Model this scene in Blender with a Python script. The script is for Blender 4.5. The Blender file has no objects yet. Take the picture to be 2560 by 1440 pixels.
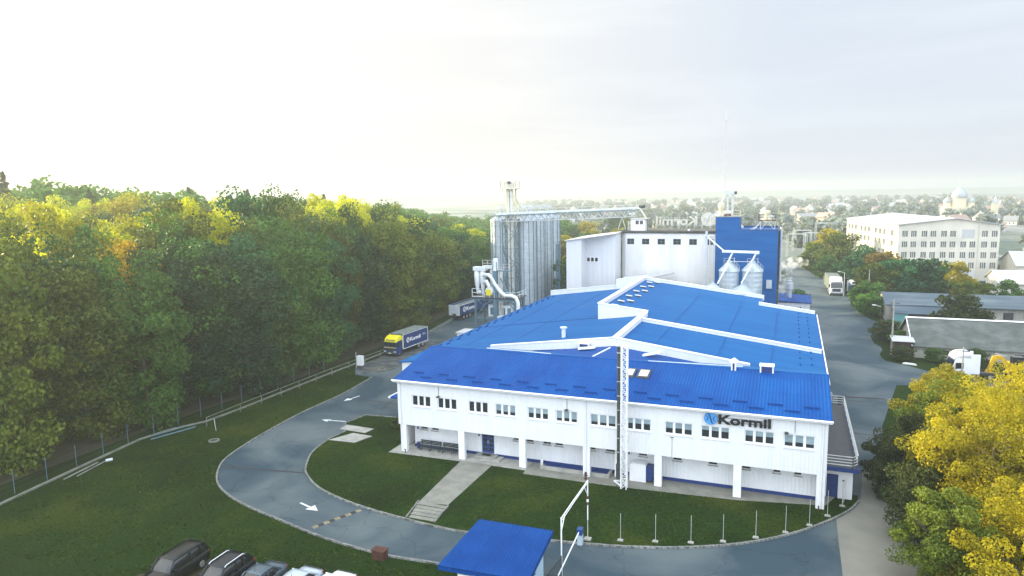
import bpy, math, random
import numpy as np
from mathutils import Vector, Matrix
R = math.radians
sc = bpy.context.scene
col = sc.collection

# ---------------------------------------------------------------- camera
cam = bpy.data.cameras.new('camera')
co = bpy.data.objects.new('camera', cam); col.objects.link(co)
cam.sensor_width = 36.0; cam.lens = 24.51
cam.clip_start = 0.5; cam.clip_end = 12000
co.matrix_world = Matrix(((0.92835127, -0.03439911, 0.37010893, 0.0),
                          (0.371316, 0.13131167, -0.91917445, 0.0),
                          (-0.01698084, 0.99074414, 0.13467629, 25.0),
                          (0, 0, 0, 1)))
sc.camera = co

# ---------------------------------------------------------------- sky, sun, exposure
SUN_AZ, SUN_EL = R(-76), R(12.5)          # azimuth from +Y towards +X
VEIL = 0.47
world = bpy.data.worlds.new('World'); sc.world = world; world.use_nodes = True
wn = world.node_tree.nodes; wl = world.node_tree.links; wn.clear()
wo = wn.new('ShaderNodeOutputWorld')
sky = wn.new('ShaderNodeTexSky'); sky.sky_type = 'NISHITA'; sky.sun_disc = False
sky.sun_elevation = SUN_EL; sky.sun_rotation = SUN_AZ
sky.altitude = 200; sky.air_density = 1.0; sky.dust_density = 1.6; sky.ozone_density = 2.5
bg1 = wn.new('ShaderNodeBackground'); bg1.inputs['Strength'].default_value = 0.10
wl.new(sky.outputs[0], bg1.inputs['Color'])
# thin high cloud veil: white, brighter towards the sun, with soft streaks
tc = wn.new('ShaderNodeTexCoord')
mp = wn.new('ShaderNodeMapping'); mp.inputs['Scale'].default_value = (1.0, 1.0, 9.0)
wl.new(tc.outputs['Generated'], mp.inputs['Vector'])
nz = wn.new('ShaderNodeTexNoise'); nz.inputs['Scale'].default_value = 2.2; nz.inputs['Detail'].default_value = 7; nz.inputs['Roughness'].default_value = 0.55
nz.inputs['Distortion'].default_value = 0.4
wl.new(mp.outputs[0], nz.inputs['Vector'])
cr = wn.new('ShaderNodeValToRGB'); cr.color_ramp.elements[0].position = 0.42; cr.color_ramp.elements[1].position = 0.62
cr.color_ramp.elements[0].color = (0.93, 0.93, 0.945, 1); cr.color_ramp.elements[1].color = (1, 1, 1, 1)
wl.new(nz.outputs['Fac'], cr.inputs['Fac'])
sv = Vector((math.sin(SUN_AZ) * math.cos(SUN_EL), math.cos(SUN_AZ) * math.cos(SUN_EL), math.sin(SUN_EL)))
nrm = wn.new('ShaderNodeVectorMath'); nrm.operation = 'NORMALIZE'; wl.new(tc.outputs['Generated'], nrm.inputs[0])
def dotv(v):
    d = wn.new('ShaderNodeVectorMath'); d.operation = 'DOT_PRODUCT'; d.inputs[1].default_value = v; wl.new(nrm.outputs[0], d.inputs[0]); return d.outputs['Value']
gr = wn.new('ShaderNodeValToRGB')                 # veil brightens and warms towards the sun
gr.color_ramp.elements[0].position = 0.30; gr.color_ramp.elements[0].color = (0.80, 0.88, 0.97, 1)
gr.color_ramp.elements[1].position = 1.0; gr.color_ramp.elements[1].color = (1.20, 1.16, 1.04, 1)
e = gr.color_ramp.elements.new(0.62); e.color = (1.0, 1.0, 0.97, 1)
wl.new(dotv(sv), gr.inputs['Fac'])
# veil brightened overhead and behind the camera: added unseen fill light for the shade
bk = wn.new('ShaderNodeMapRange'); bk.inputs[1].default_value = -0.35; bk.inputs[2].default_value = 0.75; bk.inputs[3].default_value = 1.0; bk.inputs[4].default_value = 3.6
wl.new(dotv(Vector((0.05, -0.82, 0.57)).normalized()), bk.inputs[0])
hz = wn.new('ShaderNodeValToRGB')                 # pale, slightly lavender band at the horizon
hz.color_ramp.elements[0].position = 0.0; hz.color_ramp.elements[0].color = (0.97, 0.93, 0.93, 1); hz.color_ramp.elements[1].position = 0.30; hz.color_ramp.elements[1].color = (1, 1, 1, 1)
sz_ = wn.new('ShaderNodeSeparateXYZ'); wl.new(nrm.outputs[0], sz_.inputs[0]); wl.new(sz_.outputs[2], hz.inputs['Fac'])
def mul(a, b):
    m = wn.new('ShaderNodeMix'); m.data_type = 'RGBA'; m.blend_type = 'MULTIPLY'; m.inputs[0].default_value = 1; m.clamp_result = False; wl.new(a, m.inputs[6]); wl.new(b, m.inputs[7]); return m.outputs[2]
veil = mul(mul(gr.outputs[0], cr.outputs[0]), hz.outputs[0])
vm_ = wn.new('ShaderNodeVectorMath'); vm_.operation = 'SCALE'; wl.new(veil, vm_.inputs[0]); wl.new(bk.outputs[0], vm_.inputs['Scale'])
bg2 = wn.new('ShaderNodeBackground'); wl.new(vm_.outputs[0], bg2.inputs['Color']); bg2.inputs['Strength'].default_value = VEIL
mx = wn.new('ShaderNodeMixShader'); mx.inputs[0].default_value = 0.93
wl.new(bg1.outputs[0], mx.inputs[1]); wl.new(bg2.outputs[0], mx.inputs[2])
wl.new(mx.outputs[0], wo.inputs['Surface'])

sl = bpy.data.lights.new('sun', 'SUN'); sl.energy = 5.0; sl.angle = R(0.5); sl.color = (1.0, 0.84, 0.46)
so = bpy.data.objects.new('sun', sl); col.objects.link(so)
so.rotation_euler = sv.to_track_quat('Z', 'Y').to_euler(); so.location = (-80, 0, 60)

sc.view_settings.view_transform = 'Standard'; sc.view_settings.look = 'None'
sc.view_settings.exposure = 1.15; sc.view_settings.gamma = 1.0
sc.render.engine = 'CYCLES'
sc.cycles.use_denoising = True
try: sc.cycles.denoiser = 'OPENIMAGEDENOISE'
except Exception: pass
sc.cycles.max_bounces = 6; sc.cycles.diffuse_bounces = 3; sc.cycles.glossy_bounces = 2
sc.cycles.transmission_bounces = 3; sc.cycles.transparent_max_bounces = 8; sc.cycles.volume_bounces = 1
sc.cycles.sample_clamp_indirect = 6.0

# ---------------------------------------------------------------- helpers
def tag(o, label=None, cat=None, group=None, kind=None):
    if label: o['label'] = label
    if cat: o['category'] = cat
    if group: o['group'] = group
    if kind: o['kind'] = kind
    return o
def empty(name, loc=(0, 0, 0), label=None, cat=None, group=None):
    o = bpy.data.objects.new(name, None); col.objects.link(o); o.location = loc
    o.empty_display_size = 0.3
    return tag(o, label, cat, group)
def base_of(o):
    v = Vector((0, 0, 0))
    while o is not None: v += o.location; o = o.parent
    return v
def kids(o): return [c for c in bpy.data.objects if c.parent == o]
_kidmap = {}
def copy_tree(o, parent=None):
    c = o.copy(); col.objects.link(c); c.parent = parent
    if o.name not in _kidmap: _kidmap[o.name] = kids(o)
    for ch in _kidmap[o.name]: copy_tree(ch, c)
    return c

class MB:
    def __init__(s): s.v = []; s.f = []
    def add(s, vs, fs):
        n = len(s.v); s.v += [tuple(v) for v in vs]; s.f += [tuple(i + n for i in f) for f in fs]; return s
    def box(s, a, b):
        x0, y0, z0 = a; x1, y1, z1 = b
        return s.add([(x0,y0,z0),(x1,y0,z0),(x1,y1,z0),(x0,y1,z0),(x0,y0,z1),(x1,y0,z1),(x1,y1,z1),(x0,y1,z1)],
                     [(3,2,1,0),(4,5,6,7),(0,1,5,4),(1,2,6,5),(2,3,7,6),(3,0,4,7)])
    def quad(s, *p): return s.add(p, [tuple(range(len(p)))])
    def prism(s, poly, z0, z1):          # poly: xy, z0/z1 numbers or functions
        n = len(poly)
        zf0 = z0 if callable(z0) else (lambda x, y: z0); zf1 = z1 if callable(z1) else (lambda x, y: z1)
        vs = [(x, y, zf0(x, y)) for x, y in poly] + [(x, y, zf1(x, y)) for x, y in poly]
        return s.add(vs, [tuple(range(n - 1, -1, -1)), tuple(range(n, 2 * n))] + [(i, (i + 1) % n, n + (i + 1) % n, n + i) for i in range(n)])
    def prof(s, pts, axis, a, b):        # profile extruded along axis: 'y' -> pts are (x,z); 'x' -> pts are (y,z)
        n = len(pts)
        if axis == 'y': vs = [(p, a, q) for p, q in pts] + [(p, b, q) for p, q in pts]
        else: vs = [(a, p, q) for p, q in pts] + [(b, p, q) for p, q in pts]
        return s.add(vs, [tuple(range(n)), tuple(range(2 * n - 1, n - 1, -1))] + [((i + 1) % n, i, n + i, n + (i + 1) % n) for i in range(n)])
    def slab(s, p, t):                   # 3-D polygon with thickness t downwards
        n = len(p); vs = [tuple(q) for q in p] + [(q[0], q[1], q[2] - t) for q in p]
        return s.add(vs, [tuple(range(n)), tuple(range(2 * n - 1, n - 1, -1))] + [((i + 1) % n, i, n + i, n + (i + 1) % n) for i in range(n)])
    def bar(s, p, q, w, h=None):
        p = Vector(p); q = Vector(q); d = (q - p)
        if d.length < 1e-6: return s
        d.normalize(); up = Vector((0, 0, 1)) if abs(d.z) < 0.95 else Vector((1, 0, 0))
        u = d.cross(up).normalized() * (w / 2); v = d.cross(u).normalized() * ((h or w) / 2)
        c = [-u - v, u - v, u + v, -u + v]
        return s.add([p + k for k in c] + [q + k for k in c], [(3,2,1,0),(4,5,6,7),(0,1,5,4),(1,2,6,5),(2,3,7,6),(3,0,4,7)])
    def tube(s, pts, r, n=10, caps=True):
        pts = [Vector(p) for p in pts]; rs = r if isinstance(r, (list, tuple)) else [r] * len(pts)
        m = len(pts); vs = []; pu = None
        for i, p in enumerate(pts):
            d = (pts[min(i + 1, m - 1)] - pts[max(i - 1, 0)]).normalized()
            if pu is None:
                up = Vector((0, 0, 1)) if abs(d.z) < 0.9 else Vector((1, 0, 0)); u = d.cross(up).normalized()
            else: u = (pu - d * pu.dot(d)).normalized()
            pu = u; v = d.cross(u)
            vs += [p + (u * math.cos(2 * math.pi * k / n) + v * math.sin(2 * math.pi * k / n)) * rs[i] for k in range(n)]
        fs = [(i * n + k, i * n + (k + 1) % n, (i + 1) * n + (k + 1) % n, (i + 1) * n + k) for i in range(m - 1) for k in range(n)]
        if caps: fs += [tuple(range(n - 1, -1, -1)), tuple(range((m - 1) * n, m * n))]
        return s.add(vs, fs)
    def lathe(s, prof, c=(0, 0, 0), n=24):
        vs = []; m = len(prof)
        for r, z in prof: vs += [(c[0] + r * math.cos(2 * math.pi * k / n), c[1] + r * math.sin(2 * math.pi * k / n), c[2] + z) for k in range(n)]
        fs = [(i * n + k, i * n + (k + 1) % n, (i + 1) * n + (k + 1) % n, (i + 1) * n + k) for i in range(m - 1) for k in range(n)]
        return s.add(vs, fs)
    def rail(s, pts, h, w=0.05, rails=(1.0, 0.5), step=1.5):
        for a, b in zip(pts[:-1], pts[1:]):
            a = Vector(a); b = Vector(b)
            for k in rails: s.bar(a + Vector((0, 0, h * k)), b + Vector((0, 0, h * k)), w)
            n = max(1, int((b - a).length / step))
            for i in range(n + 1):
                p = a.lerp(b, i / n); s.bar(p, p + Vector((0, 0, h)), w)
        return s
    def lattice(s, c, w, z0, z1, step, t=0.08, tri=False):
        cs = [(-w/2, -w/2), (w/2, -w/2), (w/2, w/2), (-w/2, w/2)] if not tri else [(-w/2, -w*0.3), (w/2, -w*0.3), (0, w*0.55)]
        m = len(cs)
        for x, y in cs: s.bar((c[0]+x, c[1]+y, z0), (c[0]+x, c[1]+y, z1), t * 1.3)
        n = max(1, int(round((z1 - z0) / step)))
        for i in range(n):
            a = z0 + (z1 - z0) * i / n; b = z0 + (z1 - z0) * (i + 1) / n
            for k in range(m):
                p = cs[k]; q = cs[(k + 1) % m]
                if (i + k) % 2: p, q = q, p
                s.bar((c[0]+p[0], c[1]+p[1], a), (c[0]+q[0], c[1]+q[1], b), t * 0.7)
                s.bar((c[0]+p[0], c[1]+p[1], b), (c[0]+q[0], c[1]+q[1], b), t * 0.6)
        return s
    def build(s, name, mat, parent=None, smooth=False, world_coords=True):
        o3 = base_of(parent) if (parent is not None and world_coords) else Vector((0, 0, 0))
        me = bpy.data.meshes.new(name)
        me.from_pydata([(v[0] - o3.x, v[1] - o3.y, v[2] - o3.z) for v in s.v], [], s.f); me.update()
        if smooth:
            for p in me.polygons: p.use_smooth = True
        me.materials.append(mat)
        o = bpy.data.objects.new(name, me); col.objects.link(o); o.parent = parent
        return o

def wall_holes(mb, x0, x1, z0, z1, holes, y, depth=0.15, P=None):
    """vertical wall at y with rectangular openings (hx0,hx1,hz0,hz1) and reveals going to y+depth; P maps (u,d,z)->xyz"""
    P = P or (lambda u, d, z: (u, y + d, z))
    xs = sorted({x0, x1, *[h[0] for h in holes], *[h[1] for h in holes]}); zs = sorted({z0, z1, *[h[2] for h in holes], *[h[3] for h in holes]})
    for i in range(len(xs) - 1):
        for j in range(len(zs) - 1):
            cx = (xs[i] + xs[i+1]) / 2; cz = (zs[j] + zs[j+1]) / 2
            if any(h[0] < cx < h[1] and h[2] < cz < h[3] for h in holes): continue
            mb.quad(P(xs[i], 0, zs[j]), P(xs[i+1], 0, zs[j]), P(xs[i+1], 0, zs[j+1]), P(xs[i], 0, zs[j+1]))
    for a, b, c, d in holes:
        mb.quad(P(a,0,c), P(a,depth,c), P(a,depth,d), P(a,0,d)); mb.quad(P(b,depth,c), P(b,0,c), P(b,0,d), P(b,depth,d))
        mb.quad(P(a,0,c), P(b,0,c), P(b,depth,c), P(a,depth,c)); mb.quad(P(a,depth,d), P(b,depth,d), P(b,0,d), P(a,0,d))

# ---------------------------------------------------------------- materials
def mat(name, c, rough=0.7, metal=0.0, c2=None, scale=1.0, detail=4, bump=0.0, bscale=None, wave=None, wbump=0.3, spec=0.4, fac=(0.35, 0.65),
        brick=None, obj_var=0.0, transl=0.0, stretch=None):
    m = bpy.data.materials.new(name); m.use_nodes = True; nt = m.node_tree; n = nt.nodes; l = nt.links
    b = n['Principled BSDF']; b.inputs['Roughness'].default_value = rough; b.inputs['Metallic'].default_value = metal
    b.inputs['Specular IOR Level'].default_value = spec
    t = n.new('ShaderNodeTexCoord'); vec = t.outputs['Object']
    if stretch:
        ms = n.new('ShaderNodeMapping'); ms.inputs['Scale'].default_value = stretch; l.new(vec, ms.inputs[0]); svec = ms.outputs[0]
    else: svec = vec
    b.inputs['Base Color'].default_value = (*c, 1); outc = None
    if c2:
        nzn = n.new('ShaderNodeTexNoise'); nzn.inputs['Scale'].default_value = scale; nzn.inputs['Detail'].default_value = detail; l.new(svec, nzn.inputs['Vector'])
        r = n.new('ShaderNodeValToRGB'); r.color_ramp.elements[0].position = fac[0]; r.color_ramp.elements[1].position = fac[1]
        r.color_ramp.elements[0].color = (*c, 1); r.color_ramp.elements[1].color = (*c2, 1)
        l.new(nzn.outputs['Fac'], r.inputs['Fac']); outc = r.outputs['Color']
    if brick:
        bt = n.new('ShaderNodeTexBrick'); bt.inputs['Scale'].default_value = brick[0]; bt.inputs['Mortar Size'].default_value = brick[1]
        bt.inputs['Color1'].default_value = (1,1,1,1); bt.inputs['Color2'].default_value = (0.8,0.8,0.8,1); bt.inputs['Mortar'].default_value = (*[brick[2]]*3, 1)
        l.new(svec, bt.inputs['Vector']); mm = n.new('ShaderNodeMix'); mm.data_type = 'RGBA'; mm.blend_type = 'MULTIPLY'; mm.inputs[0].default_value = 1
        if outc: l.new(outc, mm.inputs[6])
        else: mm.inputs[6].default_value = (*c, 1)
        l.new(bt.outputs['Color'], mm.inputs[7]); outc = mm.outputs[2]
    if obj_var:
        oi = n.new('ShaderNodeObjectInfo'); mr = n.new('ShaderNodeMapRange'); mr.inputs[3].default_value = 1 - obj_var; mr.inputs[4].default_value = 1 + obj_var
        l.new(oi.outputs['Random'], mr.inputs[0]); hs = n.new('ShaderNodeHueSaturation'); l.new(mr.outputs[0], hs.inputs['Value'])
        if outc: l.new(outc, hs.inputs['Color'])
        else: hs.inputs['Color'].default_value = (*c, 1)
        outc = hs.outputs[0]
    if outc: l.new(outc, b.inputs['Base Color'])
    h = None
    if wave:
        sx = n.new('ShaderNodeSeparateXYZ'); l.new(vec, sx.inputs[0])
        mu = n.new('ShaderNodeMath'); mu.operation = 'MULTIPLY'; mu.inputs[1].default_value = 2 * math.pi / wave[1]
        if wave[0] == 'XY':
            ad = n.new('ShaderNodeMath'); ad.operation = 'ADD'; l.new(sx.outputs[0], ad.inputs[0]); l.new(sx.outputs[1], ad.inputs[1]); l.new(ad.outputs[0], mu.inputs[0])
        else: l.new(sx.outputs['XYZ'.index(wave[0])], mu.inputs[0])
        si = n.new('ShaderNodeMath'); si.operation = 'SINE'; l.new(mu.outputs[0], si.inputs[0])
        # flatten to a trapezoid rib
        m3 = n.new('ShaderNodeMath'); m3.operation = 'MULTIPLY'; m3.inputs[1].default_value = 1.6; m3.use_clamp = False; l.new(si.outputs[0], m3.inputs[0])
        cl = n.new('ShaderNodeClamp'); cl.inputs['Min'].default_value = -1; cl.inputs['Max'].default_value = 1; l.new(m3.outputs[0], cl.inputs[0])
        bw = n.new('ShaderNodeBump'); bw.inputs['Strength'].default_value = wbump; bw.inputs['Distance'].default_value = wave[2] if len(wave) > 2 else 0.03
        l.new(cl.outputs[0], bw.inputs['Height']); h = bw.outputs[0]
    if bump:
        n2 = n.new('ShaderNodeTexNoise'); n2.inputs['Scale'].default_value = bscale or scale * 4; n2.inputs['Detail'].default_value = 5; l.new(vec, n2.inputs['Vector'])
        bn = n.new('ShaderNodeBump'); bn.inputs['Strength'].default_value = bump; bn.inputs['Distance'].default_value = 0.1; l.new(n2.outputs['Fac'], bn.inputs['Height'])
        if h: l.new(h, bn.inputs['Normal'])
        h = bn.outputs[0]
    if h: l.new(h, b.inputs['Normal'])
    if transl:
        tr = n.new('ShaderNodeBsdfTranslucent'); mxs = n.new('ShaderNodeMixShader'); mxs.inputs[0].default_value = transl
        if outc:
            hb = n.new('ShaderNodeMix'); hb.data_type = 'RGBA'; hb.blend_type = 'MULTIPLY'; hb.inputs[0].default_value = 1; hb.inputs[7].default_value = (1.5, 1.4, 0.45, 1)
            l.new(outc, hb.inputs[6]); l.new(hb.outputs[2], tr.inputs['Color'])
        else: tr.inputs['Color'].default_value = (*c, 1)
        l.new(b.outputs[0], mxs.inputs[1]); l.new(tr.outputs[0], mxs.inputs[2]); l.new(mxs.outputs[0], n['Material Output'].inputs['Surface'])
    return m

M = {}
M['roof_rib'] = mat('ribbed_blue_roof', spec=0.05, c=(0.001, 0.048, 0.225), rough=0.5, c2=(0.002, 0.070, 0.28), scale=0.4, detail=8, wave=('X', 0.27, 0.04), wbump=0.55, stretch=(1, 0.3, 1))
M['roof_rib_y'] = mat('ribbed_blue_roof_side', spec=0.05, c=(0.002, 0.060, 0.26), rough=0.45, wave=('Y', 0.36, 0.05), wbump=0.5)
M['roof_rib_s'] = mat('ribbed_blue_roof_small', spec=0.05, c=(0.002, 0.042, 0.20), rough=0.4, c2=(0.003, 0.055, 0.24), scale=0.5, wave=('X', 0.2, 0.05), wbump=0.6)
M['roof_mem'] = mat('blue_roof_membrane', spec=0.05, c=(0.003, 0.085, 0.27), rough=0.6, c2=(0.006, 0.102, 0.30), scale=0.22, detail=6, bump=0.08, bscale=1.5, stretch=(0.3, 2.2, 1), wave=('Y', 1.2, 0.02), wbump=0.12)
M['roof_seam'] = mat('blue_roof_seam', spec=0.05, c=(0.003, 0.05, 0.22), rough=0.5)
M['blue_tower'] = mat('blue_tower_cladding', spec=0.05, c=(0.003, 0.075, 0.26), rough=0.45, c2=(0.006, 0.10, 0.31), scale=0.35, wave=('Z', 1.1, 0.02), wbump=0.2, stretch=(0.5, 0.5, 3))
M['blue_dark'] = mat('dark_blue_paint', (0.008, 0.03, 0.14), 0.5, c2=(0.012, 0.04, 0.17), scale=3)
M['blue_door'] = mat('blue_door_paint', (0.012, 0.05, 0.20), 0.4)
M['white_clad'] = mat('white_ribbed_cladding', (0.74, 0.76, 0.78), 0.5, c2=(0.67, 0.70, 0.73), scale=0.6, detail=8, fac=(0.35, 0.8), wave=('X', 0.30, 0.03), wbump=0.4, stretch=(2.5, 2.5, 0.4))
M['white_clad_y'] = mat('white_ribbed_cladding_side', (0.80, 0.82, 0.83), 0.5, c2=(0.74, 0.76, 0.78), scale=0.6, detail=6, wave=('Y', 0.25, 0.02), wbump=0.35, stretch=(2.5, 2.5, 0.4))
M['white'] = mat('white_paint', (0.80, 0.81, 0.82), 0.45, c2=(0.73, 0.75, 0.77), scale=1.2, detail=6)
M['white_render'] = mat('white_mill_render', (0.74, 0.74, 0.73), 0.7, c2=(0.60, 0.61, 0.61), scale=0.3, detail=8, bump=0.05, stretch=(1.5, 1.5, 0.4))
M['shed_panel'] = mat('pale_grey_panel', (0.60, 0.62, 0.66), 0.5, c2=(0.56, 0.58, 0.62), scale=0.5, wave=('X', 0.9, 0.02), wbump=0.4, stretch=(2, 2, 0.3))
M['shed_panel_y'] = mat('pale_grey_panel_side', (0.60, 0.62, 0.66), 0.5, wave=('Y', 0.9, 0.02), wbump=0.4)
M['glass'] = mat('window_glass', (0.012, 0.016, 0.02), 0.06, c2=(0.03, 0.035, 0.04), scale=1.5, spec=0.6)
M['blind'] = mat('window_blind', (0.30, 0.40, 0.45), 0.6, wave=('Z', 0.11, 0.02), wbump=0.8, c2=(0.20, 0.28, 0.32), scale=0.8)
M['glass_sky'] = mat('bright_skylight_glass', (0.55, 0.60, 0.65), 0.15)
M['black'] = mat('black_letters', (0.008, 0.009, 0.012), 0.5)
M['dark'] = mat('dark_metal', (0.03, 0.035, 0.04), 0.5, c2=(0.05, 0.055, 0.06), scale=3)
M['bench'] = mat('dark_bench_slats', (0.015, 0.03, 0.04), 0.6)
M['emblem'] = mat('light_blue_emblem', (0.07, 0.30, 0.66), 0.4)
M['steel'] = mat('galvanised_steel', (0.55, 0.58, 0.60), 0.42, metal=0.35, c2=(0.42, 0.46, 0.50), scale=0.8, detail=6)
M['steel_paint'] = mat('pale_painted_steel', (0.62, 0.63, 0.60), 0.5, c2=(0.48, 0.50, 0.48), scale=1.5)
M['cream_steel'] = mat('cream_painted_steel', (0.68, 0.62, 0.42), 0.5, c2=(0.60, 0.56, 0.42), scale=1.5)
M['steel_blue'] = mat('blue_grey_painted_steel', (0.10, 0.19, 0.25), 0.5, c2=(0.07, 0.14, 0.19), scale=2)
M['silo'] = mat('corrugated_silo_steel', (0.50, 0.57, 0.64), 0.38, metal=0.45, c2=(0.42, 0.49, 0.56), scale=0.5, detail=5, wave=('Z', 0.32, 0.05), wbump=0.55, stretch=(1, 1, 2))
M['silo_plain'] = mat('smooth_silo_steel', (0.50, 0.57, 0.62), 0.4, metal=0.4, c2=(0.40, 0.47, 0.53), scale=0.7, detail=6, wave=('Z', 0.8, 0.03), wbump=0.3)
M['silo_roof'] = mat('silo_roof_steel', (0.36, 0.45, 0.52), 0.45, metal=0.4, c2=(0.45, 0.52, 0.57), scale=1.0)
M['duct'] = mat('white_duct_metal', (0.72, 0.76, 0.78), 0.35, c2=(0.6, 0.66, 0.70), scale=1.5)
M['bitumen'] = mat('bitumen_roofing', (0.06, 0.065, 0.06), 0.9, c2=(0.12, 0.115, 0.10), scale=0.6, detail=7)
M['rail'] = mat('weathered_rail_paint', (0.22, 0.23, 0.20), 0.8, c2=(0.12, 0.13, 0.11), scale=1.0, detail=7)
M['concrete'] = mat('pale_concrete', (0.34, 0.34, 0.31), 0.85, c2=(0.24, 0.24, 0.22), scale=1.2, detail=8, bump=0.15)
M['kerb'] = mat('kerb_concrete', (0.26, 0.27, 0.26), 0.85, c2=(0.16, 0.17, 0.16), scale=1.5, detail=7, brick=(1.0, 0.03, 0.4))
M['paving'] = mat('small_block_paving', (0.30, 0.30, 0.26), 0.85, c2=(0.22, 0.22, 0.19), scale=0.9, detail=7, brick=(5.0, 0.04, 0.5))
M['rust'] = mat('rusty_steel', (0.09, 0.03, 0.02), 0.8, c2=(0.045, 0.018, 0.014), scale=3, detail=6)
M['yellow'] = mat('yellow_machine_paint', (0.72, 0.42, 0.01), 0.45, c2=(0.5, 0.30, 0.01), scale=2)
M['truck_yellow'] = mat('yellow_cab_paint', (0.72, 0.64, 0.02), 0.35)
M['truck_blue'] = mat('dark_blue_tarpaulin', (0.006, 0.028, 0.13), 0.45, c2=(0.009, 0.035, 0.15), scale=1.5)
M['tarp_top'] = mat('grey_tarpaulin_top', (0.18, 0.21, 0.19), 0.8, c2=(0.10, 0.13, 0.12), scale=1.5, detail=6)
M['rubber'] = mat('rubber', (0.012, 0.012, 0.013), 0.85)
M['rim'] = mat('wheel_rim_alloy', (0.45, 0.46, 0.48), 0.3, metal=0.7)
M['marking'] = mat('road_paint', (0.62, 0.64, 0.66), 0.7, c2=(0.42, 0.45, 0.47), scale=3, detail=8, fac=(0.5, 0.75))
M['hump_y'] = mat('speed_hump_yellow', (0.25, 0.21, 0.13), 0.8, c2=(0.15, 0.13, 0.09), scale=4)
M['hump_k'] = mat('speed_hump_black', (0.025, 0.028, 0.03), 0.8)
M['drain'] = mat('drain_grate_iron', (0.03, 0.028, 0.03), 0.7)
M['teal'] = mat('teal_painted_steel', (0.10, 0.28, 0.30), 0.6)
M['wh_wall'] = mat('old_limewashed_wall', (0.46, 0.45, 0.40), 0.9, c2=(0.26, 0.27, 0.25), scale=0.5, detail=9, bump=0.15, brick=(0.9, 0.02, 0.7))
M['wh_roof_blue'] = mat('weathered_bluish_slate_roof', (0.045, 0.075, 0.11), 0.75, c2=(0.12, 0.16, 0.19), scale=0.35, detail=8, fac=(0.45, 0.8), stretch=(0.4, 1.6, 1))
M['wh_roof'] = mat('old_asbestos_sheet_roof', (0.13, 0.15, 0.14), 0.85, c2=(0.075, 0.09, 0.085), scale=0.5, detail=9, brick=(0.75, 0.015, 0.6), wave=('X', 0.18, 0.03), wbump=0.4)
M['cream_wall'] = mat('cream_block_wall', (0.66, 0.63, 0.54), 0.85, c2=(0.56, 0.54, 0.47), scale=0.3, detail=7)
M['pale_roof'] = mat('pale_flat_roofing', (0.46, 0.47, 0.48), 0.8, c2=(0.38, 0.39, 0.41), scale=0.15, detail=5)
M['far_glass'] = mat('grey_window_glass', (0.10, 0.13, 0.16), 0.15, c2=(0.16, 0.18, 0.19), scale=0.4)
M['trunk'] = mat('bark', (0.09, 0.075, 0.055), 0.9, c2=(0.05, 0.042, 0.032), scale=2)
M['pale_bark'] = mat('pale_bark', (0.42, 0.34, 0.18), 0.8, c2=(0.25, 0.20, 0.12), scale=2)

def leaf(name, a, b, tr=0.22, var=0.42):
    m = mat(name, a, 0.6, c2=b, scale=0.35, detail=3, obj_var=var, transl=tr, spec=0.25)
    return m
L_green = leaf('green_leaves', (0.026, 0.085, 0.012), (0.064, 0.140, 0.016))
L_blue = leaf('blue_green_leaves', (0.012, 0.062, 0.022), (0.030, 0.100, 0.032))
L_olive = leaf('olive_leaves', (0.050, 0.085, 0.006), (0.120, 0.150, 0.010))
L_lime_sun = leaf('sun_painted_lime_leaves', (0.24, 0.29, 0.005), (0.42, 0.43, 0.007), 0.45)  # bright lime: sunlight on the canopy tops is painted into this leaf colour
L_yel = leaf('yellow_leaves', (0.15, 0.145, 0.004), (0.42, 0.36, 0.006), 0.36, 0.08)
L_orange = leaf('orange_leaves', (0.42, 0.28, 0.008), (0.55, 0.39, 0.010), 0.40, 0.1)
L_amber = leaf('muted_amber_leaves', (0.16, 0.115, 0.015), (0.26, 0.19, 0.02))
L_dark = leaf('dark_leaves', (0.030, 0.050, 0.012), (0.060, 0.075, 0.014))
L_conifer = leaf('conifer_needles', (0.03, 0.06, 0.025), (0.05, 0.08, 0.03), 0.15)

def ground_mat():
    m = bpy.data.materials.new('meadow_ground'); m.use_nodes = True; n = m.node_tree.nodes; l = m.node_tree.links; b = n['Principled BSDF']
    b.inputs['Roughness'].default_value = 0.95; b.inputs['Specular IOR Level'].default_value = 0.1
    t = n.new('ShaderNodeTexCoord')
    def noise(s, d):
        q = n.new('ShaderNodeTexNoise'); q.inputs['Scale'].default_value = s; q.inputs['Detail'].default_value = d; l.new(t.outputs['Object'], q.inputs['Vector']); return q
    a = noise(0.12, 8); r = n.new('ShaderNodeValToRGB')
    E = r.color_ramp.elements; E[0].position = 0.3; E[0].color = (0.007, 0.018, 0.002, 1); E[1].position = 0.75; E[1].color = (0.046, 0.058, 0.006, 1)
    k = E.new(0.52); k.color = (0.011, 0.032, 0.002, 1)
    l.new(a.outputs[0], r.inputs[0]); f = noise(5.0, 6); r2 = n.new('ShaderNodeValToRGB'); r2.color_ramp.elements[0].position = 0.35; r2.color_ramp.elements[1].position = 0.7
    r2.color_ramp.elements[0].color = (0.45, 0.5, 0.5, 1); r2.color_ramp.elements[1].color = (1.35, 1.3, 1.1, 1); l.new(f.outputs[0], r2.inputs[0])
    mm = n.new('ShaderNodeMix'); mm.data_type = 'RGBA'; mm.blend_type = 'MULTIPLY'; mm.inputs[0].default_value = 1
    l.new(r.outputs[0], mm.inputs[6]); l.new(r2.outputs[0], mm.inputs[7]); l.new(mm.outputs[2], b.inputs['Base Color'])
    bp = n.new('ShaderNodeBump'); bp.inputs['Strength'].default_value = 0.6; bp.inputs['Distance'].default_value = 0.12; l.new(f.outputs[0], bp.inputs['Height']); l.new(bp.outputs[0], b.inputs['Normal'])
    return m
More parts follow.
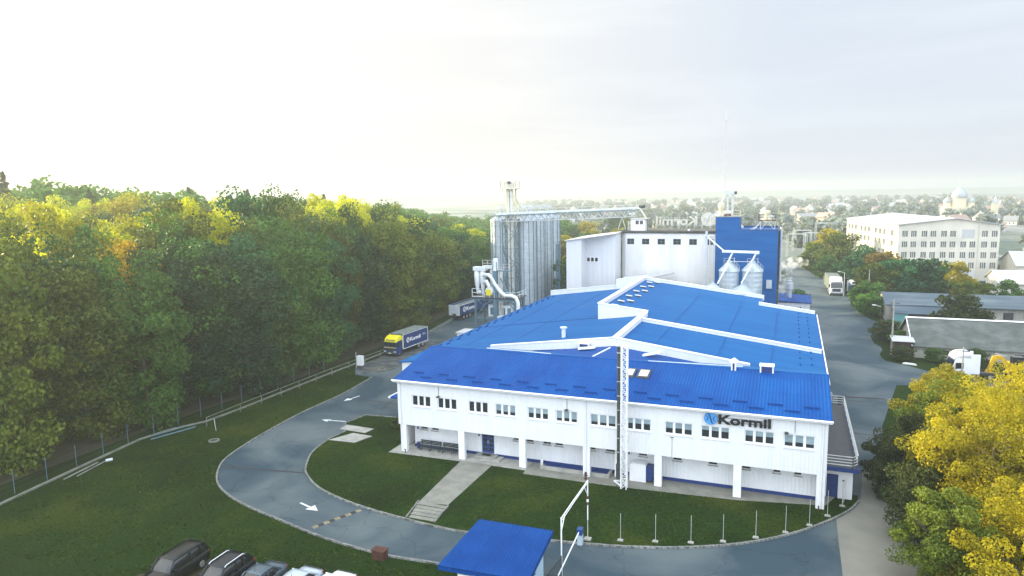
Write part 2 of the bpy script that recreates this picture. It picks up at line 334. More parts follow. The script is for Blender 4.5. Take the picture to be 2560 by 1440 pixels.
def far_mat():
    m = bpy.data.materials.new('patchwork_fields'); m.use_nodes = True; n = m.node_tree.nodes; l = m.node_tree.links; b = n['Principled BSDF']
    b.inputs['Roughness'].default_value = 1.0; b.inputs['Specular IOR Level'].default_value = 0.0
    t = n.new('ShaderNodeTexCoord'); v = n.new('ShaderNodeTexVoronoi'); v.inputs['Scale'].default_value = 0.016; l.new(t.outputs['Object'], v.inputs['Vector'])
    r = n.new('ShaderNodeValToRGB'); E = r.color_ramp.elements; r.color_ramp.interpolation = 'CONSTANT'
    E[0].position = 0; E[0].color = (0.09, 0.12, 0.11, 1); E[1].position = 0.75; E[1].color = (0.24, 0.25, 0.24, 1)  # field colours paled and greyed, distance haze painted in
    for p, c in ((0.25, (0.16, 0.18, 0.16, 1)), (0.45, (0.11, 0.14, 0.12, 1)), (0.6, (0.19, 0.20, 0.18, 1))): E.new(p).color = c
    sx = n.new('ShaderNodeSeparateColor'); l.new(v.outputs['Color'], sx.inputs[0]); l.new(sx.outputs[0], r.inputs[0])
    a = n.new('ShaderNodeTexNoise'); a.inputs['Scale'].default_value = 0.3; a.inputs['Detail'].default_value = 8; l.new(t.outputs['Object'], a.inputs['Vector'])
    mm = n.new('ShaderNodeMix'); mm.data_type = 'RGBA'; mm.blend_type = 'OVERLAY'; mm.inputs[0].default_value = 0.7; l.new(r.outputs[0], mm.inputs[6]); l.new(a.outputs['Fac'], mm.inputs[7])
    l.new(mm.outputs[2], b.inputs['Base Color']); return m
def asphalt_mat():
    m = bpy.data.materials.new('worn_asphalt'); m.use_nodes = True; n = m.node_tree.nodes; l = m.node_tree.links; b = n['Principled BSDF']
    b.inputs['Roughness'].default_value = 0.72; b.inputs['Specular IOR Level'].default_value = 0.35
    t = n.new('ShaderNodeTexCoord')
    def noise(s, d, dist=0):
        q = n.new('ShaderNodeTexNoise'); q.inputs['Scale'].default_value = s; q.inputs['Detail'].default_value = d; q.inputs['Distortion'].default_value = dist; l.new(t.outputs['Object'], q.inputs['Vector']); return q
    a = noise(0.11, 7, 0.6); r = n.new('ShaderNodeValToRGB'); E = r.color_ramp.elements
    E[0].position = 0.40; E[0].color = (0.020, 0.046, 0.066, 1); E[1].position = 0.64; E[1].color = (0.095, 0.120, 0.128, 1)
    l.new(a.outputs[0], r.inputs[0])
    f = noise(14, 4); r2 = n.new('ShaderNodeValToRGB'); r2.color_ramp.elements[0].color = (0.75, 0.75, 0.75, 1); r2.color_ramp.elements[1].color = (1.2, 1.2, 1.2, 1); l.new(f.outputs[0], r2.inputs[0])
    mm = n.new('ShaderNodeMix'); mm.data_type = 'RGBA'; mm.blend_type = 'MULTIPLY'; mm.inputs[0].default_value = 1; l.new(r.outputs[0], mm.inputs[6]); l.new(r2.outputs[0], mm.inputs[7])
    # cracks
    v = n.new('ShaderNodeTexVoronoi'); v.feature = 'DISTANCE_TO_EDGE'; v.inputs['Scale'].default_value = 0.16; d = noise(0.9, 4)
    vm = n.new('ShaderNodeVectorMath'); vm.operation = 'MULTIPLY_ADD'; vm.inputs[1].default_value = (2.0, 2.0, 0); l.new(d.outputs['Color'], vm.inputs[0]); l.new(t.outputs['Object'], vm.inputs[2]); l.new(vm.outputs[0], v.inputs['Vector'])
    cr2 = n.new('ShaderNodeValToRGB'); cr2.color_ramp.elements[0].color = (0.62, 0.62, 0.62, 1); cr2.color_ramp.elements[1].position = 0.012; cr2.color_ramp.elements[1].color = (1, 1, 1, 1); l.new(v.outputs['Distance'], cr2.inputs[0])
    m2 = n.new('ShaderNodeMix'); m2.data_type = 'RGBA'; m2.blend_type = 'MULTIPLY'; m2.inputs[0].default_value = 1; l.new(mm.outputs[2], m2.inputs[6]); l.new(cr2.outputs[0], m2.inputs[7])
    l.new(m2.outputs[2], b.inputs['Base Color'])
    bp = n.new('ShaderNodeBump'); bp.inputs['Strength'].default_value = 0.2; bp.inputs['Distance'].default_value = 0.02; l.new(f.outputs[0], bp.inputs['Height']); l.new(bp.outputs[0], b.inputs['Normal'])
    return m
M['grass'] = ground_mat(); M['far'] = far_mat(); M['asphalt'] = asphalt_mat()
M['old_asphalt'] = mat('broken_patched_asphalt', (0.035, 0.045, 0.05), 0.85, c2=(0.13, 0.14, 0.13), scale=0.7, detail=9, fac=(0.45, 0.75), bump=0.3)
M['concrete_road'] = mat('pale_concrete_road', (0.20, 0.195, 0.165), 0.85, c2=(0.15, 0.15, 0.13), scale=0.3, detail=8, bump=0.1)
M['forest_floor'] = mat('forest_floor', (0.02, 0.022, 0.010), 0.95, c2=(0.04, 0.035, 0.015), scale=0.5, detail=6)

def text_mesh(s, size, extrude=0.02, offset=0.0, spacing=1.0):
    cu = bpy.data.curves.new('lettering', 'FONT'); cu.body = s; cu.size = size; cu.extrude = extrude; cu.offset = offset; cu.space_character = spacing
    o = bpy.data.objects.new('lettering_source', cu); col.objects.link(o)
    dg = bpy.context.evaluated_depsgraph_get(); dg.update()
    me = bpy.data.meshes.new_from_object(o.evaluated_get(dg)); bpy.data.objects.remove(o); return me
def lettering(name, s, origin, udir, vdir, width, height, mt, parent, extrude=0.04, offset=0.018):
    """text stretched to width x height with its lower left at origin, u along udir, v along vdir"""
    me = text_mesh(s, 1.0, extrude, offset)
    xs = [v.co.x for v in me.vertices]; ys = [v.co.y for v in me.vertices]; x0, x1, y0, y1 = min(xs), max(xs), min(ys), max(ys)
    u = Vector(udir).normalized(); v_ = Vector(vdir).normalized(); w = u.cross(v_); o3 = Vector(origin) - base_of(parent)
    for v in me.vertices:
        c = v.co.copy(); v.co = o3 + u * ((c.x - x0) / (x1 - x0) * width) + v_ * ((c.y - y0) / (y1 - y0) * height) + w * c.z
    me.name = name; me.materials.clear(); me.materials.append(mt)
    o = bpy.data.objects.new(name, me); col.objects.link(o); o.parent = parent; return o
def emblem(c, udir, vdir, r, parent, m_disc, m_line, name='emblem', t=0.05):
    u = Vector(udir).normalized(); v = Vector(vdir).normalized(); w = u.cross(v); c = Vector(c)
    P = lambda a, b, d: c + u * a + v * b + w * d
    mb = MB(); n = 36
    vs = [P(r*math.cos(2*math.pi*k/n), r*math.sin(2*math.pi*k/n), 0) for k in range(n)] + [P(r*math.cos(2*math.pi*k/n), r*math.sin(2*math.pi*k/n), t) for k in range(n)]
    mb.add(vs, [tuple(range(n, 2*n))] + [(k, (k+1) % n, n+(k+1) % n, n+k) for k in range(n)]); d = mb.build(name, m_disc, parent)
    ln = MB()
    def arc(pts, w0):
        q = [P(a*r, b*r, t*1.3) for a, b in pts]; ln.tube(q, [w0*r*math.sin(math.pi*(i+0.6)/(len(q)+0.2)) for i in range(len(q))], 6)
    arc([(-0.55+1.1*i/8, 0.75-1.45*i/8+0.35*math.sin(i/8*2*math.pi)) for i in range(9)], 0.10)
    arc([(-0.85+0.5*math.sin(math.pi*i/8), -0.45+1.0*i/8) for i in range(9)], 0.07)
    arc([(0.85-0.45*math.sin(math.pi*i/8), 0.5-1.0*i/8) for i in range(9)], 0.07)
    arc([(-0.3+0.25*i/4, 0.62-0.3*i/4) for i in range(5)], 0.10)
    ln.build('emblem_swirl', m_line, d)
    return d

# ================================================================ TERRAIN, ROADS
def sstep(a, b, x):
    t = max(0.0, min(1.0, (x - a) / (b - a))); return t * t * (3 - 2 * t)
def gz(x, y):
    return 8.5 * sstep(-100, -190, x) * (1 - sstep(120, 240, y)) if x < -100 else 0.0
def struct(o): o['kind'] = 'structure'; return o

def sheet(name, xs, ys, zf, m):
    mb = MB(); nx, ny = len(xs), len(ys)
    mb.add([(x, y, zf(x, y)) for y in ys for x in xs], [(j*nx+i, j*nx+i+1, (j+1)*nx+i+1, (j+1)*nx+i) for j in range(ny-1) for i in range(nx-1)])
    return struct(mb.build(name, m, smooth=True))
# near ground (meadow) with the wooded rise on its left, then the plain out to the horizon
sheet('ground', [-400, -300, -240, -200, -180, -160, -150, -140, -130, -120, -110, -100, -90, -80, -72, -64, -30, 20, 60, 100, 160, 260],
      [-60, 0, 40, 80, 110, 130, 150, 170, 190, 210, 240, 262], gz, M['grass'])
mb = MB()
for a, b in (((-5500, -200), (-400, 262)), ((260, -200), (5500, 262)), ((-5500, 262), (5500, 9000)), ((-400, -200), (260, -60))):
    mb.quad((a[0], a[1], 0), (b[0], a[1], 0), (b[0], b[1], 0), (a[0], b[1], 0))
struct(mb.build('plain', M['far']))

def smooth_path(pts, k=4):
    out = []
    n = len(pts)
    for i in range(n - 1):
        p0 = pts[max(i-1, 0)]; p1 = pts[i]; p2 = pts[i+1]; p3 = pts[min(i+2, n-1)]
        for j in range(k):
            t = j / k
            out.append(tuple(0.5 * ((2*p1[d]) + (-p0[d]+p2[d])*t + (2*p0[d]-5*p1[d]+4*p2[d]-p3[d])*t*t + (-p0[d]+3*p1[d]-3*p2[d]+p3[d])*t**3) for d in (0, 1)))
    return out + [tuple(pts[-1])]
outer = smooth_path([(-53.3, 80.0), (-52.35, 72), (-52.3, 64.2), (-51.7, 57.8), (-50.9, 52.9), (-49.9, 49.3), (-48.3, 46.8), (-46.2, 44.7), (-43.4, 43.1), (-40, 41.9), (-36.4, 41.0), (-32.6, 40.05), (-29.4, 39.5), (-25.8, 39.2), (-23, 39.35), (-19.6, 39.6)])
inner = smooth_path([(-43.7, 57.4), (-43.1, 53.9), (-41.4, 50.7), (-40.0, 49.0), (-37.2, 47.0), (-33.8, 45.7), (-30.5, 44.9), (-27.3, 44.45), (-24, 44.1), (-21.3, 44.15), (-15.7, 45.0), (-13.4, 45.4), (-10.5, 45.95), (-6.6, 47.2), (-2.7, 49.2), (0.5, 51.8), (3.0, 54.7), (4.8, 57.4), (5.6, 59.4)])
asph = outer + [(-19.3, 20), (9.0, 20), (9.0, 60), (9.5, 80), (13, 98), (21, 100), (27, 101), (27, 105.5), (17.9, 106.9), (15.8, 109.3), (13.3, 111.4), (12.9, 113.5), (12.9, 116.1), (13.6, 119),
        (13.6, 121.4), (12.9, 124), (12.9, 130), (14.5, 137), (17.4, 140.8), (14.7, 146), (13, 155), (12.6, 165), (13.6, 175), (11.7, 191), (6.8, 216), (3.9, 238), (1, 262),
        (-3, 262), (-1, 216), (-3, 180), (-66, 180), (-67, 150), (-64, 125), (-61.2, 108), (-59.6, 98), (-59.0, 90), (-59.2, 84.5), (-56.5, 80.6)]
def tri_poly(name, poly, z, m):
    # polygon filled through a curve so that concave outlines come out right
    cu = bpy.data.curves.new(name, 'CURVE'); cu.dimensions = '2D'; cu.fill_mode = 'BOTH'
    sp = cu.splines.new('POLY'); sp.points.add(len(poly) - 1); sp.use_cyclic_u = True
    for i, p in enumerate(poly): sp.points[i].co = (p[0], p[1], 0, 1)
    o = bpy.data.objects.new(name, cu); col.objects.link(o); dg = bpy.context.evaluated_depsgraph_get(); dg.update()
    me = bpy.data.meshes.new_from_object(o.evaluated_get(dg)); bpy.data.objects.remove(o)
    for v in me.vertices: v.co.z = z
    up = sum(p.normal.z * p.area for p in me.polygons)
    if up < 0: me.flip_normals()
    me.name = name; me.materials.clear(); me.materials.append(m)
    q = bpy.data.objects.new(name, me); col.objects.link(q); return struct(q)
tri_poly('road', asph, 0.012, M['asphalt'])
tri_poly('concrete_road', [(3.9, 58.0), (3.85, 52), (3.8, 40), (3.8, 20), (9.0, 20), (9.0, 60), (9.2, 70), (6.5, 66), (5.9, 60)], 0.018, M['concrete_road'])
tri_poly('worn_yard', [(-59.1, 88), (-58.9, 96), (-57, 104), (-54, 107), (-50, 104), (-51, 97), (-52.5, 90), (-52.9, 84), (-55.5, 81.2), (-58.8, 84)], 0.019, M['old_asphalt'])
lawn = inner + [(5.75, 60.5), (4.4, 60.5), (3.2, 57.6), (-3.4, 56.3), (-13.3, 55.6), (-21.6, 55.5), (-21.7, 56.3), (-28.2, 56.3), (-35.9, 56.1), (-35.9, 59), (-35.3, 59.3), (-35.3, 65.9), (-40.5, 65.6), (-44.5, 65.2), (-45.1, 62.2), (-43.5, 60.0)]
tri_poly('lawn', lawn, 0.11, M['grass'])
def strip(name, pts, w, z0, z1, m, side=1):
    mb = MB(); n = len(pts); L = []
    for i in range(n):
        a = Vector(pts[max(i-1, 0)]); b = Vector(pts[min(i+1, n-1)]); d = (b - a).normalized(); nn = Vector((-d.y, d.x)) * side
        p = Vector(pts[i]); L.append((p, p + nn * w))
    for (a, b), (c, d) in zip(L[:-1], L[1:]):
        mb.quad((a.x,a.y,z1), (c.x,c.y,z1), (d.x,d.y,z1), (b.x,b.y,z1)); mb.quad((a.x,a.y,z0), (c.x,c.y,z0), (c.x,c.y,z1), (a.x,a.y,z1)); mb.quad((b.x,b.y,z1), (d.x,d.y,z1), (d.x,d.y,z0), (b.x,b.y,z0))
    for a, b in (L[0], L[-1]): mb.quad((a.x,a.y,z0), (b.x,b.y,z0), (b.x,b.y,z1), (a.x,a.y,z1))
    return mb.build(name, m)
struct(strip('kerb', [(-40.5, 65.7), (-44.55, 65.3), (-45.1, 62.15), (-43.5, 60.0)] + inner, 0.16, 0.0, 0.15, M['kerb'], -1))
struct(strip('kerb', outer, 0.16, 0.0, 0.13, M['kerb'], -1))
struct(strip('kerb', [(-35.3, 65.9), (-40.5, 65.75)], 0.2, 0.0, 0.3, M['concrete'], -1))
# concrete apron under the overhang, the block-paved path and its steps
mb = MB(); mb.prism([(-35.9, 56.1), (-28.2, 56.3), (-21.7, 56.3), (-21.7, 58.6), (-34.2, 58.6), (-34.2, 62), (-35.9, 62)], 0.0, 0.135); struct(mb.build('concrete_apron', M['concrete']))
mb = MB(); mb.prism([(-21.69, 56.3), (-21.6, 55.5), (-13.3, 55.6), (-3.4, 56.3), (3.2, 57.6), (4.4, 60.5), (4.4, 61), (-21.69, 58.6)], 0.0, 0.135); struct(mb.build('paved_apron', M['paving']))
mb = MB(); mb.prism([(-27.55, 47.15), (-25.05, 47.6), (-25.0, 56.4), (-28.2, 56.4)], 0.05, 0.14); struct(mb.build('path', M['paving']))
st = empty('garden_steps', (-26, 46, 0), 'five shallow pale steps leading from the road kerb up to the paved path', 'steps')
for i in range(5):
    y0 = 44.62 + i * 0.52; z = 0.03 + i * 0.028; sx = -27.0 - i * 0.11
    MB().box((sx, y0, 0.0), (-24.8, y0 + 0.44, z + 0.10)).build('step', M['paving'], st)
    MB().box((sx, y0 + 0.44, 0.0), (-24.8, y0 + 0.52, z)).build('riser', M['drain'], st)
mb = MB()
for s in (-1, 1):
    x = -27.2 if s < 0 else -24.72
    mb = MB(); mb.add([(x, 44.5, 0.0), (x + 0.12, 44.5, 0.0), (x + 0.12 - (0.5 if s < 0 else 0.3), 47.4, 0.0), (x - (0.5 if s < 0 else 0.3), 47.4, 0.0), (x, 44.5, 0.2), (x + 0.12, 44.5, 0.2), (x + 0.12 - (0.5 if s < 0 else 0.3), 47.4, 0.24), (x - (0.5 if s < 0 else 0.3), 47.4, 0.24)],
           [(3,2,1,0),(4,5,6,7),(0,1,5,4),(1,2,6,5),(2,3,7,6),(3,0,4,7)]); mb.build('border', M['kerb'], st)
# markings, drains, hump
def flat(name, pts, z, m): return struct(MB().quad(*[(x, y, z) for x, y in pts]).build(name, m))
def arrow(c, ang, L=2.4, W=0.95):
    u = Vector((math.cos(ang), math.sin(ang))); v = Vector((-u.y, u.x)); c = Vector(c)
    P = lambda a, b: (*(c + u * a + v * b), 0.026)
    mb = MB(); mb.quad(P(-L/2, -.09), P(L/2-1.0, -.09), P(L/2-1.0, .09), P(-L/2, .09)); mb.add([P(L/2-1.05, -W/2), P(L/2, 0), P(L/2-1.05, W/2)], [(0, 1, 2)])
    return struct(mb.build('road_marking', M['marking']))
arrow((-35.7, 43.65), math.atan2(-0.75, 2.4))
arrow((-50.2, 70.6), math.atan2(-1.0, -0.25), 2.6)
mb = MB(); c = Vector((-46.3, 62.3)); mb.quad(*[(x, y, .026) for x, y in ((-47.8, 62.6), (-45.6, 62.9), (-45.6, 62.72), (-47.8, 62.42))]); mb.add([(-47.6, 62.9, .026), (-48.6, 62.45, .026), (-47.6, 62.1, .026)], [(0, 1, 2)]); struct(mb.build('road_marking', M['marking']))
for a, b, n in (((-49.1, 47.9), (-40.4, 49.3), 'drain_channel'), ((5.6, 88.9), (12.2, 89.1), 'drain_channel'), ((5.8, 77.0), (9.2, 76.6), 'drain_channel'), ((-51.9, 70.9), (-35.6, 69.6), 'drain_channel')):
    d = (Vector(b) - Vector(a)).normalized(); nn = Vector((-d.y, d.x)) * 0.11
    flat(n, [Vector(a) - nn, Vector(b) - nn, Vector(b) + nn, Vector(a) + nn], 0.024, M['drain'])
hp_ = empty('speed_hump', (-32.3, 42.7, 0), 'yellow and black striped rubber speed hump lying across the curved road', 'speed hump')
for i in range(9):
    a = Vector((-33.15, 40.75)).lerp(Vector((-31.4, 44.6)), i / 9); b = Vector((-33.15, 40.75)).lerp(Vector((-31.4, 44.6)), (i + 1) / 9); d = (b - a).normalized(); nn = Vector((-d.y, d.x))
    mb = MB(); q = [a - nn*.22, a - nn*.1, a + nn*.1, a + nn*.22]; r_ = [b - nn*.22, b - nn*.1, b + nn*.1, b + nn*.22]; zz = (0.013, 0.07, 0.07, 0.013)
    mb.add([(*q[k], zz[k]) for k in range(4)] + [(*r_[k], zz[k]) for k in range(4)], [(0,1,5,4),(1,2,6,5),(2,3,7,6),(3,2,1,0),(4,5,6,7)])
    mb.build('rubber_segment', M['hump_k' if i % 2 else 'hump_y'], hp_)
# small concrete slabs by the left lawn corner, manholes, patches
mb = MB(); mb.prism([(-43.6, 57.0), (-42.4, 59.6), (-39.9, 59.4), (-40.6, 57.2)], 0.05, 0.15); mb.prism([(-44.5, 60.2), (-41.2, 60.0), (-41.0, 61.4), (-44.6, 61.6)], 0.05, 0.17); struct(mb.build('concrete_pad', M['concrete']))
def manhole(x, y, label, z=0.02):
    o = MB().lathe([(0.0, 0.10), (0.36, 0.10), (0.36, 0.0)], (x, y, z), 20).build('manhole_cover', M['drain'])
    r = MB().lathe([(0.36, 0.11), (0.55, 0.11), (0.55, 0.0)], (x, y, z), 20).build('concrete_ring', M['rail'], o); r.location = (0, 0, 0)
    return tag(o, label, 'manhole cover')
manhole(-55.0, 53.0, 'round manhole with concrete ring in the grass left of the curved road')
manhole(-54.4, 84.2, 'round manhole in the broken asphalt in front of the yellow and blue truck')
# old bitumen patches on the yard by the worn area
tri_poly('road_patch', [(-57.6, 84.2), (-55.6, 86.0), (-53.3, 85.3), (-54.6, 82.4)], 0.022, M['bitumen'])
tri_poly('road_patch', [(-52.6, 94), (-48.8, 95), (-48.4, 97.6), (-52, 97.4)], 0.022, M['bitumen'])
tri_poly('forest_ground', [(-64.6, 20), (-64.6, 60), (-63, 75), (-63, 98), (-66, 125), (-70, 150), (-73, 180), (-90, 200), (-90, 20)], 0.006, M['forest_floor'])

# ================================================================ OFFICE WING
YF = 56.8
of = empty('office_building', (-16, 60, 0), 'long white two storey office wing with ribbed blue roof and company lettering above the lawn', 'office building')
wx = [(-33.5,-31.45),(-30.72,-28.68),(-27.48,-25.46),(-24.76,-22.72),(-21.58,-19.58),(-18.92,-16.9),(-15.77,-13.45),(-12.65,-10.47),(-9.33,-7.04),(-6.4,-4.11),(-3.0,-0.72),(-0.05,2.24)]
WZ0, WZ1 = 4.84, 5.93
mb = MB(); wall_holes(mb, -35.05, 3.12, 2.87, 7.32, [(a, b, WZ0, WZ1) for a, b in wx], YF, 0.16)
mb.quad((-35.05, YF, 2.87), (-35.05, 58.4, 2.87), (3.12, 58.4, 2.87), (3.12, YF, 2.87))          # soffit
wall = mb.build('wall', M['white_clad'], of)
mb = MB()
for x, s in ((-35.05, 0), (3.12, 1)):
    p = [(x, YF, 2.87), (x, 58.4, 2.87), (x, 58.4, 0), (x, 70.9, 0), (x, 70.9, 7.55), (x, 64.4, 8.85), (x, YF, 7.3)]
    MB().quad(*(p if s else p[::-1])).build('gable_wall', M['white_clad_y'], of)
blinds = [0, 0, 0, .68, .52, .72, .75, .45, .55, .38, .45, .68]
for i, (a, b) in enumerate(wx):
    fr = MB(); y = YF + 0.10; n = 3; t = 0.09
    fr.box((a, y, WZ0), (b, y+.05, WZ0+t)); fr.box((a, y, WZ1-t), (b, y+.05, WZ1))
    fr.box((a, y, WZ0+t), (a+t, y+.05, WZ1-t)); fr.box((b-t, y, WZ0+t), (b, y+.05, WZ1-t))
    w = (b - a) / 3
    for k in (1, 2): fr.box((a+w*k-.10, y, WZ0+t), (a+w*k+.10, y+.05, WZ1-t))
    f = fr.build('window', M['white'], of)
    MB().box((a, y+.03, WZ0), (b, y+.06, WZ1)).build('pane', M['glass'], f)
    MB().box((a-.04, YF-.07, WZ0-.06), (b+.04, YF+.1, WZ0-.003)).build('sill', M['white'], f)
    if blinds[i]:
        mb = MB()
        for k in range(3):
            x0 = a + w*k + (t if k == 0 else .10); x1 = a + w*(k+1) - (t if k == 2 else .10); h = blinds[i] * (1 if (i+k) % 3 else .93)
            mb.box((x0, y+.018, WZ1-t-(WZ1-WZ0-2*t)*h), (x1, y+.029, WZ1-t))
        mb.build('blind', M['blind'], f)
# roof: ribbed front slope, narrow back slope
mb = MB(); mb.slab([(-35.35, 56.42, 7.36), (3.38, 56.42, 7.36), (3.38, 64.4, 9.0), (-35.35, 64.4, 9.0)], 0.12); roof = mb.build('roof', M['roof_rib'], of)
MB().slab([(-35.35, 64.404, 9.0), (3.38, 64.404, 9.0), (3.38, 70.9, 7.7), (-35.35, 70.9, 7.7)], 0.12).build('roof_back_slope', M['roof_mem'], of)
MB().prof([(64.2, 8.975), (64.4, 9.05), (64.6, 8.975)], 'x', -35.37, 3.4).build('ridge_cap', M['roof_rib'], of)
mb = MB(); mb.slab([(-35.37, 60.3, 8.165), (3.4, 60.3, 8.165), (3.4, 60.36, 8.178), (-35.37, 60.36, 8.178)], 0.02); mb.build('roof_lap', M['roof_seam'], of)
for row, (y, x0) in enumerate(((57.3, -32.7), (58.15, -34.0))):
    z = 7.36 + (y - 56.42) * 1.64 / 7.98
    for k in range(14):
        x = x0 + 2.72 * k
        if x > 2.4: break
        g = MB(); g.slab([(x, y, z+.16), (x+1.15, y, z+.16), (x+1.15, y+.05, z+.17), (x, y+.05, z+.17)], .13)
        for q in (.1, .55, 1.0): g.bar((x+q, y, z+.12), (x+q, y+.3, z+.08), .04)
        g.build('snow_guard', M['roof_seam'], of)
mb = MB(); mb.tube([(-35.4, 56.36, 7.33), (3.43, 56.36, 7.33)], .085, 8); mb.box((-35.36, 56.43, 7.14), (3.39, 56.5, 7.30)); mb.build('gutter', M['white'], of)
for x in (-34.75, -16.15, 2.78):
    MB().tube([(x, 56.4, 7.3), (x, 56.42, 7.15), (x, 56.72, 6.95), (x, 56.72, 2.9), (x, 56.75, 0.2)], .055, 8).build('downpipe', M['white'], of)
for x in (-30.55, -17.85, 0.15):
    a = MB(); a.bar((x+.6 if x > 0 else x, 56.78, 7.1), (x+.6 if x > 0 else x, 56.78, 6.05), .03); a.box((x-.14, 56.5, 5.98), (x+.14, 56.76, 6.1)); a.build('floodlight', M['dark'], of)
mb = MB(); mb.bar((-8.7, 56.77, 4.6), (-8.7, 56.77, 2.9), .02); mb.bar((-8.85, 56.76, 4.6), (-8.55, 56.76, 4.6), .04); mb.build('antenna_cable', M['dark'], of)
for x in (-34.55, -28.3, -22.15, -16.1, -9.85, -3.45, 2.75):
    MB().box((x-.31, YF+.004, 0.0), (x+.31, YF+.42, 2.866)).build('column', M['white'], of)
MB().box((-13.75, 57.6, 0), (-13.35, 58.3, 2.866)).build('pier', M['white'], of)
# recessed ground floor
sw = [(-33.55,-32.72),(-32.35,-31.55),(-23.64,-22.9),(-22.37,-21.6),(-20.69,-19.91),(-19.54,-18.76),(-16.45,-15.7),(-14.79,-13.92),(-11.83,-11.05),(-8.86,-8.08),(-5.9,-5.14),(-3.21,-2.51),(-0.78,-0.19),(0.81,1.41)]
YG = 58.4
mb = MB(); wall_holes(mb, -34.2, 2.6, 0.42, 2.87, [(a, b, 1.97, 2.5) for a, b in sw] + [(-26.9, -25.58, 0.42, 2.45)], YG, 0.18)
mb.quad((-34.2, 58.4, 0), (-34.2, 62, 0), (-34.2, 62, 2.87), (-34.2, 58.4, 2.87)[:3]); mb.build('ground_floor_wall', M['white_clad'], of)
mb = MB(); mb.box((-34.24, YG-.03, 0), (-26.95, YG+.2, .415)); mb.box((-25.53, YG-.03, 0), (2.62, YG+.2, .415)); mb.build('plinth', M['blue_dark'], of)
for a, b in sw:
    f = MB(); f.box((a, YG+.1, 1.97), (b, YG+.14, 2.03)); f.box((a, YG+.1, 2.44), (b, YG+.14, 2.5)); f.box((a, YG+.1, 2.03), (a+.05, YG+.14, 2.44)); f.box((b-.05, YG+.1, 2.03), (b, YG+.14, 2.44))
    w = f.build('basement_window', M['white'], of); MB().box((a, YG+.12, 1.97), (b, YG+.16, 2.5)).build('pane', M['glass'], w)
    MB().box((a-.05, YG-.05, 1.9), (b+.05, YG+.06, 1.965)).build('sill', M['concrete'], w)
d = MB().box((-26.88, YG+.06, .42), (-26.255, YG+.11, 2.44)).box((-26.225, YG+.06, .42), (-25.6, YG+.11, 2.44)).build('door', M['blue_door'], of)
mb = MB()
for x in (-26.74, -26.12):
    for k in range(4): mb.box((x, YG+.045, .62+k*.44), (x+.38, YG+.075, .92+k*.44))
mb.build('door_pane', M['glass'], d)
MB().box((-26.30, YG+.0, 1.35), (-26.27, YG+.05, 1.65)).box((-26.21, YG+.0, 1.35), (-26.18, YG+.05, 1.65)).build('handle', M['steel'], d)
mb = MB(); mb.box((-26.98, YG-.05, .42), (-26.89, YG+.12, 2.5)); mb.box((-25.59, YG-.05, .42), (-25.5, YG+.12, 2.5)); mb.build('door_surround', M['white'], of)
mb = MB(); mb.box((-27.3, 57.45, .1), (-25.2, YG-.05, .38)); mb.box((-27.5, 57.1, .1), (-24.6, 57.44, .25)); mb.box((-25.19, 57.45, .1), (-24.6, YG-.05, .25)); ds = mb.build('doorstep', M['concrete'], of)
MB().box((-26.7, 57.75, .382), (-25.8, 58.2, .40)).build('doormat', M['rubber'], of)
mb = MB(); mb.box((-27.25, YG-.06, 2.0), (-27.1, YG-.02, 2.2)); mb.box((-33.9, YG-.05, 1.95), (-33.75, YG-.02, 2.2)); mb.box((-12.75, YG-.1, 2.05), (-12.6, YG-.02, 2.35)); mb.build('wall_box', M['blue_door'], of)
# basement stairwell: low concrete wall with a blue painted inside
mb = MB(); mb.box((-20.5, 57.0, .1), (-14.1, 57.25, .42)); mb.box((-14.33, 57.25, .1), (-14.1, 58.3, .42)); mb.build('stairwell_parapet', M['concrete'], of)
MB().box((-20.4, 57.27, .138), (-14.35, 58.32, .16)).box((-15.5, 57.28, .161), (-15.42, 58.3, .26)).build('stairwell', M['blue_dark'], of)
# lettering and emblem high on the wall
emblem((-5.62, YF-.14, 6.62), (1,0,0), (0,0,1), .53, of, M['emblem'], M['blue_dark'], t=.06)
lettering('sign_lettering', 'Kormil', (-5.0, YF-.14, 6.22), (1,0,0), (0,0,1), 3.98, .78, M['black'], of, extrude=.045, offset=.028)
mb = MB(); mb.bar((-5.2, YF-.06, 6.42), (-1.0, YF-.06, 6.42), .03); mb.bar((-5.2, YF-.06, 6.75), (-1.0, YF-.06, 6.75), .03); mb.build('sign_rail', M['dark'], of)
# roof windows, roof hatches, vents
def on_roof(x, y): return 7.36 + (y - 56.42) * 1.64 / 7.98
for x0, x1 in ((-13.75, -12.85), (-12.62, -11.5)):
    y0, y1 = 60.9, 62.6; z0, z1 = on_roof(0, y0), on_roof(0, y1)
    f = MB().slab([(x0, y0, z0+.12), (x1, y0, z0+.12), (x1, y1, z1+.12), (x0, y1, z1+.12)], .15).build('roof_window', M['dark'], of)
    MB().slab([(x0+.16, y0+.28, z0+.19), (x1-.16, y0+.28, z0+.19), (x1-.16, y1-.2, z1+.09), (x0+.16, y1-.2, z1+.09)], .03).build('pane', M['glass_sky'], f)
def roof_hatch(x, y, z, w, h, par, gab=False):
    a = MB(); a.box((x-w/2, y, z), (x-w/2+.12, y+.35, z+h)); a.box((x+w/2-.12, y, z), (x+w/2, y+.35, z+h)); a.box((x-w/2-.05, y-.05, z+h), (x+w/2+.05, y+.9, z+h+.1))
    if gab: a.prof([(x-w/2-.12, z+h+.1), (x+w/2+.12, z+h+.1), (x, z+h+.32)], 'y', y-.05, y+.9)
    o = a.build('vent_housing', M['white'], par); MB().box((x-w/2+.12, y+.06, z), (x+w/2-.12, y+.8, z+h)).build('louvre', M['blue_dark'], o)
roof_hatch(-4.45, 63.9, 8.85, .42, .72, of, True)
roof_hatch(-1.65, 63.9, 8.85, 1.15, .62, of)
